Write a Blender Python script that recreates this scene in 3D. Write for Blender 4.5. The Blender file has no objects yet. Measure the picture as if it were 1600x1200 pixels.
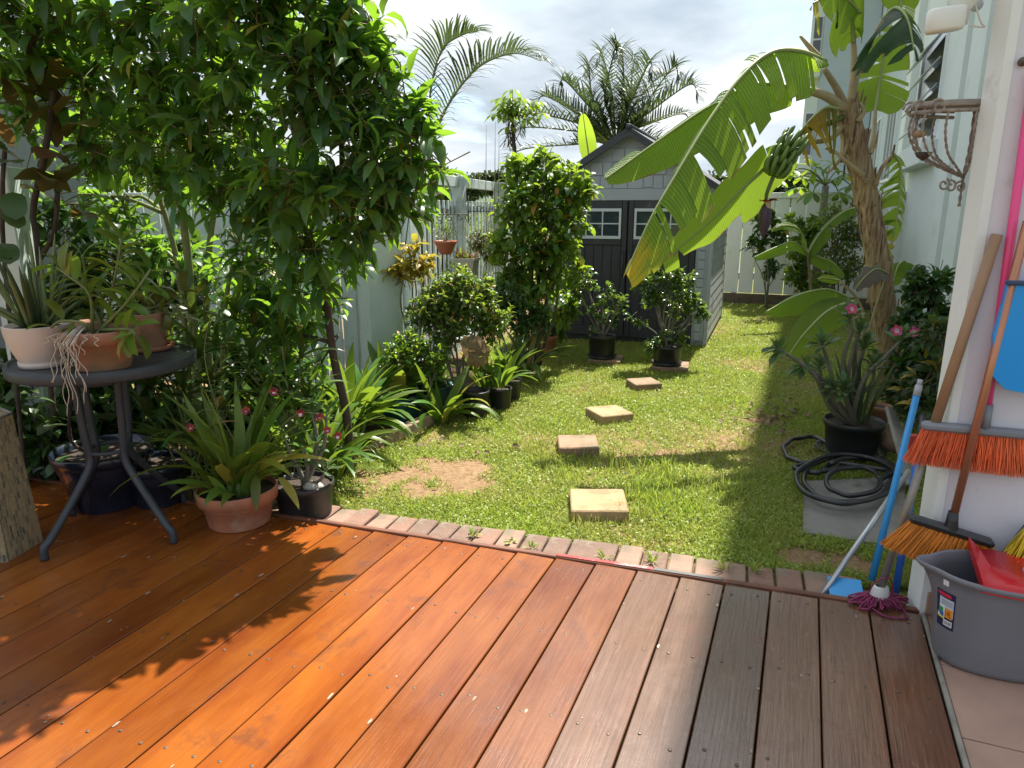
import bpy, math, random
import numpy as np
from mathutils import Vector, Matrix

R = math.radians
rnd = random.Random(7)
nr = np.random.RandomState(11)
scene = bpy.context.scene
COL = scene.collection

# ------------------------------------------------------------------ camera, sky, sun, exposure
CAM_H, PITCH, FPX = 1.35, R(13.92), 1110.0
cam_data = bpy.data.cameras.new('camera')
cam_data.sensor_width = 36.0
cam_data.lens = 36.0 * FPX / 1600.0
cam_data.clip_start = 0.02
cam_data.clip_end = 3000
cam = bpy.data.objects.new('camera', cam_data)
cam.location = (0, 0, CAM_H)
cam.rotation_euler = (math.pi / 2 - PITCH, 0, 0)
COL.objects.link(cam)
scene.camera = cam

SUN_AZ, SUN_EL = R(31.0), R(61.0)          # azimuth measured from +Y towards +X
sun_dir = Vector((math.sin(SUN_AZ) * math.cos(SUN_EL), math.cos(SUN_AZ) * math.cos(SUN_EL), math.sin(SUN_EL)))
sl = bpy.data.lights.new('sun', 'SUN')
sl.energy = 5.0
sl.angle = R(0.55)
sl.color = (1.0, 0.94, 0.84)
sun = bpy.data.objects.new('sun', sl)
sun.rotation_euler = (-sun_dir).to_track_quat('-Z', 'Y').to_euler()
sun.location = (3, 6, 14)
COL.objects.link(sun)

world = bpy.data.worlds.new('World')
scene.world = world
world.use_nodes = True
wn, wl = world.node_tree.nodes, world.node_tree.links
wn.clear()
def wnode(t, **kw):
    n = wn.new(t)
    for k, v in kw.items(): setattr(n, k, v)
    return n
w_out = wnode('ShaderNodeOutputWorld')
w_bg = wnode('ShaderNodeBackground')
w_bg.inputs['Strength'].default_value = 0.1
w_sky = wnode('ShaderNodeTexSky', sky_type='NISHITA', sun_disc=False, sun_elevation=SUN_EL, sun_rotation=SUN_AZ)
w_tc = wnode('ShaderNodeTexCoord')
w_sep = wnode('ShaderNodeSeparateXYZ')
wl.new(w_tc.outputs['Generated'], w_sep.inputs[0])
w_zc = wnode('ShaderNodeMath', operation='MAXIMUM'); w_zc.inputs[1].default_value = 0.0
wl.new(w_sep.outputs['Z'], w_zc.inputs[0])
w_za = wnode('ShaderNodeMath', operation='ADD'); w_za.inputs[1].default_value = 0.22
wl.new(w_zc.outputs[0], w_za.inputs[0])
w_div = wnode('ShaderNodeVectorMath', operation='DIVIDE')
w_cmb = wnode('ShaderNodeCombineXYZ')
for i in range(3): wl.new(w_za.outputs[0], w_cmb.inputs[i])
wl.new(w_tc.outputs['Generated'], w_div.inputs[0]); wl.new(w_cmb.outputs[0], w_div.inputs[1])
w_map = wnode('ShaderNodeMapping'); w_map.inputs['Location'].default_value = (3.1, 1.7, 0.0)
wl.new(w_div.outputs[0], w_map.inputs['Vector'])
w_n1 = wnode('ShaderNodeTexNoise'); w_n1.inputs['Scale'].default_value = 1.15; w_n1.inputs['Detail'].default_value = 9; w_n1.inputs['Roughness'].default_value = 0.56; w_n1.inputs['Distortion'].default_value = 0.25
w_n2 = wnode('ShaderNodeTexNoise'); w_n2.inputs['Scale'].default_value = 1.45; w_n2.inputs['Detail'].default_value = 8; w_n2.inputs['Roughness'].default_value = 0.52
wl.new(w_map.outputs[0], w_n1.inputs['Vector']); wl.new(w_map.outputs[0], w_n2.inputs['Vector'])
w_r1 = wnode('ShaderNodeValToRGB')
w_r1.color_ramp.elements[0].position = 0.33; w_r1.color_ramp.elements[1].position = 0.46
wl.new(w_n1.outputs['Fac'], w_r1.inputs['Fac'])
w_r2 = wnode('ShaderNodeValToRGB')
e = w_r2.color_ramp.elements
e[0].position = 0.33; e[0].color = (2.55, 3.0, 3.5, 1)
e[1].position = 0.62; e[1].color = (5.1, 5.25, 5.4, 1)
e2 = e.new(0.47); e2.color = (3.6, 4.05, 4.45, 1)
wl.new(w_n2.outputs['Fac'], w_r2.inputs['Fac'])
w_mix = wnode('ShaderNodeMix', data_type='RGBA')
wl.new(w_r1.outputs['Color'], w_mix.inputs['Factor'])
w_skm = wnode('ShaderNodeMix', data_type='RGBA', blend_type='MULTIPLY'); w_skm.inputs['Factor'].default_value = 1.0
w_skm.inputs['B'].default_value = (1.0, 1.0, 1.0, 1)
wl.new(w_sky.outputs[0], w_skm.inputs['A'])
wl.new(w_skm.outputs['Result'], w_mix.inputs['A'])
# clouds scatter forward: brighter the closer they stand to the sun
w_dot = wnode('ShaderNodeVectorMath', operation='DOT_PRODUCT'); w_dot.inputs[1].default_value = tuple(sun_dir)
wl.new(w_tc.outputs['Generated'], w_dot.inputs[0])
w_mx0 = wnode('ShaderNodeMath', operation='MAXIMUM'); w_mx0.inputs[1].default_value = 0.0; wl.new(w_dot.outputs['Value'], w_mx0.inputs[0])
w_pw = wnode('ShaderNodeMath', operation='POWER'); w_pw.inputs[1].default_value = 5.0; wl.new(w_mx0.outputs[0], w_pw.inputs[0])
w_ma = wnode('ShaderNodeMath', operation='MULTIPLY_ADD'); w_ma.inputs[1].default_value = 1.0; w_ma.inputs[2].default_value = 0.84; wl.new(w_pw.outputs[0], w_ma.inputs[0])
w_cl = wnode('ShaderNodeVectorMath', operation='SCALE'); wl.new(w_r2.outputs['Color'], w_cl.inputs[0]); wl.new(w_ma.outputs[0], w_cl.inputs[3])
wl.new(w_cl.outputs[0], w_mix.inputs['B'])
wl.new(w_mix.outputs['Result'], w_bg.inputs['Color'])
wl.new(w_bg.outputs[0], w_out.inputs['Surface'])

vs = scene.view_settings
vs.view_transform = 'Standard'; vs.look = 'None'; vs.gamma = 1.0; vs.use_curve_mapping = False
vs.exposure = 1.3
scene.cycles.max_bounces = 8
scene.cycles.diffuse_bounces = 4
scene.cycles.transmission_bounces = 6
scene.cycles.transparent_max_bounces = 6
scene.cycles.sample_clamp_indirect = 6.0

# ------------------------------------------------------------------ measuring helpers
def ray(px, py):
    a, b = (px - 800.0) / FPX, -(py - 600.0) / FPX
    return Vector((a, math.cos(PITCH) + b * math.sin(PITCH), -math.sin(PITCH) + b * math.cos(PITCH)))
def P(px, py, z=0.0):                # where a sight line meets the level z
    d = ray(px, py); t = (z - CAM_H) / d.z
    return Vector((d.x * t, d.y * t, z))
def W(px, py, y):                    # where a sight line meets the distance y
    d = ray(px, py); t = y / d.y
    return Vector((d.x * t, y, CAM_H + d.z * t))
def PXM(y, z=0.5):                   # pixels per metre at distance y
    return FPX / (y * math.cos(PITCH) + (CAM_H - z) * math.sin(PITCH))
LAWN = -0.05
AZ = R(22.1)
U = Vector((math.sin(AZ), math.cos(AZ), 0)); V = Vector((math.cos(AZ), -math.sin(AZ), 0))
def UV(u, v, z=0.0): return U * u + V * v + Vector((0, 0, z))

# ------------------------------------------------------------------ object helpers
def setp(o, label=None, cat=None, group=None, kind=None):
    if label: o['label'] = label
    if cat: o['category'] = cat
    if group: o['group'] = group
    if kind: o['kind'] = kind
    return o
def thing(name, label=None, cat=None, loc=(0, 0, 0), group=None, kind=None):
    o = bpy.data.objects.new(name, None)
    o.empty_display_size = 0.1
    o.location = loc
    COL.objects.link(o)
    return setp(o, label, cat, group, kind)
def wloc(o):
    v = Vector((0, 0, 0))
    while o is not None:
        v = v + Vector(o.location); o = o.parent
    return v
def link(name, me, parent=None, loc=None, M=None, mat=None):
    o = bpy.data.objects.new(name, me)
    if parent is not None: o.parent = parent
    if M is not None: o.matrix_basis = M
    elif loc is not None: o.location = loc
    COL.objects.link(o)
    return o

class MB:
    def __init__(s): s.v = []; s.f = []; s.m = []; s.sm = []
    def add(s, vs_, fs_, mi=0, smooth=False):
        b = len(s.v); s.v += [tuple(p) for p in vs_]
        for f in fs_:
            s.f.append([b + i for i in f]); s.m.append(mi); s.sm.append(smooth)
        return s
    def cbox(s, c, h, ax=None, ch=0.0, mi=0):
        """box with chamfered edges: centre, half sizes, axes"""
        c = Vector(c)
        ax = ax or (Vector((1, 0, 0)), Vector((0, 1, 0)), Vector((0, 0, 1)))
        def pt(l): return c + ax[0] * l[0] + ax[1] * l[1] + ax[2] * l[2]
        vs_, idx, fs = [], {}, []
        if ch <= 0:
            for sx in (-1, 1):
                for sy in (-1, 1):
                    for sz in (-1, 1): idx[(sx, sy, sz)] = len(vs_); vs_.append(Vector((sx * h[0], sy * h[1], sz * h[2])))
            for a in range(3):
                b_, c_ = (a + 1) % 3, (a + 2) % 3
                for sg in (-1, 1):
                    q = []
                    for (p1, p2) in ((-1, -1), (1, -1), (1, 1), (-1, 1)):
                        k = [0, 0, 0]; k[a] = sg; k[b_] = p1; k[c_] = p2; q.append(idx[tuple(k)])
                    fs.append(q)
        else:
            for sx in (-1, 1):
                for sy in (-1, 1):
                    for sz in (-1, 1):
                        sg = (sx, sy, sz)
                        for a in range(3):
                            l = [sg[i] * (h[i] - (0 if i == a else ch)) for i in range(3)]
                            idx[(sg, a)] = len(vs_); vs_.append(Vector(l))
            for a in range(3):
                b_, c_ = (a + 1) % 3, (a + 2) % 3
                for sg in (-1, 1):
                    q = []
                    for (p1, p2) in ((-1, -1), (1, -1), (1, 1), (-1, 1)):
                        k = [0, 0, 0]; k[a] = sg; k[b_] = p1; k[c_] = p2; q.append(idx[(tuple(k), a)])
                    fs.append(q)
                for p1 in (-1, 1):
                    for p2 in (-1, 1):
                        k0 = [0, 0, 0]; k0[a] = -1; k0[b_] = p1; k0[c_] = p2; k1 = list(k0); k1[a] = 1
                        fs.append([idx[(tuple(k0), b_)], idx[(tuple(k1), b_)], idx[(tuple(k1), c_)], idx[(tuple(k0), c_)]])
            for sx in (-1, 1):
                for sy in (-1, 1):
                    for sz in (-1, 1):
                        sg = (sx, sy, sz); fs.append([idx[(sg, a)] for a in range(3)])
        out = []
        for f in fs:
            p = [vs_[i] for i in f]
            n = (p[1] - p[0]).cross(p[2] - p[0]); m = sum(p, Vector((0, 0, 0)))
            out.append(f if n.dot(m) > 0 else f[::-1])
        if ax[0].cross(ax[1]).dot(ax[2]) < 0: out = [f[::-1] for f in out]
        return s.add([pt(l) for l in vs_], out, mi)
    def bar(s, a, b, w, t, up=(0, 0, 1), ch=0.0, mi=0):
        a, b = Vector(a), Vector(b); d = (b - a); L = d.length; d.normalize()
        x = d.cross(Vector(up))
        if x.length < 1e-5: x = d.cross(Vector((1, 0, 0)))
        x.normalize(); z = x.cross(d)
        return s.cbox((a + b) / 2, (w / 2, L / 2, t / 2), (x, d, z), ch, mi)
    def tube(s, pts, rad, n=8, mi=0, caps=True, twist=0.0):
        pts = [Vector(p) for p in pts]; N = len(pts)
        if not hasattr(rad, '__len__'): rad = [rad] * N
        vs_, fs = [], []
        t0 = (pts[1] - pts[0]).normalized()
        x = t0.cross(Vector((0, 0, 1)))
        if x.length < 1e-3: x = t0.cross(Vector((1, 0, 0)))
        x.normalize()
        for i in range(N):
            t = (pts[min(i + 1, N - 1)] - pts[max(i - 1, 0)]).normalized()
            x = (x - t * x.dot(t))
            if x.length < 1e-6: x = t.orthogonal()
            x.normalize(); y = t.cross(x)
            for k in range(n):
                an = 2 * math.pi * k / n + twist * i
                vs_.append(pts[i] + (x * math.cos(an) + y * math.sin(an)) * rad[i])
        for i in range(N - 1):
            for k in range(n):
                k2 = (k + 1) % n
                fs.append([i * n + k, i * n + k2, (i + 1) * n + k2, (i + 1) * n + k])
        if caps:
            fs.append([k for k in range(n)][::-1]); fs.append([(N - 1) * n + k for k in range(n)])
        return s.add(vs_, fs, mi, True)
    def lathe(s, prof, c=(0, 0, 0), n=28, mi=0, smooth=True, sq=1.0, rot=0.0):
        c = Vector(c); vs_, fs = [], []
        for (r, z) in prof:
            for k in range(n):
                a = 2 * math.pi * k / n
                x, y = r * math.cos(a), r * sq * math.sin(a)
                vs_.append(c + Vector((x * math.cos(rot) - y * math.sin(rot), x * math.sin(rot) + y * math.cos(rot), z)))
        for i in range(len(prof) - 1):
            for k in range(n):
                k2 = (k + 1) % n
                fs.append([i * n + k, i * n + k2, (i + 1) * n + k2, (i + 1) * n + k])
        return s.add(vs_, fs, mi, smooth)
    def disc(s, c, r, n=24, mi=0, sq=1.0):
        c = Vector(c)
        return s.add([c + Vector((r * math.cos(2 * math.pi * k / n), r * sq * math.sin(2 * math.pi * k / n), 0)) for k in range(n)], [list(range(n))], mi)
    def prism(s, poly, z0, z1, mi=0):
        n = len(poly)
        ar = sum(poly[i][0] * poly[(i + 1) % n][1] - poly[(i + 1) % n][0] * poly[i][1] for i in range(n))
        if ar < 0: poly = poly[::-1]
        vs_ = [(p[0], p[1], z0) for p in poly] + [(p[0], p[1], z1) for p in poly]
        fs = [list(range(n))[::-1], list(range(n, 2 * n))] + [[i, (i + 1) % n, n + (i + 1) % n, n + i] for i in range(n)]
        return s.add(vs_, fs, mi)
    def quad(s, a, b, c, d, mi=0): return s.add([a, b, c, d], [[0, 1, 2, 3]], mi)
    def mesh(s, name, mats, off=(0, 0, 0)):
        me = bpy.data.meshes.new(name)
        o = Vector(off)
        me.from_pydata([(p[0] - o.x, p[1] - o.y, p[2] - o.z) for p in s.v], [], s.f)
        for m in (mats if isinstance(mats, (list, tuple)) else [mats]): me.materials.append(m)
        me.polygons.foreach_set('material_index', s.m)
        me.polygons.foreach_set('use_smooth', s.sm)
        me.update()
        return me
    def build(s, name, mats, parent=None, origin=None, **kw):
        off = wloc(parent) if parent is not None else Vector((0, 0, 0))
        org = Vector(origin) if origin is not None else off
        me = s.mesh(name, mats, org)
        o = link(name, me, parent, loc=org - off)
        return setp(o, **kw)

# ------------------------------------------------------------------ leaf helpers (numpy)
def prof(shape, t):
    if shape == 'lance': return np.sin(math.pi * np.clip(t, 0, 1) ** 0.78) ** 0.9
    if shape == 'oval': return np.sqrt(np.clip(1 - (2 * t - 1) ** 2, 0, 1))
    if shape == 'obov': return np.sin(math.pi * t ** 1.5) ** 0.8
    if shape == 'strap': return np.clip(t * 9, 0.35, 1) * np.clip((1 - t) * 3.2, 0, 1) ** 0.7
    if shape == 'sword': return np.clip(0.75 + t, 0, 1) * np.clip((1 - t) * 1.7, 0, 1) ** 0.8
    if shape == 'fiddle': return np.interp(t, [0, .12, .3, .45, .7, .9, 1], [.1, .5, .62, .55, 1, .72, 0])
    return np.sin(math.pi * t)
def arch(L, Wd, e0, e1, rows=4, shape='lance', fold=0.25, wave=0.0, seed=0, twist=0.0):
    """leaf: base at the origin, running along +Y, bending from elevation e0 to e1 (degrees)"""
    rs = np.random.RandomState(seed)
    y = z = 0.0; vs_ = []; fs = []
    ph = rs.rand() * 6
    prev = None
    for i in range(rows + 1):
        t = i / rows
        w = float(prof(shape, np.array(t))) * Wd / 2
        el = R(e0 + (e1 - e0) * t)
        wv = wave * L * math.sin(t * 9 + ph)
        tw = twist * t
        b = len(vs_)
        if w < 1e-5 or i == rows:
            vs_.append((wv, y, z)); cur = [b]
        else:
            n = Vector((0, -math.sin(el), math.cos(el)))
            for sx in (-1, 0, 1):
                p = Vector((sx * w * math.cos(tw), y, z)) + n * (abs(sx) * fold * w + sx * w * math.sin(tw))
                vs_.append((p.x + wv, p.y, p.z))
            cur = [b, b + 1, b + 2]
        if prev is not None:
            if len(prev) == 1 and len(cur) == 3: fs += [(prev[0], cur[1], cur[0]), (prev[0], cur[2], cur[1])]
            elif len(prev) == 3 and len(cur) == 1: fs += [(prev[0], prev[1], cur[0]), (prev[1], prev[2], cur[0])]
            elif len(prev) == 3: fs += [(prev[0], prev[1], cur[1], cur[0]), (prev[1], prev[2], cur[2], cur[1])]
        prev = cur
        y += math.cos(el) * L / rows; z += math.sin(el) * L / rows
    return np.array(vs_, dtype=np.float64), fs
def npmesh(name, Vt, faces_list, mats, smooth=True):
    """faces_list: flat loop array, totals array"""
    loops, tot = faces_list
    me = bpy.data.meshes.new(name)
    me.vertices.add(len(Vt)); me.vertices.foreach_set('co', Vt.astype(np.float32).ravel())
    me.loops.add(len(loops)); me.loops.foreach_set('vertex_index', loops.astype(np.int32))
    me.polygons.add(len(tot))
    st = np.concatenate([[0], np.cumsum(tot)[:-1]]).astype(np.int32)
    me.polygons.foreach_set('loop_start', st)
    me.polygons.foreach_set('loop_total', tot.astype(np.int32))
    me.polygons.foreach_set('use_smooth', np.full(len(tot), smooth, dtype=bool))
    for m in (mats if isinstance(mats, (list, tuple)) else [mats]): me.materials.append(m)
    me.update(calc_edges=True)
    return me
def scatter(name, bases, which, M, mat, off=(0, 0, 0)):
    VV, LL, TT, base = [], [], [], 0
    off = np.array(off)
    for bi, (bv, bf) in enumerate(bases):
        mm = M[which == bi]
        if len(mm) == 0: continue
        n, k = len(mm), len(bv)
        pts = np.einsum('nij,kj->nki', mm[:, :3, :3], bv) + mm[:, None, :3, 3] - off
        lo = np.concatenate([np.array(f) for f in bf]); to = np.array([len(f) for f in bf])
        LL.append((lo[None, :] + (np.arange(n) * k)[:, None]).ravel() + base)
        TT.append(np.tile(to, n)); VV.append(pts.reshape(-1, 3)); base += n * k
    return npmesh(name, np.concatenate(VV), (np.concatenate(LL), np.concatenate(TT)), mat)
def frames(pos, dirs, scale, roll=None, up=(0, 0, 1), sx=None):
    pos = np.asarray(pos, float).reshape(-1, 3); d = np.asarray(dirs, float).reshape(-1, 3)
    n = len(pos)
    d = d / np.maximum(np.linalg.norm(d, axis=1, keepdims=True), 1e-9)
    up = np.broadcast_to(np.asarray(up, float), (n, 3))
    x = np.cross(d, up); ln = np.linalg.norm(x, axis=1, keepdims=True)
    x = np.where(ln < 1e-4, np.array([[1.0, 0, 0]]), x / np.maximum(ln, 1e-9))
    z = np.cross(x, d)
    roll = np.zeros(n) if roll is None else np.asarray(roll, float)
    c, s_ = np.cos(roll)[:, None], np.sin(roll)[:, None]
    x2 = x * c + z * s_; z2 = z * c - x * s_
    M = np.zeros((n, 4, 4)); sc = np.broadcast_to(np.asarray(scale, float), (n,))[:, None]
    sxx = sc if sx is None else sc * np.asarray(sx, float).reshape(-1, 1)
    M[:, :3, 0] = x2 * sxx; M[:, :3, 1] = d * sc; M[:, :3, 2] = z2 * sc
    M[:, :3, 3] = pos; M[:, 3, 3] = 1
    return M
def foliage(root, bases, which, M, mat, nobj=300, name='leaf', stuff='foliage'):
    """the leaves that show largest become parts of their own, the rest one part"""
    which = np.asarray(which); off = wloc(root)
    pos = M[:, :3, 3]
    dist = np.linalg.norm(pos - np.array([0, 0, CAM_H]), axis=1)
    size = np.linalg.norm(M[:, :3, 1], axis=1)
    # in the frame?
    zc = pos[:, 1] * math.cos(PITCH) + (CAM_H - pos[:, 2]) * math.sin(PITCH)
    xx = pos[:, 0] / np.maximum(zc, .1) * FPX
    yy = -(pos[:, 1] * math.sin(PITCH) + (pos[:, 2] - CAM_H) * math.cos(PITCH)) / np.maximum(zc, .1) * FPX
    out = (np.abs(xx) > 800) | (np.abs(yy) > 600)
    key = dist / size + out * 1e6
    order = np.argsort(key)
    sel = order[:nobj]
    if len(order) - len(sel) < 0.04 * len(order): sel = order
    meshes = []
    for bi, (bv, bf) in enumerate(bases):
        lo = np.concatenate([np.array(f) for f in bf]); to = np.array([len(f) for f in bf])
        meshes.append(npmesh(name, bv, (lo, to), mat))
    for i in sel:
        m = M[i].copy(); m[:3, 3] -= np.array(off)
        link(name, meshes[which[i]], root, M=Matrix(m.tolist()))
    rest = np.setdiff1d(np.arange(len(M)), sel)
    if len(rest):
        me = scatter(stuff, bases, which[rest], M[rest], mat, off)
        o = link(stuff, me, root); o['kind'] = 'stuff'
def spline(pts, n=8):
    """Catmull-Rom through the points"""
    p = [Vector(q) for q in pts]; out = []
    if len(p) < 3:
        return [p[0].lerp(p[-1], i / n) for i in range(n + 1)]
    for i in range(len(p) - 1):
        p0, p1, p2, p3 = p[max(i - 1, 0)], p[i], p[i + 1], p[min(i + 2, len(p) - 1)]
        for k in range(n):
            t = k / n
            out.append(0.5 * ((2 * p1) + (p2 - p0) * t + (2 * p0 - 5 * p1 + 4 * p2 - p3) * t * t + (3 * p1 - p0 - 3 * p2 + p3) * t ** 3))
    out.append(p[-1])
    return out
def rvec(n):
    v = nr.normal(size=(n, 3)); return v / np.linalg.norm(v, axis=1, keepdims=True)

# ------------------------------------------------------------------ materials
def nt(name):
    m = bpy.data.materials.new(name); m.use_nodes = True
    n, l = m.node_tree.nodes, m.node_tree.links
    b = n['Principled BSDF']
    return m, n, l, b
def node(n, t, inp=None, **kw):
    x = n.new(t)
    for k, v in kw.items(): setattr(x, k, v)
    for k, v in (inp or {}).items(): x.inputs[k].default_value = v
    return x
def c4(c): return (c[0], c[1], c[2], 1)
def pbr(name, col, rough=0.6, metal=0.0, spec=0.5, var=0.25, vscale=6.0, col2=None, bump=0.0, bscale=60.0, dirt=None, coat=0.0, stretch=None, rvar=0.1):
    """paint, plastic, stone ... with mottling, wear and fine relief"""
    m, n, l, b = nt(name)
    tc = node(n, 'ShaderNodeTexCoord')
    mp = node(n, 'ShaderNodeMapping'); l.new(tc.outputs['Object'], mp.inputs[0])
    if stretch: mp.inputs['Scale'].default_value = stretch
    n1 = node(n, 'ShaderNodeTexNoise', {'Scale': vscale, 'Detail': 7, 'Roughness': 0.62}); l.new(mp.outputs[0], n1.inputs['Vector'])
    rp = node(n, 'ShaderNodeMapRange', {'From Min': 0.3, 'From Max': 0.7}); l.new(n1.outputs['Fac'], rp.inputs[0])
    mx = node(n, 'ShaderNodeMix', data_type='RGBA')
    c2 = col2 or tuple(c * (1 - var) for c in col)
    mx.inputs['A'].default_value = c4(col); mx.inputs['B'].default_value = c4(c2)
    l.new(rp.outputs[0], mx.inputs['Factor'])
    outc = mx.outputs['Result']
    if dirt:
        n3 = node(n, 'ShaderNodeTexNoise', {'Scale': dirt[1], 'Detail': 9, 'Roughness': 0.7}); l.new(tc.outputs['Object'], n3.inputs['Vector'])
        r3 = node(n, 'ShaderNodeMapRange', {'From Min': dirt[2], 'From Max': dirt[2] + 0.16}); l.new(n3.outputs['Fac'], r3.inputs[0])
        m3 = node(n, 'ShaderNodeMix', data_type='RGBA'); m3.inputs['B'].default_value = c4(dirt[0])
        l.new(r3.outputs[0], m3.inputs['Factor']); l.new(outc, m3.inputs['A']); outc = m3.outputs['Result']
    l.new(outc, b.inputs['Base Color'])
    rr = node(n, 'ShaderNodeMapRange', {'To Min': max(0.03, rough - rvar), 'To Max': min(1, rough + rvar)}); l.new(n1.outputs['Fac'], rr.inputs[0])
    l.new(rr.outputs[0], b.inputs['Roughness'])
    b.inputs['Metallic'].default_value = metal
    b.inputs['Specular IOR Level'].default_value = spec
    b.inputs['Coat Weight'].default_value = coat
    if bump > 0:
        n2 = node(n, 'ShaderNodeTexNoise', {'Scale': bscale, 'Detail': 6, 'Roughness': 0.6}); l.new(mp.outputs[0], n2.inputs['Vector'])
        bp = node(n, 'ShaderNodeBump', {'Strength': bump, 'Distance': 0.01}); l.new(n2.outputs['Fac'], bp.inputs['Height'])
        l.new(bp.outputs[0], b.inputs['Normal'])
    return m
def leafmat(name, col, trans=None, rough=0.42, tfac=0.4, hv=0.035, vv=0.45, yellow=None, yfac=0.06, spec=0.4, stripes=0.0):
    """thin leaf: glossy front, light shining through, every leaf a little different"""
    m, n, l, b = nt(name)
    out = n['Material Output']
    ge = node(n, 'ShaderNodeNewGeometry')
    oi = node(n, 'ShaderNodeObjectInfo')
    ad = node(n, 'ShaderNodeMath', operation='ADD'); l.new(ge.outputs['Random Per Island'], ad.inputs[0]); l.new(oi.outputs['Random'], ad.inputs[1])
    fr = node(n, 'ShaderNodeMath', operation='FRACT'); l.new(ad.outputs[0], fr.inputs[0])
    wn_ = node(n, 'ShaderNodeTexWhiteNoise', noise_dimensions='1D'); l.new(fr.outputs[0], wn_.inputs['W'])
    hs = node(n, 'ShaderNodeHueSaturation', {'Color': c4(col)})
    mh = node(n, 'ShaderNodeMapRange', {'To Min': 0.5 - hv, 'To Max': 0.5 + hv}); l.new(fr.outputs[0], mh.inputs[0]); l.new(mh.outputs[0], hs.inputs['Hue'])
    mv = node(n, 'ShaderNodeMapRange', {'To Min': 1 - vv, 'To Max': 1 + vv}); l.new(wn_.outputs['Value'], mv.inputs[0]); l.new(mv.outputs[0], hs.inputs['Value'])
    colo = hs.outputs[0]
    if yellow:
        gt = node(n, 'ShaderNodeMath', operation='LESS_THAN'); gt.inputs[1].default_value = yfac; l.new(fr.outputs[0], gt.inputs[0])
        my = node(n, 'ShaderNodeMix', data_type='RGBA'); my.inputs['B'].default_value = c4(yellow)
        l.new(gt.outputs[0], my.inputs['Factor']); l.new(colo, my.inputs['A']); colo = my.outputs['Result']
    tc = node(n, 'ShaderNodeTexCoord')
    nz = node(n, 'ShaderNodeTexNoise', {'Scale': 45.0, 'Detail': 3}); l.new(tc.outputs['Object'], nz.inputs['Vector'])
    mm = node(n, 'ShaderNodeMix', data_type='RGBA', blend_type='MULTIPLY'); mm.inputs['Factor'].default_value = 0.35
    l.new(colo, mm.inputs['A']); l.new(nz.outputs['Fac'], mm.inputs['B'])
    l.new(mm.outputs['Result'], b.inputs['Base Color'])
    b.inputs['Roughness'].default_value = rough
    b.inputs['Specular IOR Level'].default_value = spec
    tr = node(n, 'ShaderNodeBsdfTranslucent')
    t = trans or (col[0] * 2.6 + .02, col[1] * 2.5 + .02, col[2] * 0.8)
    th = node(n, 'ShaderNodeMix', data_type='RGBA', blend_type='MIX'); th.inputs['Factor'].default_value = 0.75
    l.new(colo, th.inputs['A']); th.inputs['B'].default_value = c4(t)
    l.new(th.outputs['Result'], tr.inputs['Color'])
    ms = node(n, 'ShaderNodeMixShader'); ms.inputs[0].default_value = tfac
    l.new(b.outputs[0], ms.inputs[1]); l.new(tr.outputs[0], ms.inputs[2]); l.new(ms.outputs[0], out.inputs['Surface'])
    return m

M_ = {}
M_['leaf_tree'] = leafmat('leaf_tree', (0.05, 0.125, 0.042), (0.34, 0.60, 0.03), rough=0.34, tfac=0.44, hv=.02, vv=.45, spec=.5, yellow=(0.34, 0.26, 0.04), yfac=0.02)
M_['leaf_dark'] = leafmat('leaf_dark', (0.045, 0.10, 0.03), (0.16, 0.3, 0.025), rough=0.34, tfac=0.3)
M_['leaf_shrub'] = leafmat('leaf_shrub', (0.09, 0.16, 0.03), (0.34, 0.46, 0.04), rough=0.4, tfac=0.42, yellow=(0.45, 0.25, 0.06), yfac=0.05)
M_['leaf_bush'] = leafmat('leaf_bush', (0.08, 0.165, 0.025), (0.38, 0.54, 0.03), rough=0.34, tfac=0.45, yellow=(0.5, 0.24, 0.04), yfac=0.012)
M_['leaf_strap'] = leafmat('leaf_strap', (0.09, 0.17, 0.025), (0.30, 0.44, 0.03), rough=0.36, tfac=0.36, yellow=(0.36, 0.32, 0.05), yfac=0.05)
M_['leaf_rhapis'] = leafmat('leaf_rhapis', (0.07, 0.13, 0.025), (0.24, 0.36, 0.03), rough=0.35, tfac=0.32, yellow=(0.33, 0.22, 0.08), yfac=0.05)
M_['leaf_orchid'] = leafmat('leaf_orchid', (0.15, 0.23, 0.035), (0.34, 0.44, 0.04), rough=0.36, tfac=0.35, yellow=(0.32, 0.28, 0.05), yfac=0.06)
M_['leaf_banana'] = leafmat('leaf_banana', (0.065, 0.14, 0.02), (0.30, 0.50, 0.03), rough=0.38, tfac=0.46, vv=0.15, hv=0.01)
M_['leaf_citrus'] = leafmat('leaf_citrus', (0.07, 0.14, 0.035), (0.28, 0.42, 0.04), rough=0.26, tfac=0.3, spec=0.6)
M_['leaf_rose'] = leafmat('leaf_rose', (0.09, 0.16, 0.06), (0.22, 0.34, 0.07), rough=0.4, tfac=0.25)
M_['leaf_fig'] = leafmat('leaf_fig', (0.085, 0.085, 0.02), (0.24, 0.17, 0.03), rough=0.4, tfac=0.28, yellow=(0.10, 0.05, 0.025), yfac=0.35)
M_['leaf_figgreen'] = leafmat('leaf_figgreen', (0.07, 0.12, 0.035), (0.18, 0.26, 0.04), rough=0.4, tfac=0.25)
M_['leaf_yellow'] = leafmat('leaf_yellow', (0.40, 0.33, 0.04), (0.55, 0.45, 0.05), rough=0.45, tfac=0.35)
M_['leaf_palm'] = leafmat('leaf_palm', (0.045, 0.075, 0.03), (0.12, 0.18, 0.05), rough=0.4, tfac=0.25, vv=0.2)
M_['leaf_far'] = leafmat('leaf_far', (0.05, 0.085, 0.035), (0.14, 0.2, 0.05), rough=0.5, tfac=0.25)
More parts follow.
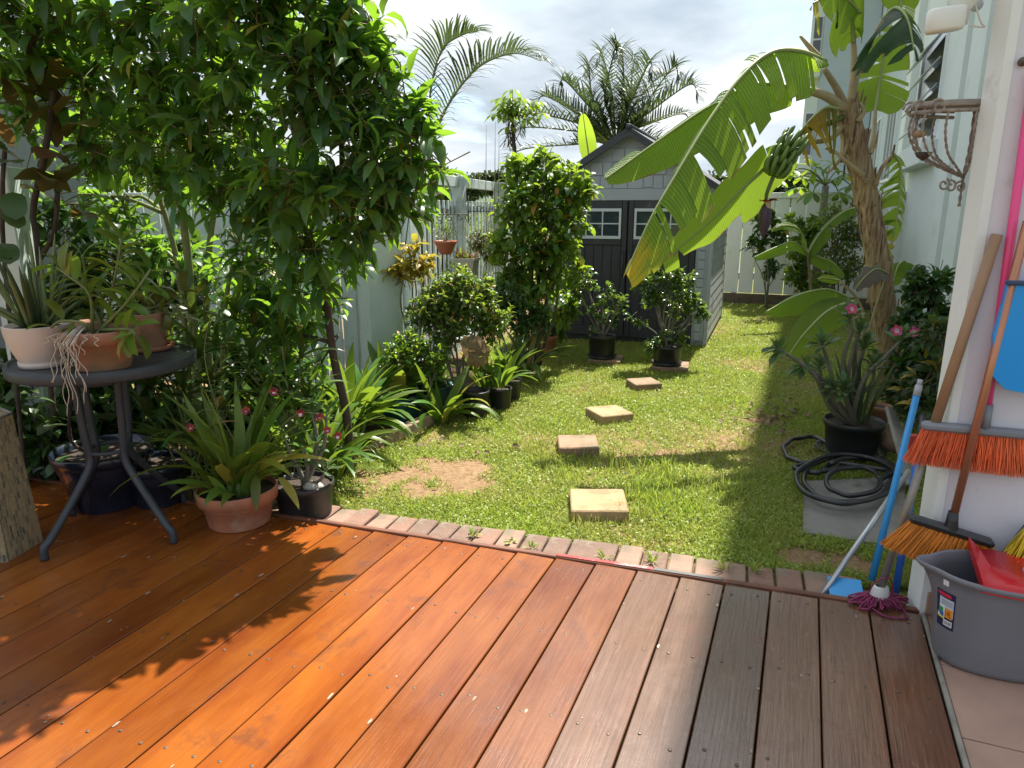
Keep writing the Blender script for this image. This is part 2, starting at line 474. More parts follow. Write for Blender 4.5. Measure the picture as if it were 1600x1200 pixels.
M_['leaf_snake'] = leafmat('leaf_snake', (0.11, 0.16, 0.06), (0.16, 0.22, 0.07), rough=0.45, tfac=0.1)
M_['leaf_dead'] = leafmat('leaf_dead', (0.22, 0.15, 0.09), (0.3, 0.2, 0.1), rough=0.7, tfac=0.2)
M_['grass'] = leafmat('grass_blades', (0.25, 0.325, 0.055), (0.52, 0.66, 0.07), rough=0.5, tfac=0.4, vv=0.4, hv=0.04, yellow=(0.30, 0.25, 0.08), yfac=0.12)
M_['clover'] = leafmat('clover', (0.23, 0.31, 0.055), (0.48, 0.58, 0.06), rough=0.5, tfac=0.3, vv=0.4)
def patchy(m, col2, scale, fac=.6):
    """lawn: some areas drier and yellower than others"""
    n, l = m.node_tree.nodes, m.node_tree.links
    tc = n.new('ShaderNodeTexCoord'); nz = n.new('ShaderNodeTexNoise'); nz.inputs['Scale'].default_value = scale; nz.inputs['Detail'].default_value = 6; nz.inputs['Roughness'].default_value = .65
    l.new(tc.outputs['Object'], nz.inputs['Vector'])
    r = n.new('ShaderNodeMapRange'); r.inputs['From Min'].default_value = .42; r.inputs['From Max'].default_value = .66; r.inputs['To Max'].default_value = fac; l.new(nz.outputs['Fac'], r.inputs[0])
    for nd in list(n):
        if nd.type in ('BSDF_PRINCIPLED', 'BSDF_TRANSLUCENT'):
            s = nd.inputs['Base Color' if nd.type == 'BSDF_PRINCIPLED' else 'Color']; src = s.links[0].from_socket
            mx = n.new('ShaderNodeMix'); mx.data_type = 'RGBA'; mx.inputs['B'].default_value = c4(col2); l.new(r.outputs[0], mx.inputs['Factor']); l.new(src, mx.inputs['A']); l.new(mx.outputs['Result'], s)
patchy(M_['grass'], (.40, .36, .11), 1.9, .55); patchy(M_['clover'], (.34, .36, .09), 2.3, .5)
M_['petal_pink'] = leafmat('petal_pink', (0.62, 0.08, 0.22), (0.8, 0.15, 0.3), rough=0.5, tfac=0.3, vv=0.15)
M_['petal_pale'] = leafmat('petal_pale', (0.8, 0.55, 0.62), (0.8, 0.6, 0.65), rough=0.5, tfac=0.3, vv=0.1)
M_['petal_wine'] = leafmat('petal_wine', (0.30, 0.02, 0.035), (0.4, 0.03, 0.05), rough=0.5, tfac=0.2)
M_['petal_white'] = leafmat('petal_white', (0.78, 0.72, 0.72), (0.8, 0.75, 0.75), rough=0.5, tfac=0.3, vv=0.1)
M_['bark'] = pbr('bark', (0.13, 0.10, 0.07), 0.85, var=0.55, vscale=14, bump=0.6, bscale=40, stretch=(1, 1, .3))
M_['bark_dark'] = pbr('bark_dark', (0.07, 0.05, 0.04), 0.85, var=0.5, vscale=18, bump=0.6, bscale=40)
M_['stem_green'] = pbr('stem_green', (0.16, 0.19, 0.06), 0.5, var=0.4, vscale=20, bump=0.15)
M_['stem_grey'] = pbr('stem_grey', (0.20, 0.19, 0.15), 0.7, var=0.4, vscale=30, bump=0.3)
M_['twig'] = pbr('twig', (0.14, 0.13, 0.06), 0.7, var=0.4, vscale=20)
M_['root'] = pbr('aerial_root', (0.55, 0.47, 0.38), 0.7, var=0.35, vscale=40)
M_['terracotta'] = pbr('terracotta', (0.42, 0.17, 0.09), 0.75, var=0.3, vscale=7, bump=0.12, bscale=90, dirt=((0.40, 0.29, 0.22), 5, 0.56))
M_['terracotta_old'] = pbr('terracotta_mossy', (0.36, 0.17, 0.10), 0.8, var=0.35, vscale=7, bump=0.15, bscale=90, dirt=((0.16, 0.14, 0.07), 6, 0.52))
M_['black_plastic'] = pbr('black_plastic', (0.022, 0.023, 0.026), 0.42, var=0.3, vscale=8, bump=0.05, bscale=120, dirt=((0.10, 0.09, 0.075), 7, 0.62))
M_['soil'] = pbr('soil', (0.06, 0.042, 0.03), 0.95, var=0.5, vscale=40, bump=0.9, bscale=90)
M_['white_plastic'] = pbr('white_plastic', (0.68, 0.68, 0.66), 0.45, var=0.15, vscale=9, dirt=((0.4, 0.37, 0.3), 6, 0.63))
M_['steel_grey'] = pbr('steel_grey', (0.045, 0.052, 0.06), 0.42, metal=0.0, spec=.35, var=0.25, vscale=10, bump=0.04, bscale=200, dirt=((0.25, 0.25, 0.24), 14, 0.64))
# ================================================================== SETTING
from mathutils import noise as mnoise
def ell(x, y, c, ra, rb, an=0.0):
    dx, dy = x - c[0], y - c[1]
    a = dx * math.cos(an) + dy * math.sin(an); b_ = -dx * math.sin(an) + dy * math.cos(an)
    return math.sqrt((a / ra) ** 2 + (b_ / rb) ** 2)
PATCH = P(680, 738, LAWN); PATCH2 = P(1045, 848, LAWN); PATCH3 = P(1330, 872, LAWN); PATCH4 = P(1190, 655, LAWN)
BED = [P(430, 800, LAWN), P(560, 700, LAWN), P(715, 632, LAWN), P(850, 575, LAWN)]
def bare(x, y):
    """1 on bare soil, 0 on full grass"""
    nz = mnoise.fractal((x * 2.3, y * 2.3, 0.3), 1.0, 2.0, 5) * 0.55
    nf = mnoise.fractal((x * 7, y * 7, 4.3), 1.0, 2.0, 4) * 0.3
    s = 0.0
    for c, ra, rb, an in ((PATCH, .46, .30, .3), (PATCH2, .12, .07, 0), (PATCH3, .26, .13, 0), (PATCH4, .16, .08, 0)):
        d = ell(x, y, c, ra, rb, an)
        s = max(s, min(1, max(0, (1.30 + 1.3 * nz + 1.6 * nf - d) / 0.75)))
    # planting bed along the fence
    for a, b in zip(BED[:-1], BED[1:]):
        t = max(0, min(1, ((x - a.x) * (b.x - a.x) + (y - a.y) * (b.y - a.y)) / ((b.x - a.x) ** 2 + (b.y - a.y) ** 2)))
        if 0 < t < 1 or a is BED[0]:
            cr = (b.x - a.x) * (y - a.y) - (b.y - a.y) * (x - a.x)
            dd = cr / math.hypot(b.x - a.x, b.y - a.y)      # >0 on the fence side
            s = max(s, min(1, max(0, (dd + 0.03 + nz * .15) / 0.10)))
    base = 0.27 + 0.6 * (mnoise.fractal((x * 1.1, y * 1.1, 9.0), 1.0, 2.0, 5)) + nf * .6
    return max(s, min(0.85, max(0, base)))

def bedf(x, y):
    """1 in the planting bed and, as painted shade, under the deck: dark mulch"""
    s = 1.0 if (x < BED[0].x and y < 4.6 and x > -3) else 0.0
    ea, eb = P(450, 808), P(1437, 955)
    if (eb.x - ea.x) * (y - ea.y) - (eb.y - ea.y) * (x - ea.x) < 0: return 1.0     # under the deck: shade painted into the ground colour
    nz = mnoise.fractal((x * 5, y * 5, 2.3), 1.0, 2.0, 4) * .08
    for a, b in zip(BED[:-1], BED[1:]):
        t = ((x - a.x) * (b.x - a.x) + (y - a.y) * (b.y - a.y)) / ((b.x - a.x) ** 2 + (b.y - a.y) ** 2)
        if 0 <= t <= 1:
            cr = (b.x - a.x) * (y - a.y) - (b.y - a.y) * (x - a.x)
            dd = cr / math.hypot(b.x - a.x, b.y - a.y)
            if dd < 1.6: s = max(s, min(1, max(0, (dd + nz) / .08)))
    return s
def axis_pts(a, b, st, far):
    p = list(np.arange(a, b + 1e-6, st)); d = st; lo, hi = [], []
    x = a
    while x > -far: d *= 1.35; x -= d; lo.append(x)
    d = st; x = b
    while x < far: d *= 1.35; x += d; hi.append(x)
    return lo[::-1] + p + hi
gx, gy = axis_pts(-2.4, 4.4, .06, 900), axis_pts(1.8, 11.4, .06, 900)
nx_, ny_ = len(gx), len(gy)
gv, gb, gbed = [], [], []
for y in gy:
    for x in gx:
        near = -3 < x < 5 and 1.5 < y < 12
        z = LAWN
        if near: z += 0.010 * mnoise.fractal((x * 3, y * 3, 1), 1, 2, 4) - 0.012
        else: z -= 0.02
        gv.append((x, y, z)); gb.append(bare(x, y) if near else 0.0); gbed.append(bedf(x, y) if near else 0.0)
fl = []
for j in range(ny_ - 1):
    for i in range(nx_ - 1):
        fl += [j * nx_ + i, j * nx_ + i + 1, (j + 1) * nx_ + i + 1, (j + 1) * nx_ + i]
mg, n, l, b = nt('lawn_soil')
at = node(n, 'ShaderNodeAttribute', attribute_name='bare')
tc = node(n, 'ShaderNodeTexCoord')
n1 = node(n, 'ShaderNodeTexNoise', {'Scale': 38, 'Detail': 8, 'Roughness': 0.7}); l.new(tc.outputs['Object'], n1.inputs[0])
n2 = node(n, 'ShaderNodeTexNoise', {'Scale': 3.0, 'Detail': 6}); l.new(tc.outputs['Object'], n2.inputs[0])
soilc = node(n, 'ShaderNodeValToRGB'); l.new(n1.outputs['Fac'], soilc.inputs[0])
soilc.color_ramp.elements[0].position = .3; soilc.color_ramp.elements[0].color = (.13, .075, .04, 1)
soilc.color_ramp.elements[1].position = .68; soilc.color_ramp.elements[1].color = (.30, .20, .112, 1)
grc = node(n, 'ShaderNodeValToRGB'); l.new(n1.outputs['Fac'], grc.inputs[0])
grc.color_ramp.elements[0].position = .3; grc.color_ramp.elements[0].color = (.06, .075, .02, 1)
grc.color_ramp.elements[1].position = .7; grc.color_ramp.elements[1].color = (.21, .22, .06, 1)
mx = node(n, 'ShaderNodeMix', data_type='RGBA')
mr = node(n, 'ShaderNodeMapRange', {'From Min': .25, 'From Max': .7}); l.new(at.outputs['Fac'], mr.inputs[0])
l.new(mr.outputs[0], mx.inputs['Factor']); l.new(grc.outputs[0], mx.inputs['A']); l.new(soilc.outputs[0], mx.inputs['B'])
at2 = node(n, 'ShaderNodeAttribute', attribute_name='bed'); mulch_shade = node(n, 'ShaderNodeMix', data_type='RGBA', blend_type='MULTIPLY'); mulch_shade.inputs['Factor'].default_value = 1; l.new(soilc.outputs[0], mulch_shade.inputs['A']); mulch_shade.inputs['B'].default_value = (.22, .2, .19, 1)
mxb = node(n, 'ShaderNodeMix', data_type='RGBA'); l.new(at2.outputs['Fac'], mxb.inputs['Factor']); l.new(mx.outputs['Result'], mxb.inputs['A']); l.new(mulch_shade.outputs['Result'], mxb.inputs['B'])
l.new(mxb.outputs['Result'], b.inputs['Base Color']); b.inputs['Roughness'].default_value = .95; b.inputs['Specular IOR Level'].default_value = .15
bp = node(n, 'ShaderNodeBump', {'Strength': .8, 'Distance': .012}); l.new(n1.outputs['Fac'], bp.inputs['Height']); l.new(bp.outputs[0], b.inputs['Normal'])
me = npmesh('lawn', np.array(gv), (np.array(fl), np.full(len(fl) // 4, 4)), mg)
cb_ = me.attributes.new('bed', 'FLOAT', 'POINT'); cb_.data.foreach_set('value', np.array(gbed, dtype=np.float32))
ca = me.attributes.new('bare', 'FLOAT', 'POINT'); ca.data.foreach_set('value', np.array(gb, dtype=np.float32))
lawn = link('lawn', me); lawn['kind'] = 'structure'

# ---- deck of wide hardwood planks
def uvof(p): return (p.x * U.x + p.y * U.y, p.x * V.x + p.y * V.y)
e0, e1 = uvof(P(450, 808)), uvof(P(1437, 955))
VR = e1[1]
def u_end(v): return e1[0] + (e0[0] - e1[0]) * (v - e1[1]) / (e0[1] - e1[1])
PW = (uvof(P(1435, 954))[1] - uvof(P(930, 880))[1]) / 7.0
def wood_deck():
    m, n, l, b = nt('deck_wood')
    tc = node(n, 'ShaderNodeTexCoord'); oi = node(n, 'ShaderNodeObjectInfo')
    aw = node(n, 'ShaderNodeAttribute', attribute_name='wear', attribute_type='OBJECT')
    off = node(n, 'ShaderNodeVectorMath', operation='ADD')
    sc = node(n, 'ShaderNodeVectorMath', operation='SCALE'); sc.inputs[3].default_value = 37.0
    cb = node(n, 'ShaderNodeCombineXYZ'); l.new(oi.outputs['Random'], cb.inputs[0]); l.new(oi.outputs['Random'], cb.inputs[1])
    l.new(cb.outputs[0], sc.inputs[0]); l.new(tc.outputs['Object'], off.inputs[0]); l.new(sc.outputs[0], off.inputs[1])
    mg_ = node(n, 'ShaderNodeMapping'); mg_.inputs['Scale'].default_value = (55, 2.2, 4); l.new(off.outputs[0], mg_.inputs[0])
    gr = node(n, 'ShaderNodeTexNoise', {'Scale': 2.0, 'Detail': 7, 'Roughness': .6, 'Distortion': .6}); l.new(mg_.outputs[0], gr.inputs[0])
    mb_ = node(n, 'ShaderNodeMapping'); mb_.inputs['Scale'].default_value = (5, 1.2, 1); l.new(off.outputs[0], mb_.inputs[0])
    bl = node(n, 'ShaderNodeTexNoise', {'Scale': 1.6, 'Detail': 5, 'Roughness': .55}); l.new(mb_.outputs[0], bl.inputs[0])
    st = node(n, 'ShaderNodeTexNoise', {'Scale': 5.0, 'Detail': 9, 'Roughness': .7, 'Distortion': .4}); l.new(off.outputs[0], st.inputs[0])
    # stained (new) and worn (old) colours
    r1 = node(n, 'ShaderNodeValToRGB'); l.new(bl.outputs['Fac'], r1.inputs[0])
    e = r1.color_ramp.elements
    e[0].position = .28; e[0].color = (.150, .030, .005, 1); e[1].position = .68; e[1].color = (.275, .080, .010, 1)
    r2 = node(n, 'ShaderNodeValToRGB'); l.new(bl.outputs['Fac'], r2.inputs[0])
    e = r2.color_ramp.elements
    e[0].position = .3; e[0].color = (.125, .052, .028, 1); e[1].position = .7; e[1].color = (.19, .09, .05, 1)
    mw = node(n, 'ShaderNodeMix', data_type='RGBA'); l.new(aw.outputs['Fac'], mw.inputs['Factor']); l.new(r1.outputs[0], mw.inputs['A']); l.new(r2.outputs[0], mw.inputs['B'])
    ag = node(n, 'ShaderNodeAttribute', attribute_name='grey', attribute_type='OBJECT'); mgr = node(n, 'ShaderNodeMix', data_type='RGBA'); mgr.inputs['B'].default_value = (.115, .078, .058, 1); gm_ = node(n, 'ShaderNodeMath', operation='MULTIPLY'); gm_.inputs[1].default_value = .75; l.new(ag.outputs['Fac'], gm_.inputs[0]); l.new(gm_.outputs[0], mgr.inputs['Factor']); l.new(mw.outputs['Result'], mgr.inputs['A']); mw = mgr  # grey of the middle boards: sky glare put into the base colour
    # per plank tone
    hv = node(n, 'ShaderNodeHueSaturation'); l.new(mw.outputs['Result'], hv.inputs['Color'])
    mv = node(n, 'ShaderNodeMapRange', {'To Min': .78, 'To Max': 1.18}); l.new(oi.outputs['Random'], mv.inputs[0]); l.new(mv.outputs[0], hv.inputs['Value'])
    # grain
    mgm = node(n, 'ShaderNodeMix', data_type='RGBA', blend_type='MULTIPLY'); gwr = node(n, 'ShaderNodeMapRange', {'To Min': .17, 'To Max': .6}); l.new(aw.outputs['Fac'], gwr.inputs[0]); l.new(gwr.outputs[0], mgm.inputs['Factor'])
    rg = node(n, 'ShaderNodeMapRange', {'From Min': .3, 'From Max': .7, 'To Min': .42, 'To Max': 1.3}); l.new(gr.outputs['Fac'], rg.inputs[0])
    l.new(hv.outputs[0], mgm.inputs['A']); l.new(rg.outputs[0], mgm.inputs['B'])
    # dark damp stains and pale scuffs
    rs = node(n, 'ShaderNodeMapRange', {'From Min': .56, 'From Max': .66, 'To Max': .65}); l.new(st.outputs['Fac'], rs.inputs[0])
    md = node(n, 'ShaderNodeMix', data_type='RGBA'); md.inputs['B'].default_value = (.10, .03, .012, 1); l.new(rs.outputs[0], md.inputs['Factor']); l.new(mgm.outputs['Result'], md.inputs['A'])
    ms_ = node(n, 'ShaderNodeMapping'); ms_.inputs['Scale'].default_value = (30, 5, 1); ms_.inputs['Rotation'].default_value = (0, 0, .25); l.new(off.outputs[0], ms_.inputs[0])
    sf = node(n, 'ShaderNodeTexNoise', {'Scale': 2.2, 'Detail': 8, 'Roughness': .75}); l.new(ms_.outputs[0], sf.inputs[0])
    rf = node(n, 'ShaderNodeMapRange', {'From Min': .60, 'From Max': .72, 'To Max': .55}); l.new(sf.outputs['Fac'], rf.inputs[0])
    rfm = node(n, 'ShaderNodeMath', operation='MULTIPLY'); l.new(rf.outputs[0], rfm.inputs[0])
    wr = node(n, 'ShaderNodeMapRange', {'To Min': .25, 'To Max': 1.0}); l.new(aw.outputs['Fac'], wr.inputs[0]); l.new(wr.outputs[0], rfm.inputs[1])
    mf = node(n, 'ShaderNodeMix', data_type='RGBA'); mf.inputs['B'].default_value = (.34, .25, .19, 1); l.new(rfm.outputs[0], mf.inputs['Factor']); l.new(md.outputs['Result'], mf.inputs['A'])
    l.new(mf.outputs['Result'], b.inputs['Base Color'])
    rr = node(n, 'ShaderNodeMapRange', {'From Min': .3, 'From Max': .7, 'To Min': .11, 'To Max': .34}); l.new(st.outputs['Fac'], rr.inputs[0]); wrr = node(n, 'ShaderNodeMapRange', {'To Min': .95, 'To Max': .85}); l.new(aw.outputs['Fac'], wrr.inputs[0]); rm_ = node(n, 'ShaderNodeMath', operation='MULTIPLY'); l.new(rr.outputs[0], rm_.inputs[0]); l.new(wrr.outputs[0], rm_.inputs[1]); l.new(rm_.outputs[0], b.inputs['Roughness'])
    wsp = node(n, 'ShaderNodeMapRange', {'To Min': .5, 'To Max': .9}); l.new(aw.outputs['Fac'], wsp.inputs[0]); l.new(wsp.outputs[0], b.inputs['Specular IOR Level'])
    bp = node(n, 'ShaderNodeBump', {'Strength': .3, 'Distance': .004}); l.new(gr.outputs['Fac'], bp.inputs['Height'])
    bp2 = node(n, 'ShaderNodeBump', {'Strength': .12, 'Distance': .01}); l.new(st.outputs['Fac'], bp2.inputs['Height']); l.new(bp.outputs[0], bp2.inputs['Normal']); l.new(bp2.outputs[0], b.inputs['Normal'])
    return m
M_['deck'] = wood_deck()
deck = thing('deck', kind='structure')
pm = MB().cbox((0, -2.4, -0.015), (PW / 2 - 0.0028, 2.4, 0.015), ch=0.0025).mesh('deck_plank', M_['deck'])
screws = MB(); scrm = pbr('screw_steel', (.16, .12, .09), .5, metal=.5, var=.6, vscale=3)
npl = int((VR + 5.0) / PW)
for i in range(npl):
    v = VR - PW * (i + .5)
    ue = u_end(v) - .012 + rnd.uniform(-.002, .002)
    pos = UV(ue, v, rnd.uniform(-.0015, .0008))
    o = link('deck_plank', pm, deck, M=Matrix.Translation(pos) @ Matrix.Rotation(-AZ + rnd.uniform(-.0012, .0012), 4, 'Z'))
    w = (1.0, 1.0, .9, .85, .8, .75, .45, .35, .25, .15)[i] if i < 10 else .05
    o['wear'] = float(w); o['grey'] = float((0, .1, .35, .8, 1.0, .85, .25)[i] if i < 7 else 0)
    for k in range(7):
        for sgn in (-1, 1):
            q = UV(ue - .07 - .41 * k + rnd.uniform(-.02, .02), v + sgn * (PW * .27 + rnd.uniform(-.008, .008)))
            screws.lathe([(.0052, .0002), (.005, .0012), (.0018, .0009), (0.0001, .0006)], q, 9)
setp(screws.build('screw', scrm, deck), kind='stuff')
chips = MB()                                                # varnish flaked off round some screws and along a few edges
for k in range(150):
    i = rnd.randint(0, npl - 1); v = VR - PW * (i + .5); kk = rnd.randint(0, 5)
    c = UV(u_end(v) - .082 - .41 * kk + rnd.gauss(0, .02), v + rnd.choice((-1, 1)) * PW * .27 + rnd.gauss(0, .012), .0014)
    if k % 3 == 0: c = UV(u_end(v) - rnd.uniform(.05, 2.2), v + rnd.choice((-1, 1)) * (PW * .5 - .008), .0012)
    a0 = rnd.uniform(0, 6.28); rr = rnd.uniform(.002, .0065); st = rnd.uniform(1, 3.5)
    chips.add([c + U * (rr * st * rnd.uniform(.5, 1) * math.cos(a)) + V * (rr * rnd.uniform(.5, 1) * math.sin(a)) for a in np.linspace(0, 5.5, 8)], [list(range(8))])
setp(chips.build('varnish_chip', pbr('bare_wood_chip', (.40, .30, .22), .8, var=.5, vscale=4), deck), kind='stuff')
EDm = pbr('edge_trim_paint', (.17, .06, .03), .6, var=.5, vscale=9, dirt=((.30, .26, .22), 5, .60))
redm = pbr('red_worn_paint', (.42, .05, .045), .7, var=.5, vscale=22, dirt=((.36, .33, .31), 9, .52), bump=.3)
greym = pbr('grey_metal_strip', (.09, .088, .085), .55, var=.4, vscale=12)
a, b_ = UV(u_end(VR) + .004, VR, -.006), UV(u_end(-5) + .004, -5, -.006)
MB().bar(a, b_, .024, .026, ch=.003).build('edge_trim', EDm, deck)
q0, q1 = uvof(P(1020, 893)), uvof(P(872, 866))
MB().bar(UV(u_end(q0[1]) + .006, q0[1], .0085), UV(u_end(q1[1]) + .006, q1[1], .0085), .02, .0035, ch=.001).build('red_strip', redm, deck)
q0, q1 = uvof(P(1130, 909)), uvof(P(1021, 893))
MB().bar(UV(u_end(q0[1]) + .006, q0[1], .0085), UV(u_end(q1[1]) + .006, q1[1], .0085), .02, .003, ch=.001).build('grey_strip', greym, deck)
stripm = pbr('edge_strip_metal', (.36, .33, .28), .5, metal=.3, var=.5, vscale=11, dirt=((.15, .12, .1), 9, .55))
MB().bar(UV(e1[0] - .02, VR + .008, .003), UV(-2.5, VR + .008, .003), .014, .016, ch=.004).build('edge_strip', stripm, deck)

# ---- brick edging between deck and lawn
brm = [pbr('edging_brick', (.255, .145, .105), .9, var=.35, vscale=9, bump=.35, bscale=70, dirt=((.19, .17, .12), 7, .52)),
       pbr('edging_brick_pale', (.29, .185, .135), .9, var=.3, vscale=9, bump=.35, bscale=70, dirt=((.14, .13, .09), 7, .52)),
       pbr('edging_brick_brown', (.19, .12, .09), .9, var=.35, vscale=9, bump=.35, bscale=70, dirt=((.22, .19, .14), 7, .55))]
edging = thing('brick_edging', kind='structure')
ED = (UV(u_end(-5), -5) - UV(u_end(VR), VR)).normalized()          # along the edge, to the left
EN = Vector((-ED.y, ED.x, 0));
if EN.y < 0: EN = -EN
start = UV(u_end(VR), VR) + ED * 0.02
bw = .099
bms = {w: [MB().cbox((0, 0, 0), (w / 2 - .003, .10, .03), ch=.005).mesh('brick', m) for m in brm] for w in (bw, 2 * bw)}
s_, i = 0.14, 0
while s_ < 3.4:
    w = 2 * bw if i in (0, 3, 7) else bw
    c = start + ED * (s_ + w / 2) + EN * (.137 + rnd.uniform(-.008, .008))
    an = math.atan2(ED.y, ED.x) + rnd.uniform(-.02, .02)
    link('brick', rnd.choice(bms[w]), edging, M=Matrix.Translation((c.x, c.y, -.058 + rnd.uniform(-.008, .005))) @ Matrix.Rotation(an, 4, 'Z') @ Matrix.Rotation(rnd.uniform(-.04, .04), 4, 'X') @ Matrix.Rotation(rnd.uniform(-.02, .02), 4, 'Y'))
    s_ += w + .002 + rnd.uniform(0, .003); i += 1

# ---- patio floor of tan tiles
tilem = pbr('patio_tile', (.41, .255, .19), .5, var=.25, vscale=5, bump=.06, bscale=50, dirt=((.26, .17, .12), 4, .56))
groutm = pbr('tile_grout', (.22, .19, .16), .9)
patio = thing('patio_floor', kind='structure')
TS = .335
tm_ = MB().cbox((0, 0, 0), (TS / 2 - .0025, TS / 2 - .0025, .012), ch=.0015).mesh('tile', tilem)
tu0 = uvof(P(1490, 1150))[0]
pz = .002
for iu in range(-8, 3):
    for iv in range(0, 7):
        q = UV(tu0 + TS * (iu + .5), VR + .016 + TS * (iv + .5), pz - .012)
        if iu == 2 and iv == 0 and False: continue
        link('tile', tm_, patio, M=Matrix.Translation(q) @ Matrix.Rotation(-AZ, 4, 'Z'))
MB().prism([tuple(UV(uu, vv)[:2]) for uu, vv in ((-2.5, VR + .016), (2.62, VR + .016), (2.62, 3.2), (-2.5, 3.2))], -.1, -.004).build('grout_bed', groutm, patio)

# ---- near house wall (lavender) behind the brooms
HW = UV(*uvof(P(1437, 956)))
WALL_A, WALL_B = P(1417, 936), P(1437, 956)
lavm = pbr('lavender_wall_paint', (.66, .64, .71), .75, var=.06, vscale=3, bump=.12, bscale=35, dirt=((.50, .48, .52), 6, .58))
whm = pbr('white_wall_paint', (.76, .78, .78), .75, var=.06, vscale=3, bump=.12, bscale=30, dirt=((.5, .5, .47), 5, .58))
house = thing('house_wall', 'pale lavender house wall with white edge behind the leaning brooms', 'wall', (WALL_B.x, WALL_B.y, 0))
WF = V                                                     # the wall face runs along V, to the right
wb = WALL_B; wa = WALL_A
far_r = wb + V * 3.2
MB().prism([tuple(p[:2]) for p in (wb, far_r, far_r + U * .25, wb + U * .25 + V * .06)], -.1, 3.3).build('wall', lavm, house)
side = Vector((wa.x - wb.x, wa.y - wb.y, 0)); nside = Vector((side.y, -side.x, 0)).normalized()
MB().prism([tuple(p[:2]) for p in (wb - U * .003 - V * .003, wa, wa + V * .09 + U * .06, wb + V * .05 + U * .2, wb + V * .022 - U * .003)], -.1, 3.28).build('white_edge', whm, house)
skm = MB()
for k in range(9):
    c = wb + V * (.012 + TS * (k + .5)) - U * .008
    o_ = MB().cbox((c.x, c.y, .042), (TS / 2 - .002, .008, .04), (V, U, Vector((0, 0, 1))), ch=.002).build('skirting_tile', tilem, house)
scr = W(1597, 97, 2.02)
def on_wall(px, py, out=0.0):
    """point of the sight line on the wall face, moved out by so much"""
    d = ray(px, py); nrm = -U
    t = (wb - Vector((0, 0, CAM_H))).dot(nrm) + out
    t = t / d.dot(nrm)
    return Vector((0, 0, CAM_H)) + d * t
sp = on_wall(1597, 97, .004)
MB().tube([sp, sp - U * .012], .012, 12).tube([sp - U * .012, sp - U * .02], .006, 8).build('wall_anchor', pbr('rusty_metal', (.2, .16, .13), .6, metal=.6, var=.5), house)

# ---- the apartment building along the right
bwm = pbr('building_render', (.66, .72, .71), .8, var=.07, vscale=1.2, bump=.1, bscale=18, dirt=((.5, .55, .53), 1.6, .56))
bsm = pbr('building_render_blue', (.44, .52, .59), .8, var=.07, vscale=1.2, bump=.1, bscale=18)
frm = pbr('window_frame_white', (.74, .77, .8), .5, var=.05)
glm, n, l, b = nt('window_glass'); b.inputs['Base Color'].default_value = (.035, .05, .06, 1); b.inputs['Roughness'].default_value = .06; b.inputs['Specular IOR Level'].default_value = .7
bld = thing('apartment_building', 'tall pale white and blue apartment building along the right side of the garden', 'building', UV(9, 1.2, LAWN))
AX = (V, U, Vector((0, 0, 1)))
def ubox(name, u0, u1, v0, v1, z0, z1, mat, par, ch=0.0, mb=None):
    c = UV((u0 + u1) / 2, (v0 + v1) / 2, (z0 + z1) / 2); h = ((v1 - v0) / 2, (u1 - u0) / 2, (z1 - z0) / 2)
    m = (mb or MB()).cbox(c, h, AX, ch)
    return m if mb else m.build(name, mat, par)
BV = 1.22; EAVE = 0.80
ubox('wall', 4.2, 12.2, BV, 3.6, -.2, 11.6, bwm, bld)
ubox('wall', 12.2, 26.0, BV + .22, 3.6, -.2, 11.55, bsm, bld)
ubox('roof_slab', 3.9, 26.2, EAVE, 4.0, 11.6, 11.85, bwm, bld)  # unseen eave, its height and overhang shaped to place the shadow edge
for (u0, u1, d) in ((6.75, 7.35, .10), (7.9, 8.35, .06), (11.75, 12.3, .09)):
    ubox('pilaster', u0, u1, BV - d, BV + .02, -.2, 11.58, bwm, bld)
for z0 in (4.6, 7.4):
    ubox('floor_band', 4.22, 26, BV - .035, BV + .3, z0, z0 + .22, bwm, bld)
# window with tilted glass louvres
def window(u0, u1, z0, z1, vface, nv, nh=1, depth=.1, name='window'):
    f = MB(); t = .05
    for uu in (u0, u1): ubox(0, uu - t / 2, uu + t / 2, vface - .03, vface + .04, z0, z1, None, None, 0, f)
    for zz in (z0, z1): ubox(0, u0 + t / 2, u1 - t / 2, vface - .03, vface + .04, zz - t / 2, zz + t / 2, None, None, 0, f)
    for k in range(1, nv):
        uu = u0 + (u1 - u0) * k / nv; ubox(0, uu - .025, uu + .025, vface - .025, vface + .03, z0 + t / 2, z1 - t / 2, None, None, 0, f)
    o = f.build(name, frm, bld)
    for k in range(nv):
        ua, ub = u0 + (u1 - u0) * k / nv + .027, u0 + (u1 - u0) * (k + 1) / nv - .027
        ubox('pane', ua, ub, vface - .012, vface - .004, z0 + t / 2 + .002, z1 - t / 2 - .002, glm, o)
    return o
wz = lambda py, y: W(800, py, y).z
w1 = window(9.4, 11.3, 2.12, 3.3, BV - .0, 1)
lfm = pbr('louvre_glass', (.36, .42, .45), .25)
lm = MB().cbox((0, 0, 0), (.12, .86, .008), ch=.002).mesh('louvre', lfm)
for k in range(4):
    zz = 2.32 + .27 * k
    q = UV(10.35, BV - .12, zz)
    Rm = Matrix((tuple(V) + (0,), tuple(U) + (0,), (0, 0, 1, 0), (0, 0, 0, 1))).transposed()
    link('louvre', lm, w1, M=Matrix.Translation(q - wloc(w1)) @ Rm @ Matrix.Rotation(R(-50), 4, 'Y'))
ubox('sill', 9.2, 11.5, BV - .16, BV + .02, 1.82, 2.08, bwm, bld, .01)
for zf in (1.9, 4.95, 7.8):
    for (u0, u1) in ((13.0, 15.0), (16.2, 18.2), (20.0, 22.5)):
        window(u0, u1, zf, zf + 1.55, BV + .2, 3)
for zf in (4.95, 7.8):
    window(9.0, 11.2, zf, zf + 1.4, BV, 3)
    window(5.2, 6.4, zf, zf + 1.4, BV, 2)
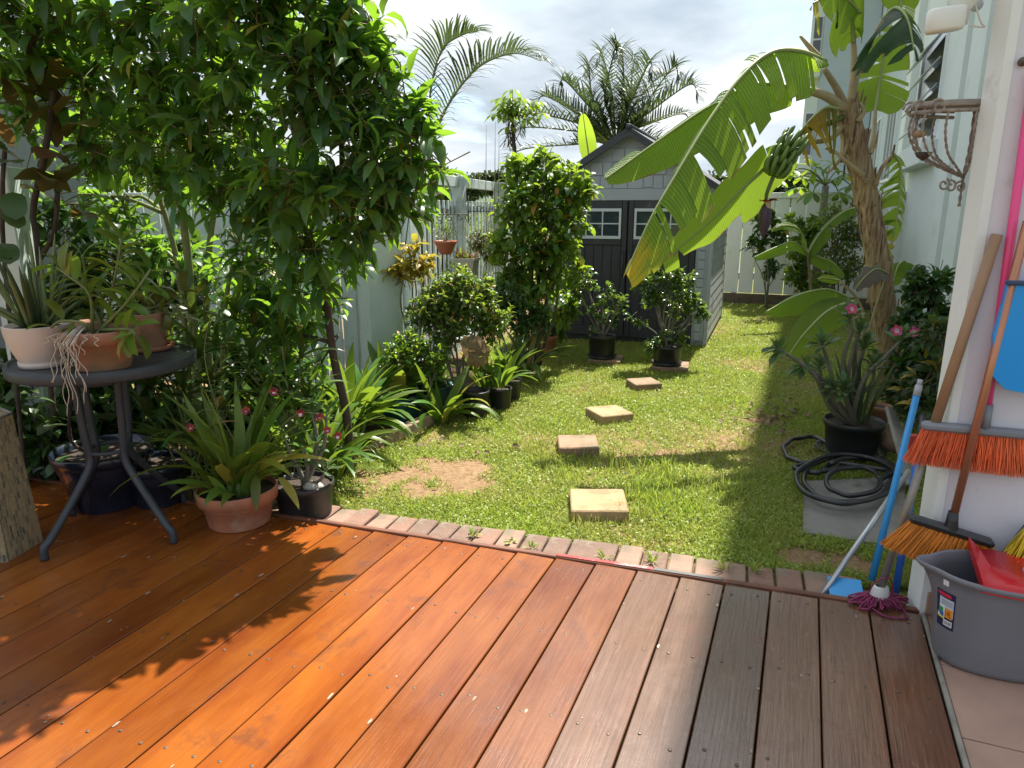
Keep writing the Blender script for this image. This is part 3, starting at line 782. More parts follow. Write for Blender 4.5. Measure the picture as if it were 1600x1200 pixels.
# far wing that steps out towards the garden
ubox('wing_wall', 24.6, 30, -.06, BV + .2, -.2, 11.6, bsm, bld)
ubox('wing_bay', 24.9, 29, -.42, -.062, 2.35, 11.4, bwm, bld)
for zf in (2.9, 5.6, 8.3):
    wnd = MB(); ubox(0, 24.86, 24.9, -.37, -.10, zf, zf + 1.3, None, None, 0, wnd); o = wnd.build('window', frm, bld)
    ubox('pane', 24.84, 24.858, -.34, -.13, zf + .05, zf + .62, glm, o); ubox('pane', 24.84, 24.858, -.34, -.13, zf + .68, zf + 1.25, glm, o)
    ubox('floor_band', 24.5, 24.898, -.46, -.063, zf - .45, zf - .25, bwm, bld)
ubox('wing_foot', 24.3, 24.6, -.16, BV, -.2, 1.6, bwm, bld)

# ---- white board fence at the end of the side yard
gm = pbr('white_board_paint', (.72, .74, .72), .65, var=.1, vscale=5, bump=.1, bscale=40, dirt=((.42, .40, .33), 4, .60))
G0 = uvof(P(1150, 472, LAWN))
gate = thing('board_fence', 'white vertical board fence closing the end of the side yard', 'fence', UV(G0[0], G0[1], LAWN))
gz = W(1230, 308, 11.0).z
gbm = MB().cbox((0, 0, 0), (.100, .011, (gz - .12) / 2), ch=.003).mesh('board', gm)
k = 0; v = G0[1] + .02 - .214 * 3
while v < BV - .1:
    link('board', gbm, gate, M=Matrix.Translation(UV(G0[0] + rnd.uniform(-.004, .004), v + .10, .12 + (gz - .12) / 2 - .02) - wloc(gate)) @ Matrix.Rotation(-AZ + rnd.uniform(-.01, .01), 4, 'Z') @ Matrix.Rotation(rnd.uniform(-.006, .006), 4, 'Y'))
    v += .214; k += 1
ubox('top_rail', G0[0] - .03, G0[0] + .03, G0[1] - .64, BV, gz - .02, gz + .06, gm, gate, .004)
ubox('bottom_rail', G0[0] + .013, G0[0] + .05, G0[1] - .6, BV, .3, .4, gm, gate, .003)
ubox('mid_rail', G0[0] + .013, G0[0] + .05, G0[1], BV, 1.05, 1.15, gm, gate, .003)
for vv in (G0[1] - .04, G0[1] + .98): ubox('post', G0[0] + .012, G0[0] + .10, vv - .045, vv + .045, -.1, gz + .1, gm, gate, .004)
km = pbr('weathered_kerb_wood', (.16, .12, .085), .9, var=.5, vscale=8, bump=.4)
ubox('base_board', G0[0] - .06, G0[0] + .01, G0[1] - .65, BV, -.1, .09, km, gate, .004)

# ---- pale green picket fence on the left
fm = pbr('fence_paint', (.47, .555, .545), .7, var=.14, vscale=5, bump=.1, bscale=40, dirt=((.28, .30, .24), 5, .53), stretch=(1, 1, .35))
FA = W(666, 300, 6.4); FB = W(786, 300, 9.4)
FA.z = FB.z = 0
FD = (FB - FA).normalized(); FN = Vector((FD.y, -FD.x, 0))
def fence_s(px):
    a = (px - 800) / FPX
    # solve x = a * zc for the foot at z=1
    lo, hi = -4, 6
    f = lambda s: (FA + FD * s).x - a * ((FA + FD * s).y * math.cos(PITCH) + .35 * math.sin(PITCH))
    for _ in range(50):
        mid = (lo + hi) / 2
        if f(mid) < 0: lo = mid
        else: hi = mid
    return lo
fence = thing('picket_fence', 'pale grey green picket fence with tall posts along the planting bed', 'fence', (FA.x, FA.y, LAWN))
fax = (FN, FD, Vector((0, 0, 1)))
s_col = fence_s(590)
pk = MB().cbox((0, 0, 0), (.008, .026, .70), fax, .003).mesh('picket', fm)
s = s_col + .2
while s < 4.2:
    q = FA + FD * s; link('picket', pk, fence, M=Matrix.Translation(Vector((q.x, q.y, .72)) - wloc(fence)) @ Matrix.Rotation(rnd.uniform(-.008, .008), 4, 'X'))
    s += .145
for pxp, w in ((634, .10), (717, .08), (781, .08)):
    q = FA + FD * fence_s(pxp) - FN * .0
    MB().cbox((q.x, q.y, .78), (w * .8, w, .88), fax, .006).build('post', fm, fence)
sA, sB, sC = fence_s(634), fence_s(717), fence_s(781)
def fbar(name, s0, s1, z, w, t, off=0.0):
    a_ = FA + FD * s0 + FN * off; b2 = FA + FD * s1 + FN * off
    a_.z = b2.z = z
    return MB().bar(a_, b2, w, t, ch=.004).build(name, fm, fence)
fbar('top_rail', sA + .101, sB - .081, 1.60, .06, .10); fbar('top_rail', sB + .081, sC - .081, 1.60, .06, .10)
fbar('rail', s_col + .18, 4.2, 1.33, .03, .08, -.032); fbar('rail', s_col + .18, 4.2, .16, .03, .08, -.032)
fbar('kerb', s_col + .18, 4.2, -.02, .16, .16)
# thick column
cq = FA + FD * s_col
ca_ = R(32); cax = (Vector((math.cos(ca_), math.sin(ca_), 0)), Vector((-math.sin(ca_), math.cos(ca_), 0)), Vector((0, 0, 1)))
colm = pbr('column_paint', (.52, .61, .57), .75, var=.12, vscale=4, bump=.14, bscale=45, dirt=((.34, .38, .32), 6, .54))
MB().cbox((cq.x, cq.y, .66), (.13, .13, .76), cax, .006).build('column', colm, fence)
# the fence goes on to the left behind the trees, as close boards
LA = cq + Vector((-.17, .02, 0)); LB = Vector((-3.4, 5.5, 0)); LD = (LB - LA).normalized(); LN = Vector((LD.y, -LD.x, 0))
lfence = thing('close_board_fence', 'grey green close board fence behind the leafy tree and round table', 'fence', (LA.x, LA.y, LAWN))
lb = MB().cbox((0, 0, 0), (.01, .055, .72), (LN, LD, Vector((0, 0, 1))), .003).mesh('board', fm)
s = .06
while s < (LB - LA).length:
    q = LA + LD * s; link('board', lb, lfence, M=Matrix.Translation(Vector((q.x, q.y, .74)) - wloc(lfence))); s += .122
a_, b2 = LA.copy(), LB.copy(); a_.z = b2.z = 1.2; a_ += LN * .03; b2 += LN * .03
MB().bar(a_, b2, .03, .07, ch=.004).build('rail', fm, lfence)
# concrete wall at the far left
cwm = pbr('concrete_wall_paint', (.22, .26, .28), .85, var=.15, vscale=3, bump=.15, bscale=25, dirt=((.13, .145, .145), 3, .55))
q0, q1 = W(-160, 400, 3.75), W(150, 400, 4.35)
lw = thing('garden_wall', 'grey painted garden wall behind the fig at far left', 'wall', (q0.x, q0.y, LAWN))
d_ = Vector((q1.x - q0.x, q1.y - q0.y, 0)).normalized(); nn = Vector((-d_.y, d_.x, 0))
MB().prism([tuple(p[:2]) for p in (q0 - d_ * 1.0, q1, q1 + nn * .16, q0 - d_ * 1.0 + nn * .16)], -.1, 2.05).build('wall', cwm, lw)
c = W(24, 400, 3.55)
MB().cbox((c.x, c.y, .74), (.075, .075, .80), ch=.006).build('column', colm, lw)

# ================================================================== SHED
shm = pbr('shed_light_resin', (.37, .40, .44), .6, var=.08, vscale=4, bump=.12, bscale=90, dirt=((.20, .21, .20), 2.6, .62))
shd = pbr('shed_dark_resin', (.036, .038, .045), .55, var=.25, vscale=5, bump=.12, bscale=90, stretch=(1, 1, .2), dirt=((.085, .085, .08), 4, .56))
shw = pbr('shed_side_resin', (.36, .385, .40), .6, var=.1, vscale=4, bump=.15, bscale=80, dirt=((.13, .12, .09), 2.4, .53))
shr = pbr('shed_roof_resin', (.045, .05, .06), .6, var=.2, vscale=6, bump=.15)
trim = pbr('shed_window_trim', (.60, .63, .66), .55, var=.06)
sa = R(20.0); US = Vector((math.sin(sa), math.cos(sa), 0)); VS = Vector((math.cos(sa), -math.sin(sa), 0)); ZZ = Vector((0, 0, 1))
F0 = P(1102, 541, LAWN)
SW, SD, EH = 1.72, 2.15, 1.53
def S(a, d, z): return F0 - VS * a + US * d + Vector((0, 0, z))        # a: from the right corner to the left
shed = thing('shed', 'grey resin garden shed with dark double doors and shingled gable', 'shed', (F0 - VS * (SW / 2))[:], )
sax = (VS, US, ZZ)
def sbox(name, a0, a1, d0, d1, z0, z1, mat, par=None, ch=0.0, mb=None):
    c = S((a0 + a1) / 2, (d0 + d1) / 2, (z0 + z1) / 2); h = ((a1 - a0) / 2, (d1 - d0) / 2, (z1 - z0) / 2)
    m = (mb or MB()).cbox(c, h, sax, ch)
    return m if mb is not None else m.build(name, mat, par or shed)
zd0, zd1 = .05, 1.47
sbox('floor', 0, SW, 0, SD, 0, .05, shd)
sbox('back_wall', .0, SW, SD - .03, SD, .05, EH, shw)
sbox('left_wall', SW - .03, SW, .03, SD - .03, .05, EH, shw)
# right wall: siding boards one by one
sbox('right_wall', .012, .03, .03, SD - .03, .05, EH, shw)
nb = 13
bh = (EH - .05) / nb
for k in range(nb):
    c0 = S(.0, SD / 2, .05 + bh * (k + .5))
    tilt = R(2.2)
    ax_ = (VS * math.cos(tilt) + ZZ * math.sin(tilt), US, ZZ * math.cos(tilt) - VS * math.sin(tilt))
    MB().cbox(c0 + VS * .0, (.006, SD / 2 - .07, bh / 2 - .002), ax_, .002).build('siding_board', shw, shed)
sbox('corner_post', -.012, .03, -.012, .055, .0, EH, shm, ch=.006)
sbox('corner_post', -.012, .03, SD - .055, SD + .012, .0, EH, shm, ch=.006)
# front panels beside the doors
pw = .155
for a0 in (0.03, SW - pw):
    sbox('front_panel', a0, a0 + pw - .03, .0, .02, .0, EH - .05, shm, ch=.003)
    nsh = 15; hh = (EH - .14) / nsh
    for k in range(nsh):
        sbox('shingle', a0 + .03 + rnd.uniform(-.002, .002), a0 + pw - .055, -.012, -.001, .05 + hh * k + .006, .05 + hh * (k + 1) - .004, shm, ch=.003)
# doors
dw = (SW - 2 * pw) / 2
for di in range(2):
    a0 = pw + di * dw + .006; a1 = pw + (di + 1) * dw - .006
    c0 = S((a0 + a1) / 2, -.01, 0)
    door = sbox('door', a0, a1, -.008, .016, zd0, zd1, shd, ch=.004)
    # stiles and rails, boards in the lower part
    for (x0, x1, z0, z1) in ((a0, a0 + .055, zd0, zd1), (a1 - .055, a1, zd0, zd1), (a0 + .055, a1 - .055, zd1 - .09, zd1), (a0 + .055, a1 - .055, 1.02, 1.09), (a0 + .055, a1 - .055, zd0, zd0 + .09)):
        sbox('door_rail', x0 + .001, x1 - .001, -.022, -.009, z0, z1, shd, door, .004)
    nbd = 6; wbd = (a1 - a0 - .112) / nbd
    for k in range(nbd):
        sbox('door_board', a0 + .056 + wbd * k + .003, a0 + .056 + wbd * (k + 1) - .003, -.016, -.009, zd0 + .092, 1.018, shd, door, .003)
    # window, three by two panes
    x0, x1, z0, z1 = a0 + .085, a1 - .085, 1.115, 1.365
    wf = MB()
    sbox(0, x0 - .022, x1 + .022, -.030, -.010, z1, z1 + .03, None, mb=wf); sbox(0, x0 - .022, x1 + .022, -.030, -.010, z0 - .03, z0, None, mb=wf)
    sbox(0, x0 - .022, x0, -.030, -.010, z0, z1, None, mb=wf); sbox(0, x1, x1 + .022, -.030, -.010, z0, z1, None, mb=wf)
    for k in (1, 2):
        xm = x0 + (x1 - x0) * k / 3; sbox(0, xm - .006, xm + .006, -.027, -.012, z0, z1, None, mb=wf)
    zm = (z0 + z1) / 2
    for k in range(3):
        xa, xb = x0 + (x1 - x0) * k / 3, x0 + (x1 - x0) * (k + 1) / 3
        sbox(0, xa + (.006 if k else 0), xb - (.006 if k < 2 else 0), -.027, -.012, zm - .006, zm + .006, None, mb=wf)
    wo = wf.build('window', trim, door)
    # panes would be a fourth level, so they hang on the door
    for k in range(3):
        xa, xb = x0 + (x1 - x0) * k / 3 + .006, x0 + (x1 - x0) * (k + 1) / 3 - .006
        for (za, zb) in ((z0, zm - .006), (zm + .006, z1)):
            sbox('pane', xa, xb, -.0165, -.0145, za, zb, glm, door)
    for zh in (.25, .78, 1.32):
        ah = a0 + .02 if di == 0 else a1 - .02
        sbox('hinge', ah - .022, ah + .022, -.030, -.0225, zh - .035, zh + .035, shr, door, .004)
    hx = a0 + .03 if di == 1 else a1 - .03
    MB().tube([S(hx, -.024, .70), S(hx, -.055, .72), S(hx, -.055, .92), S(hx, -.024, .94)], .011, 8).build('handle', shr, door)
sbox('header_band', .0, SW, -.02, .03, zd1 + .005, EH + .06, shm, ch=.004)
# gable with staggered shingles
pk_z = 2.13
zg0 = EH + .06
gp = [S(0, .0, zg0), S(SW, .0, zg0), S(SW / 2, .0, pk_z)]
g = MB(); g.add(gp + [p + US * .03 for p in gp], [[0, 1, 2], [5, 4, 3], [0, 3, 4, 1], [1, 4, 5, 2], [2, 5, 3, 0]]); g.build('gable_wall', shm, shed)
rows = 4; rh = (pk_z - zg0) / rows
slope = (pk_z - zg0) / (SW / 2)
for r_ in range(rows):
    z0 = zg0 + rh * r_ + .003; z1 = zg0 + rh * (r_ + 1) - .005
    xm = (z1 - zg0) / slope + .02
    a = xm + (.05 if r_ % 2 else 0)
    while a < SW - xm - .03:
        w_ = min(rnd.choice((.10, .13, .16)), SW - xm - a)
        if w_ > .04: sbox('shingle', a + .003, a + w_ - .003, -.012 - .002 * (r_ % 2), -.001, z0 + rnd.choice((0, 0, .012)), z1, shm, ch=.003)
        a += w_
# roof: two slabs and barge boards
for sg in (0, 1):
    e_a = -.10 if sg == 0 else SW + .10
    ez = zg0 - .10 * slope + .02
    p0, p1 = S(e_a, -.14, ez), S(SW / 2, -.14, pk_z + .02)
    p2, p3 = S(SW / 2, SD + .1, pk_z + .02), S(e_a, SD + .1, ez)
    m = MB(); up = ZZ * .035
    vv = [p0, p1, p2, p3] + [p + up for p in (p0, p1, p2, p3)]
    fs = [[3, 2, 1, 0], [4, 5, 6, 7], [0, 1, 5, 4], [1, 2, 6, 5], [2, 3, 7, 6], [3, 0, 4, 7]]
    if sg: fs = [f[::-1] for f in fs]
    m.add(vv, fs); m.build('roof', shr, shed)
    q0, q1 = S(e_a, -.145, ez - .03), S(SW / 2, -.145, pk_z - .03)
    m = MB(); vv = [q0, q1, q1 + ZZ * .045, q0 + ZZ * .045]; vv += [p + US * .02 for p in vv]
    fs = [[0, 1, 2, 3], [7, 6, 5, 4], [0, 4, 5, 1], [3, 2, 6, 7], [0, 3, 7, 4], [1, 5, 6, 2]]
    m.add(vv, fs); m.build('barge_board', shr, shed)
MB().tube([S(SW / 2, -.16, pk_z + .055), S(SW / 2, SD + .12, pk_z + .055)], .03, 8).build('ridge_cap', shr, shed)

# ---- stepping stones, concrete slab, loose plank edging
stm = pbr('stepping_stone', (.42, .285, .15), .88, var=.4, vscale=9, bump=.5, bscale=60, dirt=((.20, .16, .09), 11, .53))
stm2 = pbr('stepping_stone_brown', (.30, .19, .12), .85, var=.35, vscale=6, bump=.5, bscale=60, dirt=((.16, .13, .07), 11, .50))
for (px, py, ss, an, lab, mt) in ((935, 780, .265, -3, 'pale tan square stepping stone closest to the deck', stm),
                              (903, 689, .235, -1, 'brown square stepping stone second from the deck', stm2),
                              (952, 641, .245, 22, 'tan square stepping stone third from the deck, turned askew', stm),
                              (1006, 595, .22, 12, 'brown stepping stone just in front of the potted citrus bushes', stm2)):
    q = P(px, py, LAWN + .05)
    o = MB().cbox((0, 0, .016), (ss / 2, ss / 2, .034), ch=.006).build('stepping_stone', mt, None, (0, 0, 0), label=lab, cat='stepping stone', group='stepping stones across the lawn')
    o.location = (q.x, q.y, LAWN); o.rotation_euler = (R(rnd.uniform(-1.5, 1.5)), R(rnd.uniform(-1.5, 1.5)), R(an))
cm = pbr('concrete_slab', (.20, .19, .17), .9, var=.25, vscale=5, bump=.3, bscale=50, dirt=((.13, .12, .10), 4, .55))
sl4 = [P(1256, 752, LAWN), P(1254, 832, LAWN), P(1412, 856, LAWN), P(1415, 745, LAWN)]
o = MB().prism([tuple(p[:2]) for p in sl4], LAWN - .06, LAWN + .002).build('concrete_slab', cm, None, sl4[0], label='grey concrete slab in the lawn under the coiled hose', cat='slab')
pe = pbr('edging_timber', (.33, .24, .15), .9, var=.4, vscale=9, bump=.5, bscale=50, dirt=((.13, .1, .07), 5, .5))
a_, b2 = P(598, 688, LAWN + .03), P(716, 634, LAWN + .03)
o = MB().bar(a_, b2, .065, .07, ch=.006).build('timber_edging', pe, None, a_, label='weathered timber edging plank beside the green trough planter', cat='plank')
a_, b2 = P(560, 705, LAWN + .015), P(602, 688, LAWN + .015)
o = MB().bar(a_, b2, .07, .035, ch=.006).bar(a_ + Vector((.05, -.02, .02)), b2 + Vector((.0, .03, .025)), .03, .02, ch=.004).build('timber_edging', pe, None, a_, label='broken rotten end of timber edging by the flower bed', cat='plank')
# ================================================================== ROUND TABLE AND ITS POTS
fa, fb, fc = P(70, 875), P(272, 848), P(289, 784)
fdd = fa + fc - fb
tc_ = (fa + fc) / 2; TZ = W(140, 566, tc_.y).z; TR = .355; tct = tc_ + Vector((-.025, .095, 0))
table = thing('round_table', 'dark grey metal round patio table with splayed curved legs', 'table', (tc_.x, tc_.y, 0))
MB().lathe([(.001, TZ - .012), (TR - .02, TZ - .012), (TR - .02, TZ)], (tct.x, tct.y, 0), 48).disc((tct.x, tct.y, TZ), TR - .02, 48).build('tabletop', M_['steel_grey'], table)
MB().lathe([(TR - .022, TZ - .04), (TR - .004, TZ - .04), (TR, TZ - .034), (TR, TZ + .002), (TR - .006, TZ + .008), (TR - .02, TZ + .007), (TR - .022, TZ - .04)], (tct.x, tct.y, 0), 56).build('rim', M_['steel_grey'], table)
for f in (fa, fb, fc, fdd):
    d = (f - tc_); d.z = 0
    pts = [tc_ + d * .34 + Vector((0, 0, TZ - .015)), tc_ + d * .30 + Vector((0, 0, TZ * .62)), tc_ + d * .27 + Vector((0, 0, TZ * .46)), tc_ + d * .40 + Vector((0, 0, TZ * .36)), tc_ + d * .66 + Vector((0, 0, TZ * .22)), tc_ + d * .9 + Vector((0, 0, TZ * .10)), tc_ + d * .985 + Vector((0, 0, .05)), tc_ + d * 1.0 + Vector((0, 0, .002))]
    MB().tube(spline(pts, 5), .0155, 12).build('leg', M_['steel_grey'], table)
for zz, rr in ((TZ * .50, .085), (TZ * .90, .10)):
    an = [tc_ + Vector((rr * math.cos(k * math.pi / 12), rr * math.sin(k * math.pi / 12), zz)) for k in range(25)]
    MB().tube(an, .009, 8, caps=False).build('brace_ring', M_['steel_grey'], table)

def pot_mesh(root, c, r_top, r_bot, h, mat, rim=.0, rimh=0, soil=True, name='pot', n=32, sq=1.0, rot=0.0, fill=.86, wall=.008):
    p = [(.001, 0), (r_bot, 0), (r_bot + (r_top - r_bot) * .02, .004)]
    if rim:
        p += [(r_bot + (r_top - rim - r_bot) * (1 - rimh / h), h - rimh), (r_top - .002, h - rimh + .002), (r_top, h - .006)]
    else:
        p += [((r_bot + r_top) / 2 + .002, h * .5), (r_top, h - .006)]
    p += [(r_top - .003, h), (r_top - wall, h), (r_top - wall - .004, h * .8), (r_bot - wall * .5, .02), (.001, .02)]
    MB().lathe(p, c, n, sq=sq, rot=rot).build(name, mat, root)
    if soil:
        rs_ = r_bot + (r_top - r_bot) * fill - wall
        MB().disc((c[0], c[1], c[2] + h * fill), rs_, n, sq=sq).build('soil', M_['soil'], root)
def pot_px(x0, x1, ytop, ybot, z):
    """pot footprint from its outline: base centre, top radius, height"""
    cx = (x0 + x1) / 2
    q = P(cx, ybot, z)
    r = (x1 - x0) / 2 / PXM(q.y, z)
    q2 = Vector((q.x * (q.y + r * .75) / q.y, q.y + r * .75, z))
    hz = W(cx, ytop, q2.y + r * .2).z - z
    return q2, r, hz

# ---- ribbed white pot with cylindrical snake plant
whp = pbr('white_ribbed_pot', (.66, .55, .49), .55, var=.12, vscale=8, dirt=((.5, .36, .24), 5, .62))
q = P(66, 577, TZ); q = Vector((q.x * 1.02, q.y + .07, TZ + .002)); r = 46 / PXM(q.y, TZ)
root = thing('potted_snake_plant', 'cylindrical snake plant in a pinkish white ribbed pot on the round table', 'potted plant', q)
h = .165
m = MB(); prf = [(.001, 0), (r * .66, 0)]
for k in range(26):
    t = k / 25; rr = r * (.67 + .33 * math.sin(t * math.pi / 2)); prf += [(rr, .02 + (h - .024) * t), (rr + .0035, .02 + (h - .024) * t + .0025)]
prf += [(r, h), (r - .008, h), (r * .62, .03)]
m.lathe(prf, q, 40); m.build('pot', whp, root)
MB().disc(q + Vector((0, 0, h * .9)), r * .95, 30).build('soil', M_['soil'], root)
MB().lathe([(r * .60, -.0), (r * .73, 0), (r * .74, .022), (r * .69, .022), (r * .69, .006)], q, 36).build('saucer', whp, root)
for k in range(26):
    an = rnd.uniform(0, 6.28); sp_ = rnd.uniform(.03, .55); L = rnd.uniform(.2, .40)
    if k < 4: an = (-.3, -2.8, 3.4, .2)[k]; sp_ = 1.15; L = .3
    b0 = q + Vector((math.cos(an) * r * .5 * rnd.random(), math.sin(an) * r * .5 * rnd.random(), h * .9))
    d = Vector((math.cos(an) * sp_, math.sin(an) * sp_, 1)).normalized()
    pts = [b0 + d * L * t + Vector((0, 0, -.10 * sp_ * L * t * t)) for t in np.linspace(0, 1, 6)]
    MB().tube(pts, [.0075, .0085, .0085, .0078, .006, .0012], 7).build('leaf', M_['leaf_snake'], root)

def sprig_orchid(root, base, stems, mat, leafL=.10, leafW=.034, stemr=.0065):
    """cane orchids: leaves in two ranks along arching canes"""
    bases = [arch(1, leafW / leafL, 15, -45, 5, 'oval', .25, seed=i) for i in range(3)] + [arch(1, leafW / leafL, 5, -75, 5, 'oval', .2, seed=9)]
    pos, dr, sc, ro = [], [], [], []
    for (pts, n, t0) in stems:
        sp_ = spline(pts, 6)
        MB().tube(sp_, [stemr * (1 - .35 * i / len(sp_)) * (1 + .16 * (i % 2)) for i in range(len(sp_))], 8).build('stem', M_['stem_green'], root)
        n = int(n * 1.5); t0 *= .7
        for k in range(n):
            t = t0 + (1 - t0) * k / max(1, n - 1); i = min(len(sp_) - 2, int(t * (len(sp_) - 1)))
            p = sp_[i]; ax = (sp_[i + 1] - sp_[i]).normalized()
            sd = ax.cross(Vector((.25, -1, .15))).normalized() * (1 if k % 2 else -1)
            d = (sd + ax * (.45 + .9 * (t > .93)) + Vector((rnd.uniform(-.25, .25), rnd.uniform(-.45, .1), rnd.uniform(-.1, .15)))).normalized()
            pos.append(p); dr.append(d); sc.append(leafL * rnd.uniform(.75, 1.15)); ro.append(rnd.uniform(-.5, .5))
    M = frames(pos, dr, sc, ro)
    foliage(root, bases, nr.randint(0, 4, len(pos)), M, mat, 300)

# ---- terracotta bowl with a cane orchid and hanging roots
q = P(164, 577, TZ); q = Vector((q.x * 1.01, q.y + .03, TZ + .002)); r = 55 / PXM(q.y, TZ); h = .155
root = thing('potted_cane_orchid', 'cane orchid with hanging pale roots in a wide terracotta bowl on the table', 'potted plant', q)
pot_mesh(root, q, r, r * .68, h, M_['terracotta_old'], rim=.006, rimh=.05)
top = q + Vector((0, 0, h))
def o3(px, py, dy=0.0): return W(px, py, q.y + dy)
sprig_orchid(root, top, [
    ([top + Vector((.02, 0, -.02)), o3(172, 470), o3(182, 420, -.02), o3(190, 372, .0)], 13, .35),
    ([top + Vector((-.02, -.02, -.02)), o3(140, 462, -.05), o3(108, 432, -.06), o3(88, 418, -.05)], 9, .4),
    ([top + Vector((.0, -.03, -.02)), o3(190, 482, -.06), o3(215, 450, -.06), o3(236, 420, -.02)], 9, .35),
    ([top + Vector((0, .03, -.02)), o3(138, 460, .05), o3(133, 425, .05), o3(128, 398, .05)], 9, .3),
    ([top + Vector((0, -.05, -.02)), o3(130, 505, -.1), o3(95, 502, -.1), o3(80, 512, -.09)], 3, .7),
    ([top + Vector((.03, -.04, -.0)), o3(205, 515, -.12), o3(210, 528, -.14)], 6, .4),
    ([top + Vector((-.03, .05, -.02)), o3(160, 470, .06), o3(150, 455, .07)], 6, .3)], M_['leaf_orchid'], .115, .038)
ye = min(q.y - r * 1.02, tct.y - TR - .012)
for k in range(24):
    x0 = rnd.uniform(-1, 1)
    if k < 15:
        st_ = top + Vector((-.03 + x0 * .03, -r * .8, .012)); L = rnd.choice((.10, .14, .18, .22, .26)) * rnd.uniform(.8, 1.1)
        pts = [st_ + Vector((0, .05, .01)), st_, Vector((st_.x + x0 * .008, ye - rnd.uniform(0, .02), st_.z - .035))]
    else:
        st_ = top + Vector((rnd.uniform(-.8, .9) * r, -r * .6, .0)); L = rnd.uniform(.02, .08)
        pts = [st_, st_ + Vector((rnd.uniform(-.02, .02), -r * .45, -.006))]
    sw = rnd.uniform(0, 6.28)
    for jx in range(7):
        l_ = pts[-1]; pts.append(l_ + Vector((.010 * math.sin(sw + jx * 1.3) + x0 * .004, rnd.uniform(-.006, .004), -L / 7)))
    MB().tube(spline(pts, 2), .0016, 5).build('root', M_['root'], root)

# ---- old terracotta pot with saucer behind
q = P(246, 553, TZ); q = Vector((q.x * 1.06, q.y + .10, TZ + .002)); r = 36 / PXM(q.y, TZ); h = .16
root = thing('potted_cane_orchid', 'yellowish cane orchid in a tall terracotta pot with saucer at the right of the table', 'potted plant', q)
MB().lathe([(.001, 0), (r * 1.0, 0), (r * 1.12, .022), (r * 1.07, .022), (r * .97, .006), (.001, .006)], q, 30).build('saucer', M_['terracotta'], root)
pot_mesh(root, q + Vector((0, 0, .007)), r, r * .76, h, M_['terracotta_old'])
top = q + Vector((0, 0, h))
sprig_orchid(root, top, [
    ([top + Vector((-.05, -.02, -.01)), o3(235, 482), o3(262, 474, -.02), o3(290, 452, -.02)], 10, .2),
    ([top + Vector((-.02, 0, -.01)), o3(222, 478), o3(240, 458, -.02), o3(250, 448, -.02)], 6, .3),
    ([top + Vector((.02, 0, -.01)), o3(250, 490), o3(268, 490, -.05), o3(282, 500, -.05)], 5, .3)], leafmat('leaf_orchid_pale', (.17, .18, .045), (.3, .3, .05), rough=.35, tfac=.2), .10, .04)
q = P(105, 556, TZ) + Vector((0, .2, 0))
root = thing('small_pot', 'small dark clay pot half hidden between the white pot and terracotta bowl', 'pot', q)
pot_mesh(root, q, .065, .048, .12, M_['terracotta_old'])

# ---- hexagonal mosaic pedestal at the left edge
mm_, n, l, b = nt('mosaic_tiles')
tc = node(n, 'ShaderNodeTexCoord')
bk = node(n, 'ShaderNodeTexBrick', {'Color1': (.33, .24, .12, 1), 'Color2': (.05, .065, .05, 1), 'Mortar': (.27, .22, .15, 1), 'Scale': 1.0, 'Mortar Size': .0019, 'Brick Width': .034, 'Row Height': .014, 'Bias': -.15}, offset=.37)
cx_ = node(n, 'ShaderNodeMapping'); cx_.inputs['Rotation'].default_value = (0, 0, math.pi / 2)
l.new(tc.outputs['UV'], cx_.inputs[0]); l.new(cx_.outputs[0], bk.inputs['Vector'])
nz = node(n, 'ShaderNodeTexNoise', {'Scale': 60, 'Detail': 2}); l.new(tc.outputs['Object'], nz.inputs[0])
ml = node(n, 'ShaderNodeMix', data_type='RGBA', blend_type='MULTIPLY'); ml.inputs['Factor'].default_value = .45
sc2 = node(n, 'ShaderNodeMapRange', {'To Min': .3, 'To Max': 1.6}); l.new(nz.outputs['Fac'], sc2.inputs[0])
l.new(bk.outputs['Color'], ml.inputs['A']); l.new(sc2.outputs[0], ml.inputs['B']); l.new(ml.outputs['Result'], b.inputs['Base Color'])
b.inputs['Roughness'].default_value = .35
bp = node(n, 'ShaderNodeBump', {'Strength': .8, 'Distance': .003}); l.new(bk.outputs['Fac'], bp.inputs['Height']); bp.invert = True; l.new(bp.outputs[0], b.inputs['Normal'])
q = P(-6, 858); q.x -= .025
hz = W(8, 655, q.y - .02).z
root = thing('mosaic_pedestal', 'hexagonal pedestal covered in small brown mosaic tiles at left edge', 'pedestal', q)
bmv, bmf, uvs = [], [], []
r0, r1_ = .185, .155
for k in range(6):
    a0 = k * math.pi / 3 + .42; a1 = a0 + math.pi / 3
    i = len(bmv)
    bmv += [(q.x + r0 * math.cos(a0), q.y + r0 * math.sin(a0), 0), (q.x + r0 * math.cos(a1), q.y + r0 * math.sin(a1), 0), (q.x + r1_ * math.cos(a1), q.y + r1_ * math.sin(a1), hz), (q.x + r1_ * math.cos(a0), q.y + r1_ * math.sin(a0), hz)]
    bmf.append([i, i + 1, i + 2, i + 3]); uvs += [(k * .18, 0), (k * .18 + .18, 0), (k * .18 + .175, hz), (k * .18 + .005, hz)]
i = len(bmv); bmv += [(q.x + r1_ * math.cos(k * math.pi / 3 + .42), q.y + r1_ * math.sin(k * math.pi / 3 + .42), hz) for k in range(6)]
bmf.append([i + k for k in range(6)]); uvs += [(.15 * math.cos(k), .15 * math.sin(k)) for k in range(6)]
mb = MB().add(bmv, bmf); o = mb.build('body', mm_, root)
uvl = o.data.uv_layers.new(name='UVMap')
for i, lp in enumerate(o.data.loops): uvl.data[i].uv = uvs[lp.vertex_index]
rm = MB()
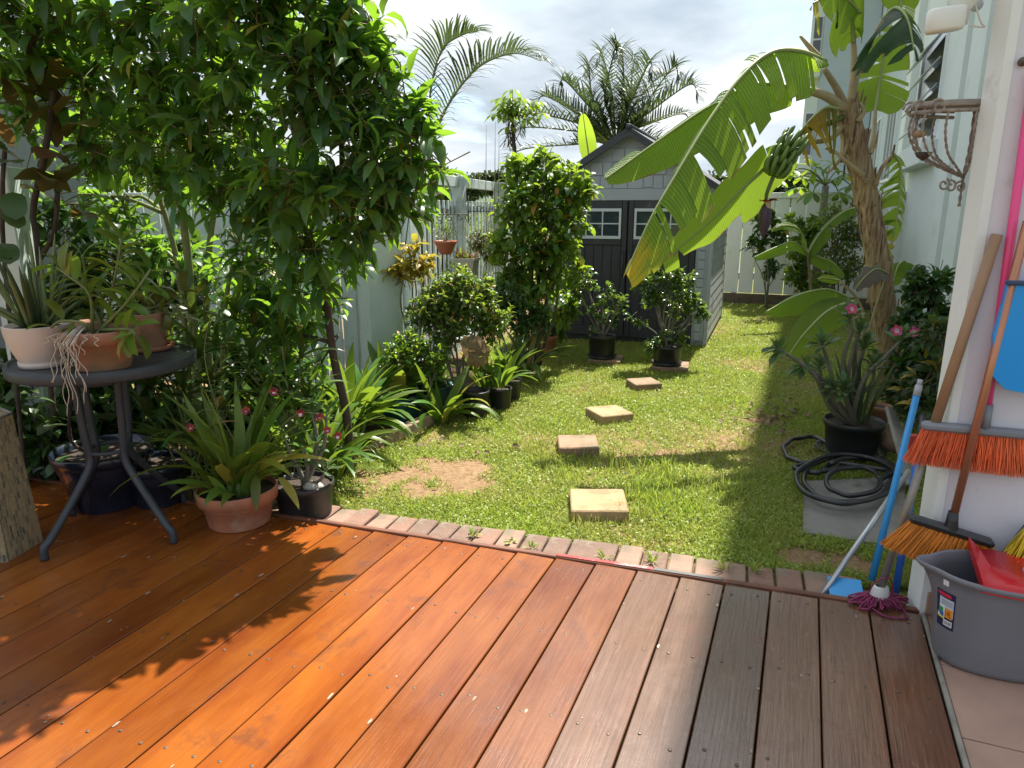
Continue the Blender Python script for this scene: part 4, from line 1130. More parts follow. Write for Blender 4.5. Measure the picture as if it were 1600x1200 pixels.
for k in range(6):
    a0 = k * math.pi / 3 + .42; a1 = a0 + math.pi / 3
    rm.tube([(q.x + r1_ * math.cos(a0), q.y + r1_ * math.sin(a0), hz), (q.x + r1_ * math.cos(a1), q.y + r1_ * math.sin(a1), hz)], .005, 6)
rm.build('rim', pbr('pedestal_rim', (.25, .23, .2), .6, var=.4, vscale=20), root)

# ================================================================== GENERIC PLANTS
def strap_leaves(root, base, n, L, Wd, mat, spread=(.15, 1.0), shape='strap', rad=.04, jit=.25, droop=(30, 110), az=None, nobj=300, fold=.25):
    bases = []
    for i in range(6):
        e0 = 88 - 6 * i; bases.append(arch(1, Wd / L, e0, e0 - droop[0] - (droop[1] - droop[0]) * i / 5, 9, shape, fold, .006, seed=i, twist=rnd.uniform(-.4, .4)))
    base = np.array(base); pos, dr, sc, wh = [], [], [], []
    for k in range(n):
        a = rnd.uniform(0, 2 * math.pi) if az is None else rnd.uniform(*az)
        i = min(5, int(6 * rnd.uniform(*spread)))
        pos.append(base + np.array([math.cos(a) * rad * rnd.random(), math.sin(a) * rad * rnd.random(), 0]))
        dr.append((math.cos(a), math.sin(a), rnd.uniform(-.05, .1))); sc.append(L * rnd.uniform(1 - jit, 1 + jit)); wh.append(i)
    M = frames(pos, dr, sc, nr.uniform(-.4, .4, n), sx=nr.uniform(.6, 1.25, n))
    foliage(root, bases, np.array(wh), M, mat, nobj)

def bush_leaves(root, blobs, n, L, Wd, mat, nobj=0, shape='lance', e=(20, -40), up=.35, shell=.55, cluster=1, jit=.3, stems=None, stem_mat=None, droopy=0.0, stemr=.006, sun_side=None):
    """leaves in clusters through ellipsoid clumps; stems lead from the root to each clump"""
    bl = [(np.array(c), np.array(r) if hasattr(r, '__len__') else np.array([r] * 3)) for c, r in blobs]
    vol = np.array([np.prod(r) ** (2 / 3) for _, r in bl]); vol /= vol.sum()
    nc = max(1, n // cluster)
    bi = nr.choice(len(bl), nc, p=vol)
    d = rvec(nc); rr = (shell + (1 - shell) * nr.rand(nc)) * np.where(nr.rand(nc) < .13, nr.uniform(1.1, 1.5, nc), 1.0) * np.where(nr.rand(nc) < .3, nr.rand(nc) ** .5, 1.0)
    C = np.array([bl[i][0] for i in bi]) + d * rr[:, None] * np.array([bl[i][1] for i in bi])
    ax = d * .9 + np.array([0, 0, up]) + nr.normal(size=(nc, 3)) * .35
    ax /= np.linalg.norm(ax, axis=1, keepdims=True)
    pos, dr = [], []
    tw = MB()
    for i in range(nc):
        a = Vector(ax[i]); x = a.orthogonal().normalized(); y = a.cross(x); c = Vector(C[i])
        ph = rnd.uniform(0, 6.28)
        for k in range(cluster):
            an = ph + 2.4 * k; op = rnd.uniform(.6, 1.25) if cluster > 1 else rnd.uniform(0, .8)
            dd = a * math.cos(op) + (x * math.cos(an) + y * math.sin(an)) * math.sin(op)
            dd.z -= droopy * rnd.choice((0, .3, .7, 1.3)) * rnd.uniform(.5, 1.2)
            pos.append(c - a * (L * .22 * k * .5)); dr.append(dd)
        if cluster > 2 and stem_mat:
            tw.tube([c - a * L * (1.2 + .3 * cluster * .3), c - a * L * .5 + Vector((0, 0, .01)), c], [.003, .0022, .0014], 4, caps=False)
    N = len(pos)
    bases = [arch(1, Wd / L * (.78 + .2 * i), e[0] + 12 * i, e[1] - 16 * i, 4, shape, (.12, .24, .36)[i], .012, seed=i, twist=(.35, -.3, .1)[i]) for i in range(3)]
    M = frames(pos, dr, L * nr.uniform(1 - jit, 1 + jit, N), nr.uniform(-.6, .6, N))
    foliage(root, bases, nr.randint(0, 3, N), M, mat, nobj)
    if tw.v: setp(tw.build('twigs', stem_mat, root), kind='stuff')
def stems_to(root, base, blobs, mat, r0=.012, n=8, name='stem', bend=.12):
    base = Vector(base)
    for k in range(n):
        c, r = blobs[k % len(blobs)]; rr = r if not hasattr(r, '__len__') else r[0]
        e = Vector(c) + Vector((rnd.uniform(-.5, .5), rnd.uniform(-.5, .5), rnd.uniform(-.3, .6))) * rr
        b0 = base + Vector((rnd.uniform(-.03, .03), rnd.uniform(-.03, .03), 0))
        m1 = b0.lerp(e, .4) + Vector((rnd.uniform(-bend, bend) * .6, rnd.uniform(-bend, bend) * .6, bend * .5))
        m2 = b0.lerp(e, .75) + Vector((rnd.uniform(-bend, bend) * .5, rnd.uniform(-bend, bend) * .5, bend * .2))
        pts = spline([b0, m1, m2, e], 5)
        MB().tube(pts, [r0 * (1 - .72 * i / (len(pts) - 1)) for i in range(len(pts))], 7).build(name, mat, root)

def blob_shrub(name, label, base, blobs, n, L, Wd, mat, nobj=0, cat='shrub', stems=9, smat=None, cluster=3, shape='lance', group=None, pot=None, r0=.01, **kw):
    root = thing(name, label, cat, base, group)
    if pot: pot(root)
    stems_to(root, base, blobs, smat or M_['stem_grey'], r0, stems)
    bush_leaves(root, blobs, n, L, Wd, mat, nobj, shape, cluster=cluster, stem_mat=M_['twig'], **kw)
    return root
M_['cane'] = pbr('pale_green_cane', (.20, .22, .09), .55, var=.4, vscale=12, bump=.2, col2=(.11, .13, .05))
# ================================================================== THE TWO LEAFY TREES OVER THE DECK
def leafy_tree(name, label, trunks, blobs, n, nobj, seed, L=.105, Wd=.036, brn=10, trunk_mat=None, cl=6):
    root = thing(name, label, 'tree', trunks[0][0][0])
    rnd.seed(seed); nr.seed(seed)
    tips = []
    for pts, r0, r1 in trunks:
        sp_ = spline(pts, 7)
        MB().tube(sp_, [r0 + (r1 - r0) * i / (len(sp_) - 1) + rnd.uniform(-.001, .001) for i in range(len(sp_))], 10).build('trunk', trunk_mat or M_['cane'], root)
        tips.append((sp_, r1))
    for bi, (c, r) in enumerate(blobs):
        # a bough from the closest trunk
        best = min(((p - Vector(c)).length + .5 * max(0, p.z - c[2]), p, r1) for sp_, r1 in tips for p in sp_[len(sp_) // 3:])
        p0 = best[1]; c_ = Vector(c)
        pts = spline([p0, p0.lerp(c_, .45) + Vector((rnd.uniform(-.06, .06), rnd.uniform(-.06, .06), .08)), c_], 6)
        MB().tube(pts, [.0125 - .008 * i / (len(pts) - 1) for i in range(len(pts))], 7).build('branch', M_['stem_green'] if trunk_mat is None else trunk_mat, root)
        for k in range(4):
            e = c_ + Vector((rnd.uniform(-1, 1), rnd.uniform(-1, 1), rnd.uniform(-.5, .7))) * (r if not hasattr(r, '__len__') else r[0]) * .5
            s0 = pts[rnd.randint(6, len(pts) - 1)]
            p2 = spline([s0, s0.lerp(e, .5) + Vector((0, 0, .04)), e], 4)
            MB().tube(p2, [.006 - .004 * i / (len(p2) - 1) for i in range(len(p2))], 5).build('branch', M_['twig'], root)
    bush_leaves(root, blobs, n, L, Wd, M_['leaf_tree'], nobj, 'lance', (5, -30), up=.25, shell=.25, cluster=cl, jit=.45, stem_mat=M_['twig'], droopy=.55)
    return root
def B(px, py, y, r): return (tuple(W(px, py, y)), r)
tA = P(300, 690, LAWN); tA.y = 3.75; tA = Vector((W(300, 600, 3.75).x, 3.75, LAWN))
def wv(px, py, y): return W(px, py, y)
leafy_tree('leafy_tree', 'tall leafy tree with several pale green stems rising behind the round table',
    [([tA, wv(300, 480, 3.7), wv(285, 330, 3.6), wv(265, 200, 3.5), wv(240, 40, 3.4)], .026, .012),
     ([tA + Vector((.08, .05, 0)), wv(322, 480, 3.8), wv(335, 320, 3.7), wv(350, 180, 3.5), wv(370, 20, 3.3)], .02, .01),
     ([tA + Vector((-.05, .03, 0)), wv(285, 470, 3.75), wv(262, 350, 3.7), wv(215, 230, 3.6), wv(150, 90, 3.5)], .017, .009),
     ([tA + Vector((.12, -.02, 0)), wv(350, 500, 3.7), wv(372, 380, 3.6), wv(400, 260, 3.5)], .014, .008)],
    [B(20, 20, 3.3, .28), B(110, 30, 3.3, .28), B(210, 20, 3.15, .30), B(320, 30, 3.05, .30), B(60, 110, 3.6, .22), B(140, 130, 3.5, .28), B(240, 120, 3.25, .28), B(340, 120, 3.1, .28),
     B(220, 210, 3.4, .26), B(310, 210, 3.2, .28), B(400, 200, 3.15, .26), B(280, 290, 3.5, .22), B(360, 300, 3.3, .26), B(430, 290, 3.2, .24), B(440, 370, 3.3, .22), B(380, 390, 3.5, .22), B(460, 440, 3.4, .16),
     B(180, 330, 3.75, .2), B(240, 400, 3.8, .22), B(330, 440, 3.8, .22), B(390, 500, 3.7, .2), B(290, 520, 3.85, .2), B(450, 520, 3.65, .16), B(40, 190, 3.7, .2), B(150, 240, 3.7, .2), B(120, 330, 3.9, .2), B(100, -90, 3.2, .3), B(230, -110, 3.0, .24), B(350, -90, 2.9, .22), B(-60, 0, 3.1, .3), B(450, -60, 2.85, .26), B(-60, -130, 3.1, .26)],
    4300, 300, 21, L=.115, Wd=.038, cl=5)
tB = Vector((W(545, 650, 3.7).x, 3.7, LAWN))
leafy_tree('leafy_tree', 'leafy tree with slanting dark trunk beside the pale fence column, leaves sunlit at the top',
    [([tB, wv(540, 640, 3.65), wv(522, 560, 3.55), wv(512, 470, 3.5), wv(520, 380, 3.45), wv(535, 260, 3.35), wv(520, 120, 3.2), wv(490, 10, 3.05)], .026, .010)],
    [B(420, 40, 2.95, .26), B(470, 90, 2.9, .25), B(545, 70, 2.95, .17), B(520, 130, 2.95, .24), B(585, 150, 3.0, .17), B(470, 190, 2.95, .24), B(560, 210, 3.0, .2), B(620, 190, 3.05, .13),
     B(640, 250, 3.1, .14), B(600, 270, 3.05, .17), B(520, 290, 3.0, .22), B(560, 350, 3.2, .16), B(610, 330, 3.2, .1), B(480, 370, 3.2, .2), B(450, 290, 3.0, .2), B(500, 440, 3.35, .14), B(540, 420, 3.4, .1), B(530, 10, 2.95, .13), B(655, 230, 3.1, .09), B(670, 275, 3.15, .06),
     B(520, -90, 2.95, .18), B(590, 90, 3.0, .10), B(610, 130, 3.0, .12), B(645, 170, 3.05, .11), B(670, 215, 3.05, .09), B(690, 262, 3.1, .06), B(640, 300, 3.1, .10), B(575, 40, 2.98, .08), B(430, 470, 3.55, .17), B(480, 500, 3.6, .15), B(520, 490, 3.65, .12), B(400, 430, 3.6, .15), B(450, 560, 3.7, .13), B(500, 570, 3.75, .11), B(590, 330, 3.2, .11), B(560, 390, 3.3, .10), B(640, 325, 3.2, .07)],
    2150, 300, 22, L=.115, Wd=.040, cl=5, trunk_mat=M_['bark_dark'])

# ---- fiddle leaf fig at the far left
fb0 = W(62, 560, 3.45); fb0.z = LAWN
root = thing('fiddle_fig', 'fiddle leaf fig with yellowing brown leaves in front of the garden wall', 'plant', fb0)
MB().tube(spline([fb0, wv(60, 400, 3.4), wv(52, 330, 3.4), wv(70, 240, 3.35), wv(85, 140, 3.3)], 6), .014, 8).build('trunk', M_['bark_dark'], root)
MB().tube(spline([wv(60, 410, 3.4), wv(85, 360, 3.38), wv(90, 300, 3.35)], 6), .011, 8).build('trunk', M_['bark_dark'], root)
bases = [arch(1, .52, 20, -40 - 15 * i, 7, 'fiddle', .2, .01, seed=i) for i in range(3)]
pos, dr, sc = [], [], []
for (px, py) in ((85, 140), (100, 170), (70, 190), (110, 215), (80, 230), (95, 255), (70, 270), (105, 285), (85, 305), (60, 150), (45, 180), (30, 130), (20, 165), (120, 190), (90, 120), (60, 110), (75, 160), (50, 215), (100, 240), (88, 200), (30, 200), (15, 110), (125, 150), (130, 240), (115, 260), (60, 300), (40, 260), (95, 320), (110, 340), (25, 230), (70, 130), (55, 90), (85, 180), (105, 300)):
    p = wv(px + rnd.uniform(-8, 8), py, 3.32 + rnd.uniform(-.1, .1)); pos.append(p)
    d = Vector((rnd.uniform(-1, 1.2), rnd.uniform(-1, .2), rnd.uniform(.1, 1.0))); dr.append(d); sc.append(rnd.uniform(.17, .26))
foliage(root, bases, nr.randint(0, 3, len(pos)), frames(pos, dr, sc, nr.uniform(-.5, .5, len(pos))), M_['leaf_fig'], 300)
fb1 = W(5, 560, 3.3); fb1.z = LAWN
root = thing('young_fiddle_fig', 'green fiddle leaf fig with veined rounded leaves at left edge beside the pale column', 'plant', fb1)
MB().tube(spline([fb1, wv(8, 420, 3.3), wv(4, 300, 3.3), wv(8, 230, 3.3)], 6), .01, 8).build('trunk', M_['bark_dark'], root)
pos, dr, sc = [], [], []
for (px, py, dx, dz) in ((5, 255, 1, .1), (20, 300, .4, -1), (5, 380, .6, -.6), (0, 410, 1, .4), (10, 235, -.5, .5), (12, 330, .9, -.7), (0, 290, -1, 0), (5, 345, -1, -.5)):
    pos.append(wv(px, py, 3.2)); dr.append((dx, -.7, dz)); sc.append(rnd.uniform(.12, .15))
foliage(root, [arch(1, .72, 10, -30, 7, 'oval', .15, .01, seed=i) for i in range(3)], nr.randint(0, 3, len(pos)), frames(pos, dr, sc), M_['leaf_figgreen'], 300)

rnd.seed(41); nr.seed(41)
# ---- big dark blue pot with fig under the table
bpm = pbr('dark_blue_glaze', (.012, .018, .035), .25, var=.2, coat=.3)
q = P(150, 800); q.y += .12
root = thing('potted_fig', 'young fiddle leaf fig in a big dark blue pot under the round table', 'potted plant', q)
pot_mesh(root, q, .215, .15, .27, bpm, rim=.012, rimh=.05)
pos, dr, sc = [], [], []
for (px, py, dx, dz) in ((100, 640, -.8, .5), (75, 630, -1, .6), (120, 625, .5, .8), (140, 650, 1, .2), (95, 665, -.6, .1), (130, 690, 1, .1), (100, 712, -.5, -.3), (85, 600, -.3, 1), (120, 655, .4, .4), (150, 630, 1, .6)):
    pos.append(wv(px + 12, py, q.y - .05)); dr.append((dx, -.8, dz)); sc.append(rnd.uniform(.11, .16))
foliage(root, [arch(1, .58, 15, -35 - 15 * i, 7, 'fiddle', .15, .01, seed=i) for i in range(3)], nr.randint(0, 3, len(pos)), frames(pos, dr, sc), M_['leaf_figgreen'], 300)
MB().tube(spline([q + Vector((0, 0, .22)), wv(112, 690, q.y - .04), wv(112, 620, q.y - .05)], 5), .008, 7).build('stem', M_['bark_dark'], root)
q2 = P(235, 795); q2.y += .1
root = thing('empty_pot', 'dark blue pot in the shade behind the table legs', 'pot', q2)
pot_mesh(root, q2, .15, .11, .2, bpm, rim=.01, rimh=.04)

# ---- lady palm: fans of narrow leaflets
def fan_palm(label, base, canes, mat, name='lady_palm', LL=.27, LW=.034, group=None):
    root = thing(name, label, 'palm', base, group)
    pos, dr, sc, ro = [], [], [], []
    for (px, py, y) in canes:
        tip = wv(px, py, y)
        b0 = Vector(base) + Vector((rnd.uniform(-.12, .12), rnd.uniform(-.08, .08), 0))
        MB().tube(spline([b0, b0.lerp(tip, .5) + Vector((0, .03, .06)), tip], 5), .0045, 6).build('stem', M_['stem_green'], root)
        ax = (tip - b0); ax.z *= .45; ax = (ax.normalized() + Vector((rnd.uniform(-.3, .3), -.35, rnd.uniform(-.1, .2)))).normalized()
        x = ax.cross(Vector((0, 0, 1))).normalized(); up_ = x.cross(ax)
        nl = rnd.randint(7, 10)
        for k in range(nl):
            an = (k / (nl - 1) - .5) * 3.6
            d = ax * math.cos(an) + x * math.sin(an) + up_ * rnd.uniform(.05, .4)
            pos.append(tip); dr.append(d); sc.append(LL * rnd.uniform(.75, 1.1) * (1 - .15 * abs(an) / 1.8)); ro.append(rnd.uniform(-.4, .4))
    bases = [arch(1, LW / LL, 15, -35 - 20 * i, 7, 'sword', .25, .004, seed=i) for i in range(3)]
    foliage(root, bases, nr.randint(0, 3, len(pos)), frames(pos, dr, sc, ro), mat, 300)
    return root
b0 = W(300, 740, 3.2); b0.z = LAWN
fan_palm('dark green lady palm with fanned leaflets between the round table and terracotta orchid pot', b0,
    [(210, 500, 3.2), (250, 540, 3.15), (300, 490, 3.3), (340, 540, 3.25), (240, 600, 3.1), (290, 620, 3.05), (330, 600, 3.1), (370, 500, 3.35), (395, 560, 3.3), (260, 690, 3.0), (230, 650, 3.1), (310, 560, 3.2), (270, 560, 3.3), (350, 640, 3.1), (300, 690, 2.95), (400, 620, 3.2)], M_['leaf_rhapis'])
b0 = W(440, 700, 3.5); b0.z = LAWN
fan_palm('lady palm with long narrow leaflets behind the black pot and red orchid flowers', b0,
    [(400, 510, 3.5), (440, 540, 3.4), (470, 560, 3.45), (420, 600, 3.3), (370, 560, 3.5), (480, 620, 3.4), (450, 640, 3.3), (390, 650, 3.3)], M_['leaf_rhapis'])

# ---- terracotta pot with the spotted orchid
q, r, h = pot_px(315, 440, 758, 833, .001)
root = thing('potted_orchid', 'broad terracotta pot of strap-leaved orchid with sprays of wine red flowers on deck corner', 'potted plant', q)
pot_mesh(root, q, r, r * .76, h * 1.06, M_['terracotta'], rim=.010, rimh=h * .36, fill=.84)
top = q + Vector((0, 0, h * .86))
strap_leaves(root, top, 50, .46, .046, M_['leaf_orchid'], (.05, 1), 'sword', .07, .35, (25, 110))
strap_leaves(root, top + Vector((0, -.02, 0)), 24, .22, .042, M_['leaf_orchid'], (.2, 1), 'lance', .09, .3, (25, 100))
# long outliers seen in the photo
for (x1, y1, x2, y2) in ((300, 690, 195, 700), (330, 760, 270, 700), (430, 730, 520, 685), (435, 745, 470, 795), (400, 740, 400, 800)):
    a_ = wv(x1, y1, q.y - .06); e_ = wv(x2, y2, q.y - .16 if y2 > 780 else q.y - .05)
    d = e_ - a_; L = d.length
    bv, bf = arch(L, .042, 12, -18 if y2 < 780 else -25, 8, 'lance', .25)
    M = frames([a_], [d], 1.0)[0]; M[:3, 3] -= np.array(q)
    lo = np.concatenate([np.array(f) for f in bf]); to = np.array([len(f) for f in bf])
    link('leaf', npmesh('leaf', bv, (lo, to), M_['leaf_orchid']), root, M=Matrix(M.tolist()))
# pseudobulbs
for k in range(9):
    a = rnd.uniform(0, 6.28); c = top + Vector((math.cos(a) * .06, math.sin(a) * .05 - .01, -.01))
    MB().lathe([(.001, 0), (.016, .01), (.021, .035), (.012, .075), (.001, .085)], c, 10).build('bulb', M_['leaf_orchid'], root)
petal = arch(1, .75, 20, -10, 4, 'oval', .2)
def bloom(root, c, face, size, mats, n=5, name='flower'):
    """flower as one part; petals and lip are its pieces"""
    c = Vector(c); face = Vector(face).normalized(); x = face.orthogonal().normalized(); y = face.cross(x)
    pos, dr = [], []
    for k in range(n):
        an = 2 * math.pi * k / n + .3; pos.append(c); dr.append(x * math.cos(an) + y * math.sin(an) + face * .25)
    M = frames(pos, dr, size, up=tuple(face)); off = wloc(root)
    me = scatter(name, [petal], np.zeros(n, int), M, mats[0], off)
    o = link(name, me, root)
    if len(mats) > 1:
        lip = frames([c + face * size * .1], [Vector((0, -.35, -1))], size * .8, up=tuple(face), sx=[1.2])
        link('lip', scatter('lip', [petal], np.zeros(1, int), lip, mats[1], off), o)
    return o
spk = [([top, wv(420, 690, q.y - .05), wv(470, 645, q.y - .05), wv(530, 660, q.y - .05)], [(470, 645), (500, 652), (512, 672), (528, 680)]),
       ([top, wv(370, 700, q.y - .06), wv(330, 640, q.y - .08), wv(290, 660, q.y - .1)], [(298, 668), (385, 642), (428, 612)]),
       ([top, wv(350, 680, q.y), wv(320, 560, q.y + .02), wv(330, 490, q.y + .02)], [])]
for pts, fl_ in spk:
    MB().tube(spline(pts, 6), .0022, 5).build('flower_spike', M_['stem_green'], root)
    for (px, py) in fl_: bloom(root, wv(px, py, q.y - .06 - rnd.random() * .03), (rnd.uniform(-.5, .5), -1, rnd.uniform(-.1, .5)), .021, [M_['petal_wine'], M_['petal_white']])

# ---- black pot with desert rose next to it, on the brick edging
q, r, h = pot_px(432, 527, 748, 815, -.03)
root = thing('potted_desert_rose', 'small desert rose with white stone in a black plastic pot at the deck corner', 'potted plant', q)
pot_mesh(root, q, r, r * .85, h, M_['black_plastic'], rim=.004, rimh=.03)
top = q + Vector((0, 0, h * .85))
ston = MB().lathe([(.001, -.02), (.04, -.01), (.05, .01), (.03, .028), (.001, .03)], top + Vector((.05, -.03, 0)), 10, sq=.7); ston.build('white_stone', pbr('white_stone', (.62, .58, .5), .8, var=.3, bump=.3), root)
def rose_plant(root, top, tips, mat, r0, LL=.075, LW=.026, nl=11, nobj=300, stem=None):
    bases = [arch(1, LW / LL, 12, -25 - 12 * i, 4, 'obov', .15, seed=i) for i in range(3)]
    pos, dr, sc = [], [], []
    for t in tips:
        pts = [top] + [Vector(p) for p in t]
        sp_ = spline(pts, 6)
        MB().tube(sp_, [r0 * (1 - .62 * i / (len(sp_) - 1)) for i in range(len(sp_))], 9).build('branch', stem or M_['stem_grey'], root)
        a = (sp_[-1] - sp_[-3]).normalized(); x = a.orthogonal().normalized(); y = a.cross(x)
        for k in range(nl):
            an = 2.4 * k; op = .5 + .9 * (k / nl)
            dr.append(a * math.cos(op) + (x * math.cos(an) + y * math.sin(an)) * math.sin(op)); pos.append(sp_[-1] - a * (.045 * k / nl)); sc.append(LL * rnd.uniform(.65, 1.15))
    foliage(root, bases, nr.randint(0, 3, len(pos)), frames(pos, dr, sc, nr.uniform(-.3, .3, len(pos))), mat, nobj)
rose_plant(root, top, [(wv(490, 730, q.y), wv(497, 690, q.y)), (wv(470, 740, q.y), wv(450, 700, q.y), wv(440, 670, q.y)), (wv(500, 750, q.y - .05), wv(512, 730, q.y - .06)), (wv(505, 700, q.y), wv(510, 650, q.y)), (wv(480, 735, q.y - .04), wv(476, 715, q.y - .08)), (wv(495, 690, q.y + .03), wv(485, 640, q.y + .03))], M_['leaf_rose'], .013)

# ---- lilies and strap leaves along the bed
def strap_plant(label, px, py_base, y, n, L, Wd, mat, name='strap_leaf_plant', spread=(.1, 1), shape='strap', droop=(30, 115), rad=.05, group=None):
    b_ = W(px, py_base, y); b_.z = LAWN
    root = thing(name, label, 'plant', b_, group)
    strap_leaves(root, (b_.x, b_.y, LAWN), n, L, Wd, mat, spread, shape, rad, .25, droop)
    return root
strap_plant('tall arching strap-leaved lily behind the black pot, left of the dark tree trunk', 455, 700, 3.75, 34, .62, .042, M_['leaf_strap'])
strap_plant('broad strap-leaved lily right of the slanting dark tree trunk', 565, 660, 4.5, 18, .42, .05, M_['leaf_strap'], spread=(0, .6))
strap_plant('bright strap-leaved lily close against the pale fence column', 545, 640, 4.25, 30, .55, .045, M_['leaf_strap'])
strap_plant('low grassy spider plant between tree trunk and timber edging', 560, 720, 3.95, 46, .24, .010, M_['leaf_strap'], droop=(50, 150))
strap_plant('leafy ground lily under the orchid flowers by the soil patch', 520, 730, 3.55, 20, .34, .035, M_['leaf_strap'])
strap_plant('strap-leaved clump in shade beside the lady palm stems', 395, 720, 3.6, 26, .5, .035, M_['leaf_rhapis'])

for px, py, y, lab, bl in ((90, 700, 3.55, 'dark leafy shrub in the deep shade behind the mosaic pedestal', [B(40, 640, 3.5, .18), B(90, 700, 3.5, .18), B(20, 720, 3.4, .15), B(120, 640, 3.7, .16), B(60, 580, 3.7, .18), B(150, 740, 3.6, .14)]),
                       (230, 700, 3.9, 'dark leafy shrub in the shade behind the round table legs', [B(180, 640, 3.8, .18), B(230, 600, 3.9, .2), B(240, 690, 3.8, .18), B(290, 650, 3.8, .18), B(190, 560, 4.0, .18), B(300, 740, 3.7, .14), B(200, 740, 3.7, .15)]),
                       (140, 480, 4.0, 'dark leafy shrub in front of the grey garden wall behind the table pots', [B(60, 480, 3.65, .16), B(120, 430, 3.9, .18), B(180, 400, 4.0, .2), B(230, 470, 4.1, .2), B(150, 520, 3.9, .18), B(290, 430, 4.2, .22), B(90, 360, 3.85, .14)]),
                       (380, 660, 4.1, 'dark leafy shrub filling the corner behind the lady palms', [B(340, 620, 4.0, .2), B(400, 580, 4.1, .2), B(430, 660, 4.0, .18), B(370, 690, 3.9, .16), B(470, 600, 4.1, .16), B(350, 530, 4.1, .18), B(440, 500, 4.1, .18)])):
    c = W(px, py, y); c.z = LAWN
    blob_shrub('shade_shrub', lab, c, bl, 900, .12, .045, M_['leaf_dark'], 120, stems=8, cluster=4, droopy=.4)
strap_plant('tall glossy strap lily left of the trough planter, before the column', 545, 665, 4.2, 28, .60, .055, M_['leaf_strap'], spread=(0, .8))
strap_plant('sunlit strap lily between the column foot and the trough planter', 620, 620, 4.95, 26, .5, .055, M_['leaf_strap'], spread=(0, .8))
strap_plant('broad lily beside the orchid spray at the front of the bed', 500, 700, 3.55, 26, .5, .05, M_['leaf_strap'], spread=(0, .9))
strap_plant('leafy lily clump at the foot of the rounded flowering shrub', 690, 610, 4.55, 26, .4, .045, M_['leaf_strap'])
strap_plant('dark strap clump between the flowering shrub and the dark orchid pots', 760, 580, 5.2, 26, .42, .04, M_['leaf_rhapis'])
strap_plant('shaded strap clump beneath the tall bush at the bed end', 820, 560, 5.9, 30, .45, .045, M_['leaf_rhapis'])
# ---- green trough planter
gtm = pbr('green_trough_plastic', (.035, .12, .115), .4, var=.2, vscale=6, dirt=((.08, .11, .09), 5, .58))
a_, b2 = P(612, 662, LAWN), P(690, 636, LAWN)
c0 = (a_ + b2) / 2 + Vector((-.01, .05, 0)); dx = (b2 - a_).normalized(); dy = Vector((-dx.y, dx.x, 0)); hl = (b2 - a_).length / 2 + .06
root = thing('trough_planter', 'green scalloped plastic trough planter full of broad ginger leaves', 'planter', c0)
m = MB(); N = 48; pr_ = [(.80, 0, 0), (.82, 0, .01), (1.0, .012, .15), (1.06, .012, .16), (1.06, .012, .168), (.98, .012, .168), (.96, .01, .12), (.8, 0, .02)]
vs_, fs = [], []
for (s, wv_, z) in pr_:
    for k in range(N):
        an = 2 * math.pi * k / N
        ex = math.copysign(abs(math.cos(an)) ** .5, math.cos(an)); ey = math.copysign(abs(math.sin(an)) ** .5, math.sin(an))
        sc_ = 1 + (wv_ * 4.0) * math.cos(an * 10)
        p = c0 + dx * (ex * hl * s * sc_) + dy * (ey * .12 * s * sc_) + Vector((0, 0, z + (wv_ * .8) * math.cos(an * 10) * (z > .1)))
        vs_.append(p)
for i in range(len(pr_) - 1):
    for k in range(N): fs.append([i * N + k, i * N + (k + 1) % N, (i + 1) * N + (k + 1) % N, (i + 1) * N + k])
m.add(vs_, fs, 0, True); m.build('trough', gtm, root)
MB().prism([tuple((c0 + dx * (math.cos(k * .5236) * hl * .86) + dy * (math.sin(k * .5236) * .10))[:2]) for k in range(12)], LAWN + .02, LAWN + .11).build('soil', M_['soil'], root)
for k in range(4):
    b_ = c0 + dx * (hl * (-.7 + .45 * k)) + Vector((0, 0, .1))
    strap_leaves(root, b_, 9, .34, .085, M_['leaf_strap'], (.1, .9), 'lance', .03, .25, (20, 80), fold=.18)
bv, bf = arch(1, .2, 62, 48, 8, 'lance', .35)
for (x1, y1, x2, y2) in ((585, 620, 640, 545), (590, 660, 632, 590)):
    p1, p2 = wv(x1, y1, c0.y - .1), wv(x2, y2, c0.y - .16); M = frames([p1], [(p2 - p1)], (p2 - p1).length)[0]; M[:3, 3] -= np.array(c0)
    bv, bf = arch(1, .24, 8, -8, 8, 'lance', .5)
    lo = np.concatenate([np.array(f) for f in bf]); to = np.array([len(f) for f in bf])
    link('leaf', npmesh('leaf', bv, (lo, to), M_['leaf_strap']), root, M=Matrix(M.tolist()))

# ---- pale hanging pots with hooks standing on the ground
def hook_pot(label, px0, px1, ytop, ybot, hook_px, hook_py, mat, leafL, n):
    q, r, h = pot_px(px0, px1, ytop, ybot, LAWN)
    root = thing('hanging_pot', label, 'potted plant', q)
    pot_mesh(root, q, r, r * .72, h, mat, rim=.004, rimh=.02)
    tp = wv(hook_px, hook_py, q.y)
    for k in range(3):
        an = k * 2.09 + .5; e = q + Vector((math.cos(an) * r * .95, math.sin(an) * r * .95, h))
        MB().tube([e, Vector((tp.x, tp.y, tp.z - .10))], .0026, 5).build('hanger_arm', M_['white_plastic'], root)
    hk = [Vector((tp.x, tp.y, tp.z - .11)), Vector((tp.x, tp.y, tp.z - .05))] + [Vector((tp.x + .022 - .022 * math.cos(a), tp.y, tp.z - .022 + .022 * math.sin(a))) for a in np.linspace(0, 3.4, 9)]
    MB().tube(hk, .0055, 7).build('hook', M_['white_plastic'], root)
    strap_leaves(root, q + Vector((0, 0, h * .85)), n, leafL, .028, M_['leaf_strap'], (.1, 1), 'sword', .05, .3, (20, 90))
    return root
hook_pot('pale pot with white hook and pointed lily leaves behind the trough planter', 668, 704, 606, 632, 673, 532, M_['white_plastic'], .17, 16)
hook_pot('white hanging pot with hook standing by the shed end of the bed', 804, 837, 549, 574, 823, 492, M_['white_plastic'], .26, 22)

